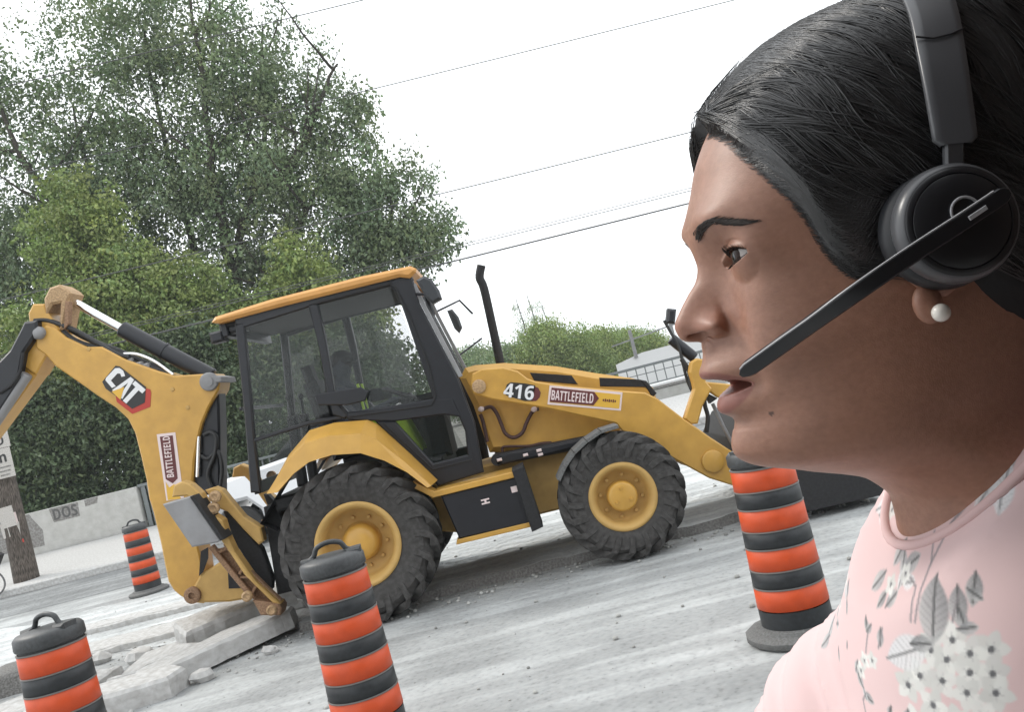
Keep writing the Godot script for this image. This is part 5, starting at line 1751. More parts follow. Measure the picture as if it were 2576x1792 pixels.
func build_wires() -> void:
	for e in [[10.2, 0.014, "topmost thin overhead wire above the big tree crown", -18.3], [8.35, 0.014, "second highest thin overhead wire", -18.35], [5.87, 0.015, "middle overhead wire passing behind the woman's forehead", -18.3], [4.78, 0.010, "faint thin wire just above the thick cable", -18.5], [4.43, 0.022, "thick black overhead cable, lowest of the lines", -18.2], [4.74, 0.012, "thin black overhead wire running across the trees behind the cab roof", -18.6]]:
		var o := thing("overhead_wire", e[2], "wire", Vector3(-10.95, e[0], e[3]), "overhead wires between the poles")
		var pts := PackedVector3Array()
		for i in 33:
			var x := -14.0 + i * 52.0 / 32
			pts.append(Vector3(x, pow((x - 18.0) / 19.0, 2.0) * 0.10 - 0.06, 0))
		var b := Buf.new()
		tube(b, pts, e[1] * 0.8, 6)
		part(o, "wire", b, M.wire)

func build_car() -> void:
	var o := thing("parked_car", "white car seen through the gap between the boom and the cab", "car", Vector3(-3.85, 0, -16.3))
	var b := Buf.new()
	# side profile, nose towards -x
	var body := pv([-2.2, 0.30, -2.22, 0.75, -2.12, 1.02, -1.9, 1.20, -1.0, 1.30, -0.4, 1.36, 2.1, 1.36, 2.2, 1.1, 2.2, 0.32, 1.8, 0.28, 1.75, 0.55, 1.5, 0.75, 1.15, 0.75, 0.9, 0.55, 0.85, 0.28, -0.95, 0.28, -1.0, 0.6, -1.2, 0.82, -1.55, 0.82, -1.78, 0.6, -1.82, 0.30])
	prism(b, body, -0.86, 0.86, 0.06)
	part(o, "body", b, M.car_white)
	b = Buf.new()
	prism(b, pv([-0.75, 1.32, -0.2, 1.72, 0.3, 1.80, 1.7, 1.78, 2.1, 1.33]), -0.72, 0.72, 0.05)
	part(o, "cabin", b, M.car_glass)
	b = Buf.new()
	prism(b, pv([-0.2, 1.72, 0.3, 1.80, 1.7, 1.78, 1.75, 1.81, 0.3, 1.84, -0.22, 1.745]), -0.72, 0.72, 0.01)
	part(o, "roof", b, M.car_white)
	for x in [-1.38, 1.33]:
		for s in [-1, 1]:
			var w := node(o, "wheel", Vector3(x, 0.36, 0.74 * s))
			b = Buf.new()
			lathe(b, pv([0.22, -0.11, 0.34, -0.11, 0.36, -0.07, 0.36, 0.07, 0.34, 0.11, 0.22, 0.11]), 28, along_z(Vector3.ZERO), 0.5)
			part(w, "tyre", b, M.tyre)
			b = Buf.new()
			lathe(b, pv([0.225, 0.10, 0.2, 0.105, 0.19, 0.05, 0.06, 0.09, 0, 0.09]), 20, along_z(Vector3.ZERO) if s > 0 else Transform3D(Basis(Vector3(1, 0, 0), Vector3(0, 0, -1), Vector3(0, 1, 0)), Vector3.ZERO), 0.5)
			part(w, "rim", b, M.alloy)
	b = Buf.new()
	prism(b, pv([-2.2, 0.92, -1.85, 1.0, -1.9, 1.12, -2.1, 1.02]), 0.60, 0.868, 0.01)
	part(o, "headlight", b, M.alloy)

func build_shade() -> void:
	# unseen dark walls added behind and beside the camera to shade the woman's near side
	var o := thing("added_shade_walls", "unseen dark walls added behind the camera to shade the woman", "building", Vector3(1.7, 0, 1.3))
	var bm := textured(mat(lin(0.085, 0.062, 0.052), 0.9), noise_tex(0.04, Color(0.7, 0.7, 0.7), Color.WHITE, 5, 256, 95), Vector3(1, 1, 1))
	var b := Buf.new()
	box(b, Vector3(-0.6, 2.6, 0.15), Vector3(6.0, 5.2, 0.3), 0.01)
	part(o, "rear_wall", b, bm)
	b = Buf.new()
	box(b, Vector3(0.15, 2.6, -1.6), Vector3(0.3, 5.2, 3.2), 0.01)
	part(o, "side_wall", b, bm)

# ---------- the woman close to the lens; she faces -x, her left side is towards the camera ----------
const HZ := -0.49          # her median plane
const R0 := Vector3(0.25, 0.0, -0.49)

func lut(t: Array, y: float) -> float:
	# t: [y0, v0, y1, v1 ...] with y falling; smooth between the entries
	if y >= t[0]:
		return t[1]
	var n := t.size()
	for i in range(2, n, 2):
		if y >= t[i]:
			var k: float = (t[i - 2] - y) / (t[i - 2] - t[i])
			var a: float = t[maxi(i - 4, 0) + 1]
			var b: float = t[i - 1]
			var c: float = t[i + 1]
			var d: float = t[mini(i + 2, n - 2) + 1]
			# monotone-ish cubic
			var m0 := (c - a) * 0.5 if i > 2 else c - b
			var m1 := (d - b) * 0.5 if i + 2 < n else c - b
			var y0: float = t[i - 2]
			var y1: float = t[i]
			if i > 2:
				m0 = (c - a) * (y0 - y1) / (t[maxi(i - 4, 0)] - y1)
			if i + 2 < n:
				m1 = (d - b) * (y0 - y1) / (y0 - t[i + 2])
			var k2 := k * k
			var k3 := k2 * k
			return b * (2 * k3 - 3 * k2 + 1) + m0 * (k3 - 2 * k2 + k) + c * (3 * k2 - 2 * k3) + m1 * (k3 - k2)
	return t[n - 1]

# median profile of the face without nose and lips
var T_BASE := [1.778, 0.228, 1.774, 0.196, 1.770, 0.180, 1.765, 0.1685, 1.757, 0.1560, 1.7489, 0.1455, 1.7392, 0.1352, 1.723, 0.1244, 1.7092, 0.1183, 1.6977, 0.1132, 1.6882, 0.1104, 1.6818, 0.1102, 1.6713, 0.1130, 1.660, 0.1165, 1.650, 0.1180, 1.640, 0.1170, 1.630, 0.1135, 1.620, 0.1110, 1.610, 0.1105, 1.600, 0.1110, 1.590, 0.1112, 1.580, 0.1098, 1.5751, 0.1086, 1.568, 0.1075, 1.5625, 0.1080, 1.5579, 0.1117, 1.5538, 0.1188, 1.5486, 0.134, 1.5451, 0.1428, 1.5399, 0.1582, 1.5349, 0.170, 1.5295, 0.1764, 1.524, 0.1812, 1.5199, 0.1836, 1.506, 0.184, 1.498, 0.183, 1.47, 0.178, 1.43, 0.16]
# nose and lips profile
var T_FULL := [1.690, 0.1104, 1.6818, 0.1098, 1.6740, 0.1105, 1.6676, 0.1106, 1.6606, 0.1076, 1.6545, 0.1018, 1.6472, 0.0955, 1.6403, 0.0908, 1.6351, 0.0910, 1.6315, 0.0927, 1.6295, 0.0960, 1.6281, 0.1015, 1.6260, 0.1030, 1.6223, 0.1024, 1.6165, 0.1004, 1.6130, 0.0982, 1.6102, 0.0974, 1.6075, 0.0988, 1.604, 0.1035, 1.600, 0.1055, 1.5965, 0.1050, 1.5935, 0.1032, 1.5905, 0.1024, 1.5875, 0.1034, 1.5845, 0.1072, 1.5815, 0.1092, 1.578, 0.1094]
var T_BACK := [1.778, 0.238, 1.774, 0.262, 1.765, 0.281, 1.75, 0.296, 1.72, 0.307, 1.69, 0.310, 1.66, 0.309, 1.63, 0.303, 1.60, 0.296, 1.57, 0.292, 1.54, 0.292, 1.50, 0.299, 1.47, 0.308, 1.43, 0.33]
var T_WIDE := [1.778, 0.004, 1.774, 0.030, 1.765, 0.048, 1.75, 0.0625, 1.72, 0.0725, 1.69, 0.0742, 1.67, 0.0738, 1.65, 0.0725, 1.63, 0.0700, 1.61, 0.0668, 1.59, 0.0625, 1.575, 0.0590, 1.560, 0.0545, 1.545, 0.0515, 1.52, 0.0520, 1.50, 0.0560, 1.47, 0.069, 1.43, 0.095]
var T_MID := [1.778, 0.5, 1.72, 0.56, 1.67, 0.56, 1.63, 0.50, 1.60, 0.44, 1.57, 0.42, 1.55, 0.45, 1.53, 0.5, 1.43, 0.5]
var T_PF := [1.778, 2.0, 1.72, 2.2, 1.69, 2.4, 1.66, 2.3, 1.63, 2.1, 1.60, 1.9, 1.58, 1.75, 1.56, 1.7, 1.545, 1.9, 1.53, 2.0, 1.43, 2.0]

func half_width(y: float, s: float) -> float:
	var sm := lut(T_MID, y)
	var wm := lut(T_WIDE, y)
	if s < sm:
		var t := (sm - s) / sm
		var pf := lut(T_PF, y)
		return wm * pow(maxf(1.0 - pow(t, pf), 0.0), 1.0 / (pf * 0.92))
	var t2 := (s - sm) / (1.0 - sm)
	return wm * sqrt(maxf(1.0 - t2 * t2, 0.0))

func bump(dy: float, dz: float, sy: float, sz: float) -> float:
	return exp(-(dy * dy) / (sy * sy) - (dz * dz) / (sz * sz))

const EYE := Vector3(0.1370, 1.6660, 0.0318)

# bare skull point for height y and fraction s from front to back (one side)
func skull(y: float, s: float) -> Vector3:
	var xf := lut(T_BASE, y)
	var xb := lut(T_BACK, y)
	return Vector3(lerpf(xf, xb, s), y, half_width(y, s))

func face_point(y: float, s: float) -> Vector3:
	var p := skull(y, s)
	var z := p.z
	if s > 0.5:
		return p
	var fade := 1.0 - smoothstep(0.2, 0.45, s)
	var dx := 0.0
	if y < 1.69 and y > 1.577:
		var prot := lut(T_BASE, y) - lut(T_FULL, y)
		if y > 1.6270:
			# nose: narrow bridge, wider tip
			var wn := lut([1.69, 0.0085, 1.67, 0.0082, 1.655, 0.0095, 1.645, 0.0115, 1.638, 0.0130, 1.632, 0.0125, 1.627, 0.0115], y)
			dx -= prot * exp(-pow(z / wn, 2.3))
		else:
			var wl := lut([1.627, 0.0125, 1.620, 0.017, 1.613, 0.022, 1.600, 0.023, 1.590, 0.021, 1.583, 0.018, 1.577, 0.018], y)
			dx -= prot * exp(-pow(z / wl, 2.6))
		# wing of the nose and the crease round it
		dx -= 0.0050 * bump(y - 1.6345, z - 0.0150, 0.0062, 0.0045)
		dx += 0.0008 * bump(y - 1.6340, z - 0.0225, 0.0065, 0.0055)
		# nostril
		pass
		# mouth, a little open
		var zz := z / 0.0235
		if zz < 1.0:
			var gap := 0.0037 * pow(1.0 - zz * zz, 0.7) + 0.0002
			var yc := 1.6020 - 0.0012 * zz * zz
			var u := (y - yc) / gap
			dx += 0.022 * exp(-pow(absf(u), 4.0)) * (1.0 - zz * zz * 0.7)
		dx += 0.0022 * bump(y - 1.6008, z - 0.0265, 0.005, 0.005)
		# groove under the lower lip
		dx += 0.0012 * bump(y - 1.5825, z, 0.004, 0.016)
	# brow ridge, eye socket, cheekbone, fold, cheek, chin
	dx -= 0.0040 * bump(y - 1.6900, z - 0.030, 0.008, 0.016)
	dx += 0.0066 * bump(y - 1.6715, z - 0.0240, 0.0110, 0.0110)
	dx += 0.0012 * bump(y - 1.660, z - 0.020, 0.008, 0.008)
	dx -= 0.0062 * bump(y - 1.6665, z - 0.0470, 0.0130, 0.0080)
	dx -= 0.0052 * bump(y - 1.6430, z - 0.0430, 0.014, 0.016)
	dx -= 0.0036 * bump(y - 1.6150, z - 0.0400, 0.018, 0.014)
	dx += 0.0016 * bump((y - 1.6190) + (z - 0.028) * 0.9, z - 0.0290, 0.012, 0.0060)
	dx -= 0.0030 * bump(y - 1.5680, z - 0.0, 0.010, 0.018)
	p.x += dx * fade
	# flare of the nostril wing to the side, and the opening under it
	if y < 1.650 and y > 1.622:
		p.z += 0.0056 * bump(y - 1.6345, p.x - 0.1068, 0.0060, 0.0058) * smoothstep(0.004, 0.010, z)
		p.z -= 0.0034 * bump(y - 1.6372, p.x - 0.1150, 0.0072, 0.0026) * smoothstep(0.008, 0.012, z)
		p.z -= 0.0080 * bump(y - 1.6310, p.x - 0.1000, 0.0017, 0.0046) * smoothstep(0.003, 0.008, z)
		if y < 1.6330:
			p.y += 0.0095 * bump(p.x - 0.1005, z - 0.0080, 0.0048, 0.0034) * smoothstep(1.6335, 1.6308, y)
	# lids: a ball a little larger than the eye, open in an almond
	var ez := z - EYE.z
	var ey := y - EYE.y
	var rr := ez * ez + ey * ey
	if rr < 0.00050:
		var lid := 0.0160
		var q := lid * lid - rr
		if q > 0.0:
			var xl := EYE.x - sqrt(q) + maxf(ez - 0.003, 0.0) * 0.08
			var d := p.x - xl
			# smooth union towards the front
			var k := 0.0060
			var h := maxf(k - absf(d), 0.0) / k
			p.x = minf(p.x, xl) - h * h * k * 0.25
		var t := (ez + 0.0005) / 0.0140
		if absf(t) < 1.0:
			var up := 0.0044 * pow(1.0 - t * t, 0.75) + 0.0004
			var dn := 0.0027 * pow(1.0 - t * t, 0.75)
			var yy := ey + 0.0004 - t * 0.0012
			var edge := minf(up - yy, yy + dn)
			if edge > -0.0008:
				var sm2 := smoothstep(-0.0008, 0.0007, edge)
				var deep := maxf(p.x + 0.0065, EYE.x - sqrt(maxf(0.000225 - rr, 0.0)) + 0.0012)
				p.x = lerpf(p.x, deep, sm2)
			elif yy > 0:
				p.x -= 0.0007 * exp(-pow((yy - up - 0.0015) / 0.0012, 2.0))
			# crease above the lid
			p.x += 0.0011 * exp(-pow((yy - up - 0.0042) / 0.0011, 2.0)) * (1.0 - t * t)
	return p

func skin_colour(p: Vector3, base: Color, f: FastNoiseLite) -> Color:
	var n := f.get_noise_3dv(p * 1.0)
	var c := base * (1.0 + n * 0.10)
	var z := p.z
	# lips
	var zz := z / 0.0245
	if p.x < 0.128 and zz < 1.0 and p.y < 1.617 and p.y > 1.582:
		var arch := pow(1.0 - zz * zz, 0.6)
		var top := 1.6020 + 0.0112 * arch - 0.0010 * exp(-pow(z / 0.003, 2.0))
		var bot := 1.6005 - 0.0150 * arch
		var m := smoothstep(0.0, 0.0016, minf(top - p.y, p.y - bot))
		c = c.lerp(Color(0.225, 0.072, 0.060), m * 0.75)
	# flush of the nose and cheek
	c = c.lerp(Color(base.r * 1.05, base.g * 0.88, base.b * 0.86), 0.5 * bump(p.y - 1.637, z - 0.012, 0.012, 0.016))
	# mole beside the chin
	if Vector2(p.x - 0.1228, p.y - 1.5835).length() < 0.0012 and z > 0:
		c = c.lerp(Color(0.04, 0.02, 0.015), 0.8)
	c.a = 1.0
	return c

func hairline(x: float) -> float:
	return lut([-0.09, 1.742, -0.128, 1.740, -0.1340, 1.736, -0.1385, 1.714, -0.1440, 1.698, -0.1500, 1.685, -0.1550, 1.673, -0.1590, 1.660, -0.1630, 1.648, -0.173, 1.640, -0.186, 1.648, -0.198, 1.655, -0.212, 1.632, -0.23, 1.605, -0.26, 1.588, -0.32, 1.578], -x)

func hair_thickness(p: Vector3) -> float:
	var d := p.y - hairline(p.x) + 0.0007 * sin(p.x * 1100.0 + p.y * 700.0)
	var k := smoothstep(-0.002, 0.030, d)
	return -0.0022 + 0.0118 * k - 0.035 * smoothstep(-0.003, -0.016, d)

func head_side(p: Vector3, side: float) -> Vector3:
	return Vector3(p.x, p.y, HZ + p.z * side) - R0

func hair_point(x: float, y: float, lift: float) -> Vector3:
	# a point over the scalp for a place in side view
	var yy := minf(y, 1.7772)
	var xf := lut(T_BASE, yy)
	var xb := lut(T_BACK, yy)
	var s := clampf((x - xf) / (xb - xf), 0.004, 0.996)
	var p := skull(yy, s)
	var c := Vector3(0.222, 1.690, 0.0)
	var nn := ((p - c) / Vector3(0.0095, 0.0085, 0.0065)).normalized()
	return p + nn * (hair_thickness(p) + lift)

func hair_root_point(x: float, y: float, lift: float) -> Vector3:
	var xf := lut(T_BASE, y)
	var xb := lut(T_BACK, y)
	var s := clampf((x - xf) / (xb - xf), 0.002, 0.996)
	var p := skull(y, s)
	var nn := ((p - Vector3(0.222, 1.690, 0.0)) / Vector3(0.0095, 0.0085, 0.0065)).normalized()
	return p + nn * (maxf(hair_thickness(p), 0.0001) + lift)

func build_woman() -> void:
	var o := thing("person", "woman in a pink floral blouse with dark hair pulled back, looking away in profile", "person", R0)
	var f := FastNoiseLite.new()
	f.seed = 51
	f.frequency = 60.0
	f.fractal_octaves = 3
	# ---- head and neck ----
	var rows := []
	var y := 1.7779
	while y > 1.44:
		rows.append(y)
		if y > 1.77:
			y -= 0.0006
		elif y > 1.70:
			y -= 0.0020
		elif (y > 1.625 and y < 1.643) or (y > 1.655 and y < 1.680):
			y -= 0.00045
		elif y > 1.556:
			y -= 0.00085
		else:
			y -= 0.0022
	var half := 190
	var cols := half * 2
	var P := PackedVector3Array()
	var C := PackedColorArray()
	var base := Color(0.335, 0.172, 0.115)
	for i in rows.size():
		var side := PackedVector3Array()
		var sc := PackedColorArray()
		for j in half + 1:
			var u := float(j) / half
			u = u * (0.72 + 0.28 * u)
			var s := (1.0 - cos(PI * u)) * 0.5
			var p := face_point(rows[i], s)
			side.append(p)
			sc.append(skin_colour(p, base, f))
		for j in half:
			P.append(head_side(side[j], 1.0))
			C.append(sc[j])
		for j in half:
			P.append(head_side(side[half - j], -1.0))
			C.append(sc[half - j])
	var b := Buf.new()
	grid(b, P, rows.size(), cols, true, C, PackedVector2Array(), true)
	# ears
	var n0 := b.v.size()
	for sd in [1.0, -1.0]:
		ellipsoid(b, head_side(Vector3(0.197, 1.652, 0.0755), sd), Vector3(0.016, 0.031, 0.007), 20, Basis(Vector3(0, 0, 1), 0.18))
		ellipsoid(b, head_side(Vector3(0.1925, 1.6200, 0.0765), sd), Vector3(0.0070, 0.0095, 0.0046), 18)
	# forearms and hands, hanging
	var v := func(x, yy, z): return Vector3(x, yy, z) - R0
	for s in [0, 1]:
		var el: Vector3 = v.call(0.132, 1.12, -0.64) if s == 0 else v.call(0.40, 1.12, -0.335)
		var wr: Vector3 = v.call(0.10, 0.88, -0.60) if s == 0 else v.call(0.38, 0.88, -0.29)
		var sh: Vector3 = v.call(0.152, 1.30, -0.63) if s == 0 else v.call(0.385, 1.30, -0.355)
		var dn: Vector3 = (wr - el).normalized()
		var ac := dn.cross(Vector3(0.7, 0, 0.7)).normalized()
		net(b, [[sh, 0.042, el, 0.037], [el, 0.037, wr, 0.026], [wr, 0.025, wr + dn * 0.09, 0.026]], 0.012, 0.02)
		var hb := []
		for q in 4:
			var kn := wr + dn * 0.095 + ac * (q - 1.5) * 0.019
			var ln: float = [0.068, 0.078, 0.072, 0.056][q]
			var bend := Vector3(-0.5, 0, 0.5) * 0.012
			hb.append([kn - dn * 0.03, 0.011, kn, 0.0095])
			hb.append([kn, 0.0095, kn + dn * ln * 0.5 + bend * 0.3, 0.0085])
			hb.append([kn + dn * ln * 0.5 + bend * 0.3, 0.0085, kn + dn * ln + bend * 1.6, 0.0068])
		hb.append([wr + dn * 0.03 - ac * 0.018, 0.013, wr + dn * 0.065 - ac * 0.042, 0.0105])
		hb.append([wr + dn * 0.065 - ac * 0.042, 0.0105, wr + dn * 0.105 - ac * 0.05, 0.008])
		net(b, hb, 0.005, 0.006)
	while b.c.size() < b.v.size():
		b.c.append(base)
	var sk := mat(Color.WHITE, 0.47)
	sk.vertex_color_use_as_albedo = true
	sk.subsurf_scatter_enabled = true
	sk.subsurf_scatter_strength = 0.04
	sk.normal_enabled = true
	sk.normal_texture = noise_tex(0.12, Color.WHITE, Color.WHITE, 3, 512, 52, 0, 1, true, 3.0)
	sk.normal_scale = 0.2
	sk.albedo_texture = noise_tex(0.03, Color(0.92, 0.905, 0.90), Color.WHITE, 6, 512, 53, 0.15, 0.8)
	sk.uv1_triplanar = true
	sk.uv1_scale = Vector3(14, 14, 14)
	part(o, "body", b, sk)
	# ---- eyes ----
	for sd in [1.0, -1.0]:
		b = Buf.new()
		var ec := head_side(EYE, sd)
		ellipsoid(b, ec, Vector3(0.0150, 0.0150, 0.0150), 32)
		var eye := part(o, "eye", b, mat(lin(0.36, 0.32, 0.30), 0.12))
		b = Buf.new()
		var look := Vector3(-0.985, 0.02, 0.12 * sd).normalized()
		var bs := Transform3D(Basis(look.cross(Vector3.UP).normalized(), look, look.cross(Vector3.UP).normalized().cross(look)), ec)
		lathe(b, pv([0.0064, 0.01340, 0.0057, 0.0140, 0.0040, 0.01458, 0.0022, 0.0149, 0.0, 0.0151]), 28, bs, -1)
		var im := mat(lin(0.022, 0.011, 0.007), 0.12)
		im.metallic_specular = 0.25
		part(eye, "iris", b, im)
		b = Buf.new()
		lathe(b, pv([0.0024, 0.01492, 0.0012, 0.01513, 0, 0.0152]), 18, bs, -1)
		part(eye, "pupil", b, mat(lin(0.003, 0.003, 0.003), 0.05))
	# ---- lashes and brows ----
	var dark := mat(lin(0.012, 0.009, 0.008), 0.6)
	var rr := RandomNumberGenerator.new()
	rr.seed = 61
	for sd in [1.0, -1.0]:
		b = Buf.new()
		for i in 30:
			if sd < 0:
				continue
			var t := -0.80 + 1.72 * i / 29.0
			var ez := t * 0.0140 - 0.0005
			var up := 0.0044 * pow(1.0 - t * t, 0.75) + 0.0004 - 0.0004 + t * 0.0012
			var lid := 0.0162
			var q := maxf(lid * lid - ez * ez - up * up, 1e-6)
			var p := Vector3(EYE.x - sqrt(q) + 0.0004, EYE.y + up, EYE.z + ez)
			var d := Vector3(-0.8, 0.25, t * 0.8).normalized()
			var l := 0.0016 + 0.0030 * (t + 0.8) / 1.7 + rr.randf() * 0.0010
			tube(b, PackedVector3Array([head_side(p, sd), head_side(p + d * l * 0.5 - Vector3(0, 0.0006, 0), sd), head_side(p + d * l + Vector3(0, 0.0014, 0), sd)]), [0.00026, 0.0002, 0.00008], 4, false)
		for i in 24:
			if sd < 0:
				continue
			var t := -0.9 + 1.8 * i / 23.0
			var ez := t * 0.0140 - 0.0005
			var up := -0.0027 * pow(1.0 - t * t, 0.75) - 0.0004 + t * 0.0012
			var q := maxf(0.0162 * 0.0162 - ez * ez - up * up, 1e-6)
			var p := Vector3(EYE.x - sqrt(q) + 0.0003, EYE.y + up, EYE.z + ez)
			tube(b, PackedVector3Array([head_side(p, sd), head_side(p + Vector3(-0.0022, -0.0012, t * 0.0015), sd)]), [0.00016, 0.00007], 4, false)
		# rim line of the upper lid
		var lp := PackedVector3Array()
		for i in 21:
			var t := -0.97 + 1.94 * i / 20.0
			var ez := t * 0.0140 - 0.0005
			var up := 0.0044 * pow(1.0 - t * t, 0.75) + t * 0.0012
			var q := maxf(0.0163 * 0.0163 - ez * ez - up * up, 1e-6)
			lp.append(head_side(Vector3(EYE.x - sqrt(q) + 0.0004, EYE.y + up, EYE.z + ez), sd))
		tube(b, lp, 0.00042, 5)
		part(o, "eyelashes", b, dark)
		b = Buf.new()
		for i in 230:
			var t := rr.randf()
			var bz := (0.0115 if sd > 0 else 0.027) + t * (0.035 if sd > 0 else 0.022)
			var by := 1.6820 + 0.0046 * sin(minf(t * 1.25, 1.0) * PI * 0.62) - maxf(t - 0.62, 0.0) * 0.017
			var th := 0.0024 * (1.0 - t * 0.75)
			by += rr.randf_range(-th, th)
			var s := s_for_z(by, bz)
			var p := face_point(by, s)
			var s2 := s_for_z(by + 0.0022 * (1.0 - t * 1.4), minf(bz + 0.0065, 0.06))
			var p2 := face_point(by + 0.0022 * (1.0 - t * 1.4), s2)
			p.x -= 0.0003
			p2.x -= 0.0006
			tube(b, PackedVector3Array([head_side(p, sd), head_side((p + p2) * 0.5 + Vector3(-0.0007, 0, 0.0004), sd), head_side(p2, sd)]), [0.00024, 0.00026, 0.00008], 4, false)
		part(o, "eyebrow", b, mat(lin(0.024, 0.017, 0.014), 0.7))
	build_hair(o)
	build_blouse(o)
	# trousers and shoes below the frame
	b = Buf.new()
	var fr := Vector3(-0.707, 0, 0.707)
	var rt := Vector3(-0.707, 0, -0.707)
	for s in [-1.0, 1.0]:
		var hip: Vector3 = Vector3(0, 0.92, 0) + rt * 0.09 * s
		net(b, [[Vector3(0, 0.96, 0), 0.13, hip, 0.115], [hip, 0.105, Vector3(0, 0.5, 0) + rt * 0.10 * s + fr * 0.01, 0.07], [Vector3(0, 0.5, 0) + rt * 0.10 * s + fr * 0.01, 0.07, Vector3(0, 0.09, 0) + rt * 0.10 * s, 0.055]], 0.022, 0.05)
	part(o, "trousers", b, M.navy)
	b = Buf.new()
	for s in [-1.0, 1.0]:
		net(b, [[Vector3(0, 0.05, 0) + rt * 0.10 * s - fr * 0.05, 0.045, Vector3(0, 0.045, 0) + rt * 0.11 * s + fr * 0.12, 0.038]], 0.014, 0.03)
	part(o, "shoes", b, M.black_dull)
	build_headset()
	# pearl ear stud
	var er := thing("earring", "small round pearl ear stud below the headset ear cup", "earring", Vector3(0.1930, 1.6150, -0.4045))
	b = Buf.new()
	ellipsoid(b, Vector3.ZERO, Vector3(0.0042, 0.0042, 0.0042), 20)
	var pm := mat(lin(0.72, 0.68, 0.62), 0.12)
	pm.clearcoat_enabled = true
	part(er, "pearl", b, pm)
	b = Buf.new()
	lathe(b, pv([0, -0.0045, 0.0022, -0.0045, 0.0026, -0.003, 0, -0.003]), 12, along_z(Vector3.ZERO))
	part(er, "setting", b, M.chrome)

func s_for_z(y: float, z: float) -> float:
	var lo := 0.0
	var hi := 0.5
	for i in 18:
		var m := (lo + hi) * 0.5
		if half_width(y, m) < z:
			lo = m
		else:
			hi = m
	return (lo + hi) * 0.5

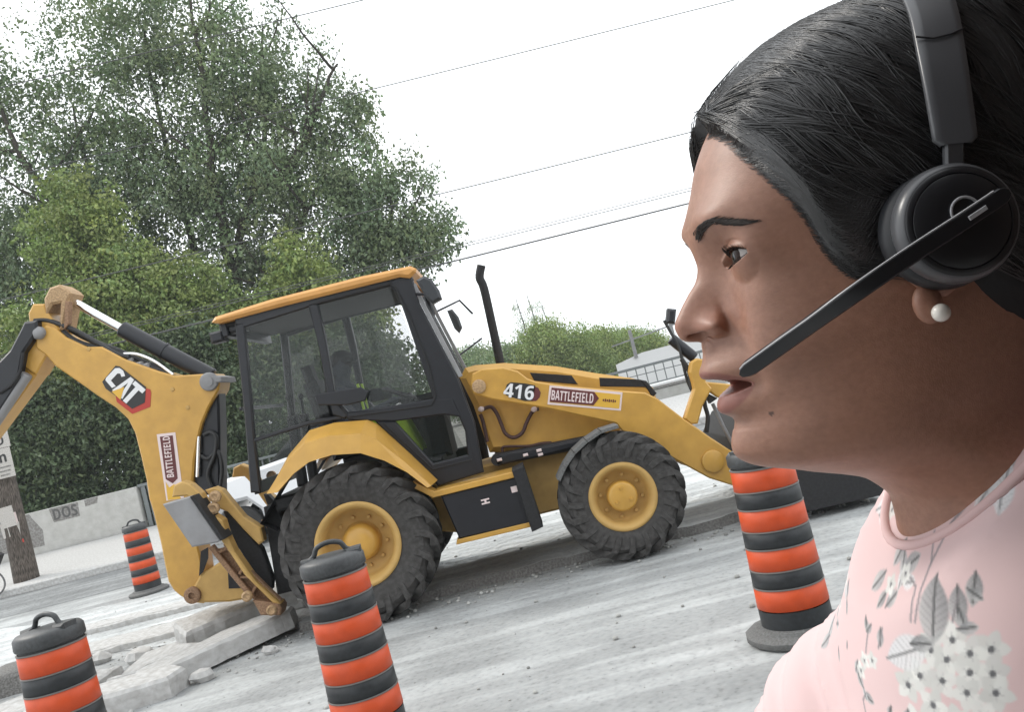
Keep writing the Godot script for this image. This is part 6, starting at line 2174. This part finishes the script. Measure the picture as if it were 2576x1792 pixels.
func build_hair(o: Node3D) -> void:
	var f := FastNoiseLite.new()
	f.seed = 71
	f.frequency = 90.0
	f.fractal_octaves = 2
	var hm := mat(lin(0.006, 0.0063, 0.0075), 0.75)
	hm.rim_enabled = false
	# close cap of hair under the strands
	var rows := []
	var y := 1.7779
	while y > 1.575:
		rows.append(y)
		y -= 0.0007 if y > 1.77 else 0.0022
	var half := 110
	var P := PackedVector3Array()
	var c := Vector3(0.222, 1.690, 0.0)
	for i in rows.size():
		var side := PackedVector3Array()
		for j in half + 1:
			var s := (1.0 - cos(PI * j / half)) * 0.5
			var p := skull(rows[i], s)
			var nn := ((p - c) / Vector3(0.0095, 0.0085, 0.0065)).normalized()
			side.append(p + nn * (hair_thickness(p) + f.get_noise_3dv(p * Vector3(1, 1, 1)) * 0.0006))
		for j in half:
			P.append(head_side(side[j], 1.0))
		for j in half:
			P.append(head_side(side[half - j], -1.0))
	var b := Buf.new()
	grid(b, P, rows.size(), half * 2, true, PackedColorArray(), PackedVector2Array(), true)
	# gathered knot behind the head
	ellipsoid(b, head_side(Vector3(0.330, 1.622, 0.0), 1.0), Vector3(0.036, 0.042, 0.040), 24)
	var hair := part(o, "hair", b, hm)
	# strands combed from the front and crown back over the ear to the knot
	var r := RandomNumberGenerator.new()
	r.seed = 72
	var sb := Buf.new()
	# locks share their course; each strand keeps close to its lock
	var locks := []
	for i in 330:
		var a := pow((i + r.randf()) / 330.0, 1.35)
		locks.append([a, r.randf_range(-0.45 if a < 0.2 else -0.1, 1.0), r.randf() * 0.16, r.randf_range(0.0, 0.0042), r.randf() * TAU, r.randf_range(0.0008, 0.0038), 1.0 if i % 5 != 0 else -1.0])
	for i in 8200:
		var lk: Array = locks[r.randi() % 330]
		var a: float = clampf(lk[0] + r.randfn() * 0.006, 0.0, 1.0)
		var side: float = lk[6]
		var y0 := lut([0.0, 1.7390, -0.10, 1.7560, -0.2, 1.7660, -0.35, 1.7735, -0.55, 1.7770, -0.8, 1.7770, -1.0, 1.7700], -a)
		var x0 := lut([0.0, 0.1360, -0.10, 0.1550, -0.2, 0.1705, -0.35, 0.1880, -0.55, 0.2250, -0.8, 0.2500, -1.0, 0.2750], -a)
		var k: float = clampf(lk[1] + r.randfn() * 0.04, -0.5, 1.0)
		var mid := Vector2(lerpf(0.146, 0.300, pow(a, 0.9)), lerpf(1.716, 1.735, a)) + Vector2(k * 0.016, k * 0.010)
		var mid2 := Vector2(lerpf(0.174, 0.312, a), lerpf(1.672, 1.690, a)) + Vector2(k * 0.020, k * 0.022)
		var fin := Vector2(lerpf(0.258, 0.318, a * 0.8 + k * 0.2), lerpf(1.628, 1.626, a) + k * 0.02)
		var st: float = r.randf() * 0.10 if r.randf() < 0.65 else r.randf() * 0.5
		var en: float = minf(st + r.randf_range(0.5, 0.95), 1.0)
		var lift: float = lk[3] + r.randf_range(0.0, 0.0010)
		var ph: float = lk[4] + r.randfn() * 0.25
		var wav: float = lk[5]
		var fly := 0.0
		if r.randf() < 0.03:
			fly = r.randf_range(0.002, 0.006)
		var n := 13
		var pts := PackedVector3Array()
		var rad := []
		var thick := r.randf_range(0.00020, 0.00046)
		for q in n:
			var t := lerpf(st, en, float(q) / (n - 1))
			var A := Vector2(x0, y0)
			var u := 1.0 - t
			var p2 := A * u * u * u + mid * 3.0 * u * u * t + mid2 * 3.0 * u * t * t + fin * t * t * t
			p2 += Vector2(sin(t * 15.0 + ph), cos(t * 13.0 + ph)) * wav * smoothstep(0.05, 0.3, t)
			var e := float(q) / (n - 1)
			var hp := hair_point(p2.x, p2.y, lift * smoothstep(0.0, 0.25, t) + 0.0002 + fly * e * e)
			pts.append(head_side(hp, side))
			rad.append(thick * (1.0 - 0.8 * pow(absf(e * 2.0 - 1.0), 3.0)))
		tube(sb, pts, rad, 4, false)
	# hair at the edge of the forehead, swept round to the temple
	for i in 1500:
		var d0 := pow(r.randf(), 1.5) * 0.030
		var xs := r.randf_range(0.1335, 0.150)
		var ln := r.randf_range(0.020, 0.055)
		var gr := r.randf_range(0.1, 0.5)
		var ph := r.randf() * TAU
		var pts := PackedVector3Array()
		for q in 9:
			var e := q / 8.0
			var x := xs + ln * e
			var yy := hairline(x) + d0 + gr * ln * e * e + sin(e * 7.0 + ph) * 0.0007
			yy = minf(yy, 1.7768)
			x = maxf(x, lut(T_BASE, yy) + 0.00006)
			pts.append(head_side(hair_point(x, yy, 0.0016 + 0.0016 * sin(e * PI)), 1.0 if i % 4 != 0 else -1.0))
		tube(sb, pts, [0.00008, 0.0002, 0.0003, 0.00034, 0.00034, 0.00034, 0.0003, 0.0002, 0.00008], 4, false)
	# roots along the whole front edge, feathered over the skin and combed back
	var edge := PackedVector2Array()
	for i in 41:
		var hx := lerpf(0.1325, 0.172, i / 40.0)
		edge.append(Vector2(hx, hairline(hx)))
	var elen := PackedFloat32Array([0.0])
	for i in 40:
		elen.append(elen[i] + edge[i].distance_to(edge[i + 1]))
	for i in 3000:
		var at := r.randf() * elen[40]
		var q0 := 0
		while q0 < 39 and elen[q0 + 1] < at:
			q0 += 1
		var h0 := edge[q0].lerp(edge[q0 + 1], clampf((at - elen[q0]) / maxf(elen[q0 + 1] - elen[q0], 1e-6), 0.0, 1.0))
		var tan := (edge[q0 + 1] - edge[q0]).normalized()
		var back := Vector2(-tan.y, tan.x)
		if back.dot(Vector2(0.8, 0.6)) < 0:
			back = -back
		var k := at / elen[40]
		h0 += back * (r.randf_range(-0.0032, 0.0) if r.randf() < 0.35 else r.randf_range(0.0, 0.016))
		var d0 := (tan * lerpf(0.5, 0.75, r.randf()) + back * lerpf(0.9, 0.45, r.randf())).normalized()
		var d1 := Vector2(0.93, lerpf(-0.25, -0.42, k)).normalized()
		var ln := r.randf_range(0.014, 0.042)
		var wv := r.randf_range(-0.0010, 0.0010)
		var th := r.randf_range(0.00016, 0.00034)
		var lf := r.randf_range(0.0009, 0.0030)
		var pts := PackedVector3Array()
		var cur := h0
		for q in 9:
			var e := q / 8.0
			pts.append(head_side(hair_root_point(cur.x + wv * sin(e * 6.0), minf(cur.y, 1.7768), 0.0003 + lf * smoothstep(0.0, 0.5, e)), 1.0 if i % 6 != 0 else -1.0))
			cur += d0.lerp(d1, e).normalized() * ln / 8.0
		tube(sb, pts, [th * 0.25, th * 0.6, th * 0.9, th, th, th, th * 0.9, th * 0.6, th * 0.25], 4, false)
	# fine hair along the forehead edge, lying back with the rest, and a few flyaways over the crown
	for i in 900:
		var a := r.randf()
		var x := lerpf(0.1325, 0.162, a)
		var yh := hairline(x) + r.randf_range(-0.0045, 0.005)
		var d := Vector2(lerpf(0.75, 0.80, a), lerpf(0.25, -0.75, minf(a * 2.2, 1.0))).normalized()
		var l := r.randf_range(0.008, 0.022)
		var pts := PackedVector3Array()
		var cv := r.randf_range(-0.25, 0.35)
		for q in 5:
			var e := q / 4.0
			var dd := d.rotated(cv * e) * l * e
			pts.append(head_side(hair_point(x + dd.x, yh + dd.y, 0.0012 + 0.0028 * (1.0 - smoothstep(0.0, 0.030, yh + dd.y - hairline(x + dd.x)))), 1.0))
		tube(sb, pts, [0.00006, 0.00016, 0.00020, 0.00018, 0.00006], 4, false)
	for i in 160:
		var a := r.randf()
		var x := lerpf(0.150, 0.29, a)
		var p := hair_point(x, 1.7772, 0.0005)
		p.z = r.randf_range(-0.02, 0.03)
		var l := r.randf_range(0.006, 0.02)
		var d := Vector3(r.randf_range(0.3, 1.0), r.randf_range(0.05, 0.5), r.randf_range(-0.3, 0.3)).normalized()
		if x < 0.2:
			p = hair_point(x, lut([0.148, 1.756, 0.1625, 1.766, 0.19, 1.774, 0.3, 1.777], x) if false else 1.7772, 0.0005)
		tube(sb, PackedVector3Array([head_side(p, 1.0), head_side(p + d * l * 0.5 + Vector3(0, 0.002, 0), 1.0), head_side(p + d * l, 1.0)]), [0.00022, 0.00018, 0.00006], 4, false)
	var sm := mat(lin(0.022, 0.0215, 0.0225), 0.30)
	sm.metallic_specular = 0.6
	hm.metallic_specular = 0.5
	var so := part(hair, "strands", sb, sm)
	so.set_meta("kind", "stuff")

func build_headset() -> void:
	var o := thing("headset", "black on-ear headset with a boom microphone worn by the woman", "headset", Vector3(0.203, 1.652, HZ))
	var shell := mat(lin(0.075, 0.077, 0.083), 0.33)
	var face := mat(lin(0.010, 0.0105, 0.013), 0.30)
	var soft := mat(lin(0.016, 0.017, 0.020), 0.5)
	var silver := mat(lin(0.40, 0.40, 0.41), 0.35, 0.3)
	for sd in [1.0, -1.0]:
		var cup := node(o, "ear_cup", Vector3(0, 0, 0))
		var tf := along_z(Vector3.ZERO) if sd > 0 else Transform3D(Basis(Vector3(1, 0, 0), Vector3(0, 0, -1), Vector3(0, 1, 0)), Vector3.ZERO)
		tf = Transform3D(Basis(Vector3(0, 1, 0), -0.05 * sd).scaled(Vector3(0.95, 0.95, 1.0)), Vector3(0, 0, 0.10 * sd)) * Transform3D(Basis.IDENTITY, Vector3(0, 0, -0.10 * sd)) * tf
		var b := Buf.new()
		lathe(b, pv([0.012, 0.074, 0.022, 0.073, 0.0275, 0.077, 0.0295, 0.083, 0.028, 0.0895, 0.024, 0.0915]), 48, tf, -1)
		part(cup, "cushion", b, soft)
		b = Buf.new()
		lathe(b, pv([0.024, 0.0905, 0.0270, 0.0920, 0.0280, 0.0955, 0.0277, 0.1000, 0.0262, 0.1036, 0.0252, 0.1042]), 56, tf, 0.3)
		part(cup, "shell", b, shell)
		b = Buf.new()
		lathe(b, pv([0.0253, 0.1036, 0.0248, 0.1046, 0.0222, 0.1052, 0.0219, 0.1047, 0.0215, 0.1053, 0.010, 0.1060, 0.0, 0.1062]), 56, tf, 0.6)
		part(cup, "cover", b, face)
	var b := Buf.new()
	# head band: a flat strap over the crown
	var path := PackedVector3Array([Vector3(0.0095, 0.0335, 0.0980), Vector3(0.0135, 0.058, 0.0955), Vector3(0.0185, 0.078, 0.0895), Vector3(0.026, 0.101, 0.0780), Vector3(0.034, 0.122, 0.0575), Vector3(0.041, 0.1400, 0.026), Vector3(0.043, 0.1455, 0.0)])
	var k := path.size()
	for i in range(k - 2, -1, -1):
		path.append(Vector3(path[i].x, path[i].y, -path[i].z))
	path = smooth_curve(path, 6)
	var prof := [[-1.0, -0.2], [-0.92, 0.7], [-0.6, 1.0], [0.6, 1.0], [0.92, 0.7], [1.0, -0.2], [0.85, -1.0], [-0.85, -1.0]]
	var n := path.size()
	var P := PackedVector3Array()
	for i in n:
		var t := (path[mini(i + 1, n - 1)] - path[maxi(i - 1, 0)]).normalized()
		var wd := Vector3(1, 0, 0)
		wd = (wd - t * wd.dot(t)).normalized()
		var nn := wd.cross(t).normalized()
		if nn.dot(path[i] - Vector3(0.03, 0.03, 0)) < 0:
			nn = -nn
		var e := float(i) / (n - 1)
		var hw := 0.0098 + 0.0020 * sin(e * PI)
		if i == 0 or i == n - 1:
			hw *= 0.7
		for q in prof:
			P.append(path[i] + wd * q[0] * hw + nn * q[1] * 0.0024)
	grid(b, P, n, prof.size(), true)
	var band := part(o, "headband", b, shell)
	b = Buf.new()
	for sd in [1.0, -1.0]:
		var sp := Vector3(0.0202, 0.0835, 0.0872 * sd)
		tube(b, PackedVector3Array([sp + Vector3(-0.0108, 0.0035, 0.002 * sd), sp + Vector3(-0.004, 0.0005, 0.0033 * sd), sp + Vector3(0.004, 0.0005, 0.0033 * sd), sp + Vector3(0.0108, 0.002, 0.002 * sd)]), 0.0005, 6)
	part(band, "seam", b, face)
	for sd in [1.0, -1.0]:
		b = Buf.new()
		bar(b, Vector3(0.007, 0.024, 0.0955 * sd), Vector3(0.010, 0.040, 0.0975 * sd), 0.0085, 0.0042, 0.001, Vector3(0, 0, 1))
		part(o, "yoke", b, shell)
	# boom arm from the pivot on the near cup to the mouth
	var bpath := smooth_curve(PackedVector3Array([Vector3(0.0186, 0.007, 0.1105), Vector3(-0.0008, 0.0001, 0.1105), Vector3(-0.0300, -0.0102, 0.1085), Vector3(-0.0542, -0.0206, 0.098), Vector3(-0.0734, -0.0318, 0.072), Vector3(-0.0940, -0.0440, 0.0440)]), 8)
	var bn := bpath.size()
	var shape := [[-0.8, -1.0], [-1.0, -0.75], [-1.0, 0.75], [-0.8, 1.0], [0.8, 1.0], [1.0, 0.75], [1.0, -0.75], [0.8, -1.0]]
	b = Buf.new()
	var BP := PackedVector3Array()
	var edge_highlight := PackedVector3Array()
	for i in bn:
		var t := (bpath[mini(i + 1, bn - 1)] - bpath[maxi(i - 1, 0)]).normalized()
		var zz := (Vector3(0.25, 0, 1) - t * t.dot(Vector3(0.25, 0, 1))).normalized()
		var up := t.cross(zz).normalized()
		if up.y < 0:
			up = -up
		var e := float(i) / (bn - 1)
		var k2 := 1.0
		if i == 0 or i == bn - 1:
			k2 = 0.35
		elif i == 1 or i == bn - 2:
			k2 = 0.8
		var hh := (0.0036 + 0.0003 * e) * k2
		for q in shape:
			BP.append(bpath[i] + up * q[1] * hh + zz * q[0] * 0.0019)
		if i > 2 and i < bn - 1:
			edge_highlight.append(bpath[i] + up * (hh + 0.0001) + zz * 0.0013)
	grid(b, BP, bn, shape.size(), true)
	for e in [0, bn - 1]:
		for q in range(1, 7):
			b.tri(BP[e * 8], BP[e * 8 + q], BP[e * 8 + q + 1])
	var boom := part(o, "microphone_boom", b, face)
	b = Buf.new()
	tube(b, edge_highlight, 0.0005, 6)
	part(boom, "edge_highlight", b, silver)  # pale line laid on the upper edge as a painted highlight
	b = Buf.new()
	var rp := PackedVector3Array()
	for i in 25:
		var a := TAU * i / 24
		rp.append(Vector3(0.0013 + cos(a) * 0.0062, 0.0035 + sin(a) * 0.0062, 0.1068))
	tube(b, rp, 0.0007, 6, false)
	part(boom, "pivot_ring", b, silver)
	b = Buf.new()
	box(b, Vector3(0.003, 0.0012, 0.1126), Vector3(0.009, 0.002, 0.0008), 0.0002, Basis(Vector3(0, 0, 1), 0.34))
	part(boom, "button", b, silver)

# ---- blouse ----
const TF := Vector3(-0.707, 0, 0.707)     # way the chest faces
const TL := Vector3(0.707, 0, 0.707)      # towards her left shoulder

func stamp(img: Image, c: Vector2, r: float, ang: float, asp: float, col: Color, soft := 1.0, vein := false) -> void:
	var R := int(r + 2)
	var ca := cos(-ang)
	var sa := sin(-ang)
	for dy in range(-R, R + 1):
		for dx in range(-R, R + 1):
			var px := int(c.x) + dx
			var py := int(c.y) + dy
			if px < 0 or py < 0 or px >= img.get_width() or py >= img.get_height():
				continue
			var u := (dx * ca - dy * sa) / r
			var w := (dx * sa + dy * ca) / (r * asp)
			# pointed oval
			var d := 1.0 - absf(w) / maxf(1.0 - u * u, 0.001)
			if d <= 0.0 or absf(u) >= 1.0:
				continue
			var a := clampf(d * 4.0 * soft, 0.0, 1.0) * col.a
			var cc := col
			if vein:
				cc = col.lerp(Color(0.88, 0.87, 0.86, col.a), 0.55 * clampf(u * 0.5 + 0.45 + w * 0.4, 0.0, 1.0))
			if vein and (absf(w) < 0.10 or fmod(absf(u * 5.0 + absf(w) * 2.0), 1.0) < 0.22):
				cc = cc.darkened(0.12)
			img.set_pixel(px, py, img.get_pixel(px, py).lerp(Color(cc.r, cc.g, cc.b), a))

func stroke(img: Image, pts: Array, wd: float, col: Color) -> void:
	for i in pts.size() - 1:
		var a: Vector2 = pts[i]
		var c: Vector2 = pts[i + 1]
		var n := int(a.distance_to(c) / maxf(wd * 0.5, 1.0)) + 1
		for k in n + 1:
			var p := a.lerp(c, float(k) / n)
			for dy in range(-int(wd), int(wd) + 1):
				for dx in range(-int(wd), int(wd) + 1):
					if dx * dx + dy * dy <= wd * wd:
						var x := int(p.x) + dx
						var y := int(p.y) + dy
						if x >= 0 and y >= 0 and x < img.get_width() and y < img.get_height():
							img.set_pixel(x, y, img.get_pixel(x, y).lerp(col, 0.6))

func blossom(img: Image, c: Vector2, r: float, rr: RandomNumberGenerator) -> void:
	var a0 := rr.randf() * TAU
	for i in 5:
		var a := a0 + TAU * i / 5
		var p := c + Vector2(cos(a), sin(a)) * r * 0.55
		var g := rr.randf_range(0.76, 0.86)
		stamp(img, p, r * 0.62, a, 0.72, Color(g, g, g * 0.98, 0.95), 1.6)
		stroke(img, [c + Vector2(cos(a), sin(a)) * r * 0.15, c + Vector2(cos(a + 0.1), sin(a + 0.1)) * r * 0.45], 0.8, Color(0.62, 0.62, 0.62))
	stamp(img, c, r * 0.24, rr.randf() * 3.0, 0.9, Color(0.36, 0.36, 0.37, 0.95), 1.5)

func leaf(img: Image, c: Vector2, r: float, ang: float, g: float, asp := 0.42) -> void:
	g = 0.22 + g * 0.72
	stamp(img, c, r * 1.12, ang, asp * 1.1, Color(g, g * 1.01, g * 1.02, 0.9), 1.4, true)
	var d := Vector2(cos(ang), sin(ang)) * r
	stroke(img, [c - d * 1.15, c + d * 0.8], 1.0, Color(g * 0.6, g * 0.6, g * 0.6))

func sprig(img: Image, c: Vector2, len: float, ang: float, rr: RandomNumberGenerator) -> void:
	var pts := []
	for i in 6:
		pts.append(c + Vector2(cos(ang + 0.12 * i), sin(ang + 0.12 * i)) * len * i / 5.0)
	stroke(img, pts, 1.4, Color(0.48, 0.47, 0.48))
	for i in range(1, 6):
		for s in [-1, 1]:
			var g := rr.randf_range(0.45, 0.75)
			var aa: float = ang + 0.12 * i + s * 0.8
			leaf(img, pts[i] + Vector2(cos(aa), sin(aa)) * len * 0.10, len * rr.randf_range(0.08, 0.13), aa, g, 0.36)

func print_texture() -> Texture2D:
	var W := 1536
	var img := Image.create(W, W, false, Image.FORMAT_RGB8)
	img.fill(Color(0.83, 0.725, 0.72))
	var rr := RandomNumberGenerator.new()
	rr.seed = 81
	var sc := W / 0.60          # pixels per metre of cloth
	# scattered sprigs, clusters and leaves
	for i in 46:
		var c := Vector2(rr.randf() * W, rr.randf() * W)
		if absf(c.x / sc - 0.27) < 0.16 and absf(c.y / sc - 0.34) < 0.11:
			continue
		sprig(img, c, rr.randf_range(60, 130), rr.randf() * TAU, rr)
	for i in 26:
		var c := Vector2(rr.randf() * W, rr.randf() * W)
		if absf(c.x / sc - 0.27) < 0.17 and absf(c.y / sc - 0.34) < 0.12:
			continue
		for k in rr.randi_range(3, 6):
			blossom(img, c + Vector2(rr.randfn(), rr.randfn()) * 26, rr.randf_range(13, 20), rr)
		leaf(img, c + Vector2(rr.randfn() * 30, rr.randfn() * 30), rr.randf_range(24, 40), rr.randf() * TAU, rr.randf_range(0.5, 0.8))
	# hero bunch over the left of the chest
	for e in HERO:
		var c := Vector2(0.30 + e[0], 0.30 + e[1]) * sc
		if e[2] == 4:
			var pl := []
			for k in range(3, e.size(), 2):
				pl.append(Vector2(0.30 + e[k], 0.30 + e[k + 1]) * sc)
			stroke(img, pl, 1.3, Color(0.50, 0.48, 0.49))
		elif e[2] == 3:
			blossom(img, c, e[3] * sc * 1.15, rr)
		elif e[2] == 1:
			leaf(img, c, e[3] * sc, e[4], e[5], 0.55)
	img.resize(W / 2, W / 2, Image.INTERPOLATE_BILINEAR)
	img.generate_mipmaps()
	return ImageTexture.create_from_image(img)

# [across, down, kind, size, ...] from the hollow of the throat, metres
var HERO := [[-0.0194, 0.0430, 3, 0.00589],
	[-0.0120, 0.0464, 3, 0.00589],
	[-0.0023, 0.0510, 3, 0.00589],
	[0.0078, 0.0418, 3, 0.00589],
	[-0.0258, 0.0543, 3, 0.00589],
	[-0.0152, 0.0553, 3, 0.00589],
	[-0.0045, 0.0593, 3, 0.00589],
	[-0.0209, 0.0660, 3, 0.00589],
	[-0.0103, 0.0715, 3, 0.00589],
	[0.0011, 0.0684, 3, 0.00589],
	[-0.0182, 0.0788, 3, 0.00589],
	[0.0072, 0.0512, 3, 0.00589],
	[-0.0315, 0.0744, 3, 0.00589],
	[-0.0086, 0.0384, 3, 0.00589],
	[-0.0012, 0.0436, 3, 0.00589],
	[0.0078, 0.0588, 3, 0.00589],
	[-0.0332, 0.0594, 3, 0.00589],
	[-0.0285, 0.0795, 3, 0.00589],
	[-0.0028, 0.0770, 3, 0.00589],
	[-0.0172, 0.0276, 1, 0.01235, 1.64061, 0.42],
	[-0.0323, 0.0458, 1, 0.011875, -0.366519, 0.8],
	[-0.0239, 0.0412, 1, 0.0057, -0.10472, 0.4],
	[-0.0057, 0.0251, 1, 0.007125, 1.55334, 0.4],
	[0.0016, 0.0190, 1, 0.006175, 1.72788, 0.42],
	[-0.0037, 0.0305, 1, 0.0038, 1.29154, 0.45],
	[-0.0015, 0.0336, 1, 0.004275, -0.10472, 0.5],
	[0.0022, 0.0208, 1, 0.0038, 0.593412, 0.45],
	[0.0094, -0.0390, 1, 0.00855, -0.628319, 0.62],
	[0.0144, -0.0300, 1, 0.0076, 2.16421, 0.6],
	[0.0087, -0.0222, 1, 0.0114, 2.07694, 0.72],
	[0.0147, -0.0199, 1, 0.0095, 1.72788, 0.85],
	[0.0043, -0.0171, 1, 0.00855, 2.16421, 0.85],
	[0.0215, -0.0412, 1, 0.00665, -0.279253, 0.9],
	[0.0035, -0.0302, 1, 0.0038, 1.46608, 0.5],
	[-0.0469, 0.0119, 1, 0.005225, 1.98968, 0.55],
	[-0.0421, 0.0150, 1, 0.004275, 1.29154, 0.6],
	[-0.0357, 0.0133, 1, 0.0057, -0.628319, 0.5],
	[-0.0581, 0.0242, 1, 0.005225, 2.33874, 0.55],
	[-0.0438, 0.0273, 1, 0.004275, -0.802851, 0.5],
	[-0.0513, 0.0291, 1, 0.0038, 2.16421, 0.45],
	[-0.0407, 0.0198, 1, 0.0038, 1.64061, 0.85],
	[-0.0346, 0.0199, 1, 0.004275, -0.279253, 0.88],
	[-0.0602, 0.0405, 1, 0.00285, 1.29154, 0.4],
	[-0.0582, 0.0415, 1, 0.00285, 2.33874, 0.5],
	[-0.0490, 0.0433, 1, 0.0038, 1.64061, 0.45],
	[-0.0679, 0.0672, 1, 0.0038, 0.942478, 0.5],
	[-0.0706, 0.0626, 1, 0.003325, 1.98968, 0.55],
	[-0.0613, 0.0734, 1, 0.0038, 0.244346, 0.45],
	[-0.0644, 0.0727, 1, 0.00285, 1.29154, 0.8],
	[-0.0091, 0.0782, 1, 0.004275, 0.942478, 0.25],
	[-0.0356, 0.0765, 1, 0.0057, 1.72788, 0.45],
	[-0.0412, 0.0812, 1, 0.004275, 1.29154, 0.5],
	[-0.0462, 0.0744, 1, 0.00285, 1.98968, 0.4],
	[-0.1011, 0.0727, 1, 0.0038, 1.72788, 0.45],
	[-0.0822, 0.0582, 1, 0.0019, 1.81514, 0.5],
	[-0.0948, 0.0286, 1, 0.0057, 1.98968, 0.6],
	[-0.0910, 0.0367, 1, 0.00475, 1.29154, 0.85],
	[-0.0993, 0.0367, 1, 0.0057, 2.33874, 0.88],
	[-0.1089, 0.0470, 1, 0.00475, 1.98968, 0.8],
	[-0.1136, 0.0562, 1, 0.0057, 1.29154, 0.6],
	[-0.1069, 0.0610, 1, 0.0038, -0.453786, 0.6],
	[-0.1213, 0.0696, 1, 0.0057, 1.98968, 0.62],
	[-0.1246, 0.0769, 1, 0.00475, 2.33874, 0.55],
	[-0.0861, 0.0347, 1, 0.0038, 1.64061, 0.55],
	[-0.0847, 0.0417, 1, 0.003325, 1.29154, 0.55],
	[-0.0724, -0.0021, 1, 0.0057, -0.453786, 0.85],
	[-0.0652, -0.0058, 1, 0.0057, -0.279253, 0.86],
	[-0.0569, -0.0103, 1, 0.0057, -0.453786, 0.8],
	[-0.0507, -0.0158, 1, 0.00475, -0.541052, 0.8],
	[-0.0686, 0.0031, 1, 0.00475, 0.244346, 0.9],
	[-0.0623, 0.0567, 3, 0.00323],
	[-0.0557, 0.0546, 3, 0.00323],
	[-0.0663, 0.0625, 3, 0.00323],
	[-0.0929, 0.0327, 3, 0.00323],
	[-0.1008, 0.0398, 3, 0.00323],
	[-0.1084, 0.0530, 3, 0.00323],
	[-0.0720, -0.0052, 3, 0.00323],
	[-0.0635, -0.0016, 3, 0.00323],
	[-0.0384, 0.0179, 3, 0.00323],
	[-0.0474, 0.0234, 3, 0.00323],
	[0, 0, 4, -0.0271, 0.0330, -0.0248, 0.0202, -0.0220, 0.0110, -0.0146, -0.0036, 0.0013, -0.0220],
	[0, 0, 4, -0.0295, 0.0330, -0.0287, 0.0201, -0.0344, 0.0180],
	[0, 0, 4, -0.0220, 0.0110, -0.0250, 0.0005],
	[0, 0, 4, -0.0146, -0.0036, -0.0069, -0.0106],
	[0, 0, 4, -0.0656, 0.0820, -0.0670, 0.0765, -0.0632, 0.0717],
	[0, 0, 4, -0.0084, 0.0313, -0.0047, 0.0189],
	[0, 0, 4, -0.0582, 0.0415, -0.0608, 0.0529],
	[0, 0, 4, -0.0474, 0.0386, -0.0507, 0.0480]]

func build_blouse(o: Node3D) -> void:
	var v := func(x, y, z): return Vector3(x, y, z) - R0
	var b := Buf.new()
	var RS: Vector3 = v.call(0.172, 1.342, -0.600)
	var LS: Vector3 = v.call(0.372, 1.408, -0.368)
	var bones := [
		[v.call(0.246, 1.60, -0.49), 0.0600, v.call(0.245, 1.49, -0.49), 0.0655],
		[v.call(0.234, 1.468, -0.510), 0.050, RS, 0.056],
		[v.call(0.270, 1.482, -0.470), 0.050, LS, 0.056],
		[v.call(0.250, 1.40, -0.49), 0.095, v.call(0.25, 1.02, -0.49), 0.105],
		[v.call(0.200, 1.33, -0.565), 0.066, v.call(0.19, 1.05, -0.55), 0.08],
		[v.call(0.325, 1.36, -0.415), 0.075, v.call(0.31, 1.05, -0.43), 0.08],
		[v.call(0.205, 1.42, -0.455), 0.060, v.call(0.185, 1.30, -0.425), 0.085],
		[v.call(0.165, 1.26, -0.46), 0.070, v.call(0.16, 1.24, -0.47), 0.070],
		[v.call(0.225, 1.26, -0.405), 0.070, v.call(0.22, 1.24, -0.41), 0.070],
		[RS, 0.056, v.call(0.160, 1.20, -0.632), 0.055],
		[LS, 0.056, v.call(0.392, 1.24, -0.350), 0.055],
		[v.call(0.25, 1.05, -0.49), 0.11, v.call(0.25, 0.90, -0.49), 0.145]]
	net(b, bones, 0.0062, 0.06, [[Vector3(-0.643, 0.766, 0.0), v.call(0.176, 1.493, -0.475)]])
	# soft folds running down from the neck
	var f := FastNoiseLite.new()
	f.seed = 91
	f.frequency = 1.0
	f.fractal_octaves = 2
	for i in b.v.size():
		var p := b.v[i]
		var u := p.dot(TL)
		var d := p.y - 1.47
		var k := smoothstep(0.0, -0.12, d)
		var fo := f.get_noise_2d((u + d * 0.75) * 20.0, d * 3.0)
		b.v[i] += b.n[i] * (0.5 - absf(fo)) * 0.015 * k
	# smooth normals again by position
	var acc := {}
	for i in range(0, b.v.size(), 3):
		var nn := (b.v[i + 2] - b.v[i]).cross(b.v[i + 1] - b.v[i]) * -1.0
		nn = -nn
		for q in 3:
			var key := Vector3i((b.v[i + q] * 20000.0).round())
			acc[key] = acc.get(key, Vector3.ZERO) + nn
	for i in b.v.size():
		var nn: Vector3 = acc[Vector3i((b.v[i] * 20000.0).round())]
		if nn.dot(b.n[i]) < 0:
			nn = -nn
		b.n[i] = nn.normalized()
		b.uv.append(Vector2(0.5 + (b.v[i].dot(TL)) / 0.60, 0.5 - (b.v[i].y - 1.505) / 0.60))
	var m := mat(Color.WHITE, 0.8)
	m.albedo_texture = print_texture()
	var bl := part(o, "blouse", b, m)
	# narrow band round the neckline
	b = Buf.new()
	var ring := PackedVector3Array()
	for i in 49:
		var a := TAU * i / 48
		var dirv := Vector3(cos(a), 0, sin(a))
		var r := 0.0665
		var c: Vector3 = v.call(0.2455, 0, -0.49)
		var x := dirv.x * r
		var z := dirv.z * r
		# height on the cutting plane
		var px := c.x + R0.x + x
		var yy := 1.493 + (px - 0.176) * 0.643 / 0.766
		var grow := 1.0 + clampf((1.50 - yy) * 1.2, 0.0, 0.06)
		ring.append(Vector3(c.x + x * grow, yy, c.z + z * grow))
	tube(b, ring, 0.0030, 8, false)
	part(bl, "neckband", b, mat(lin(0.62, 0.43, 0.42), 0.85))
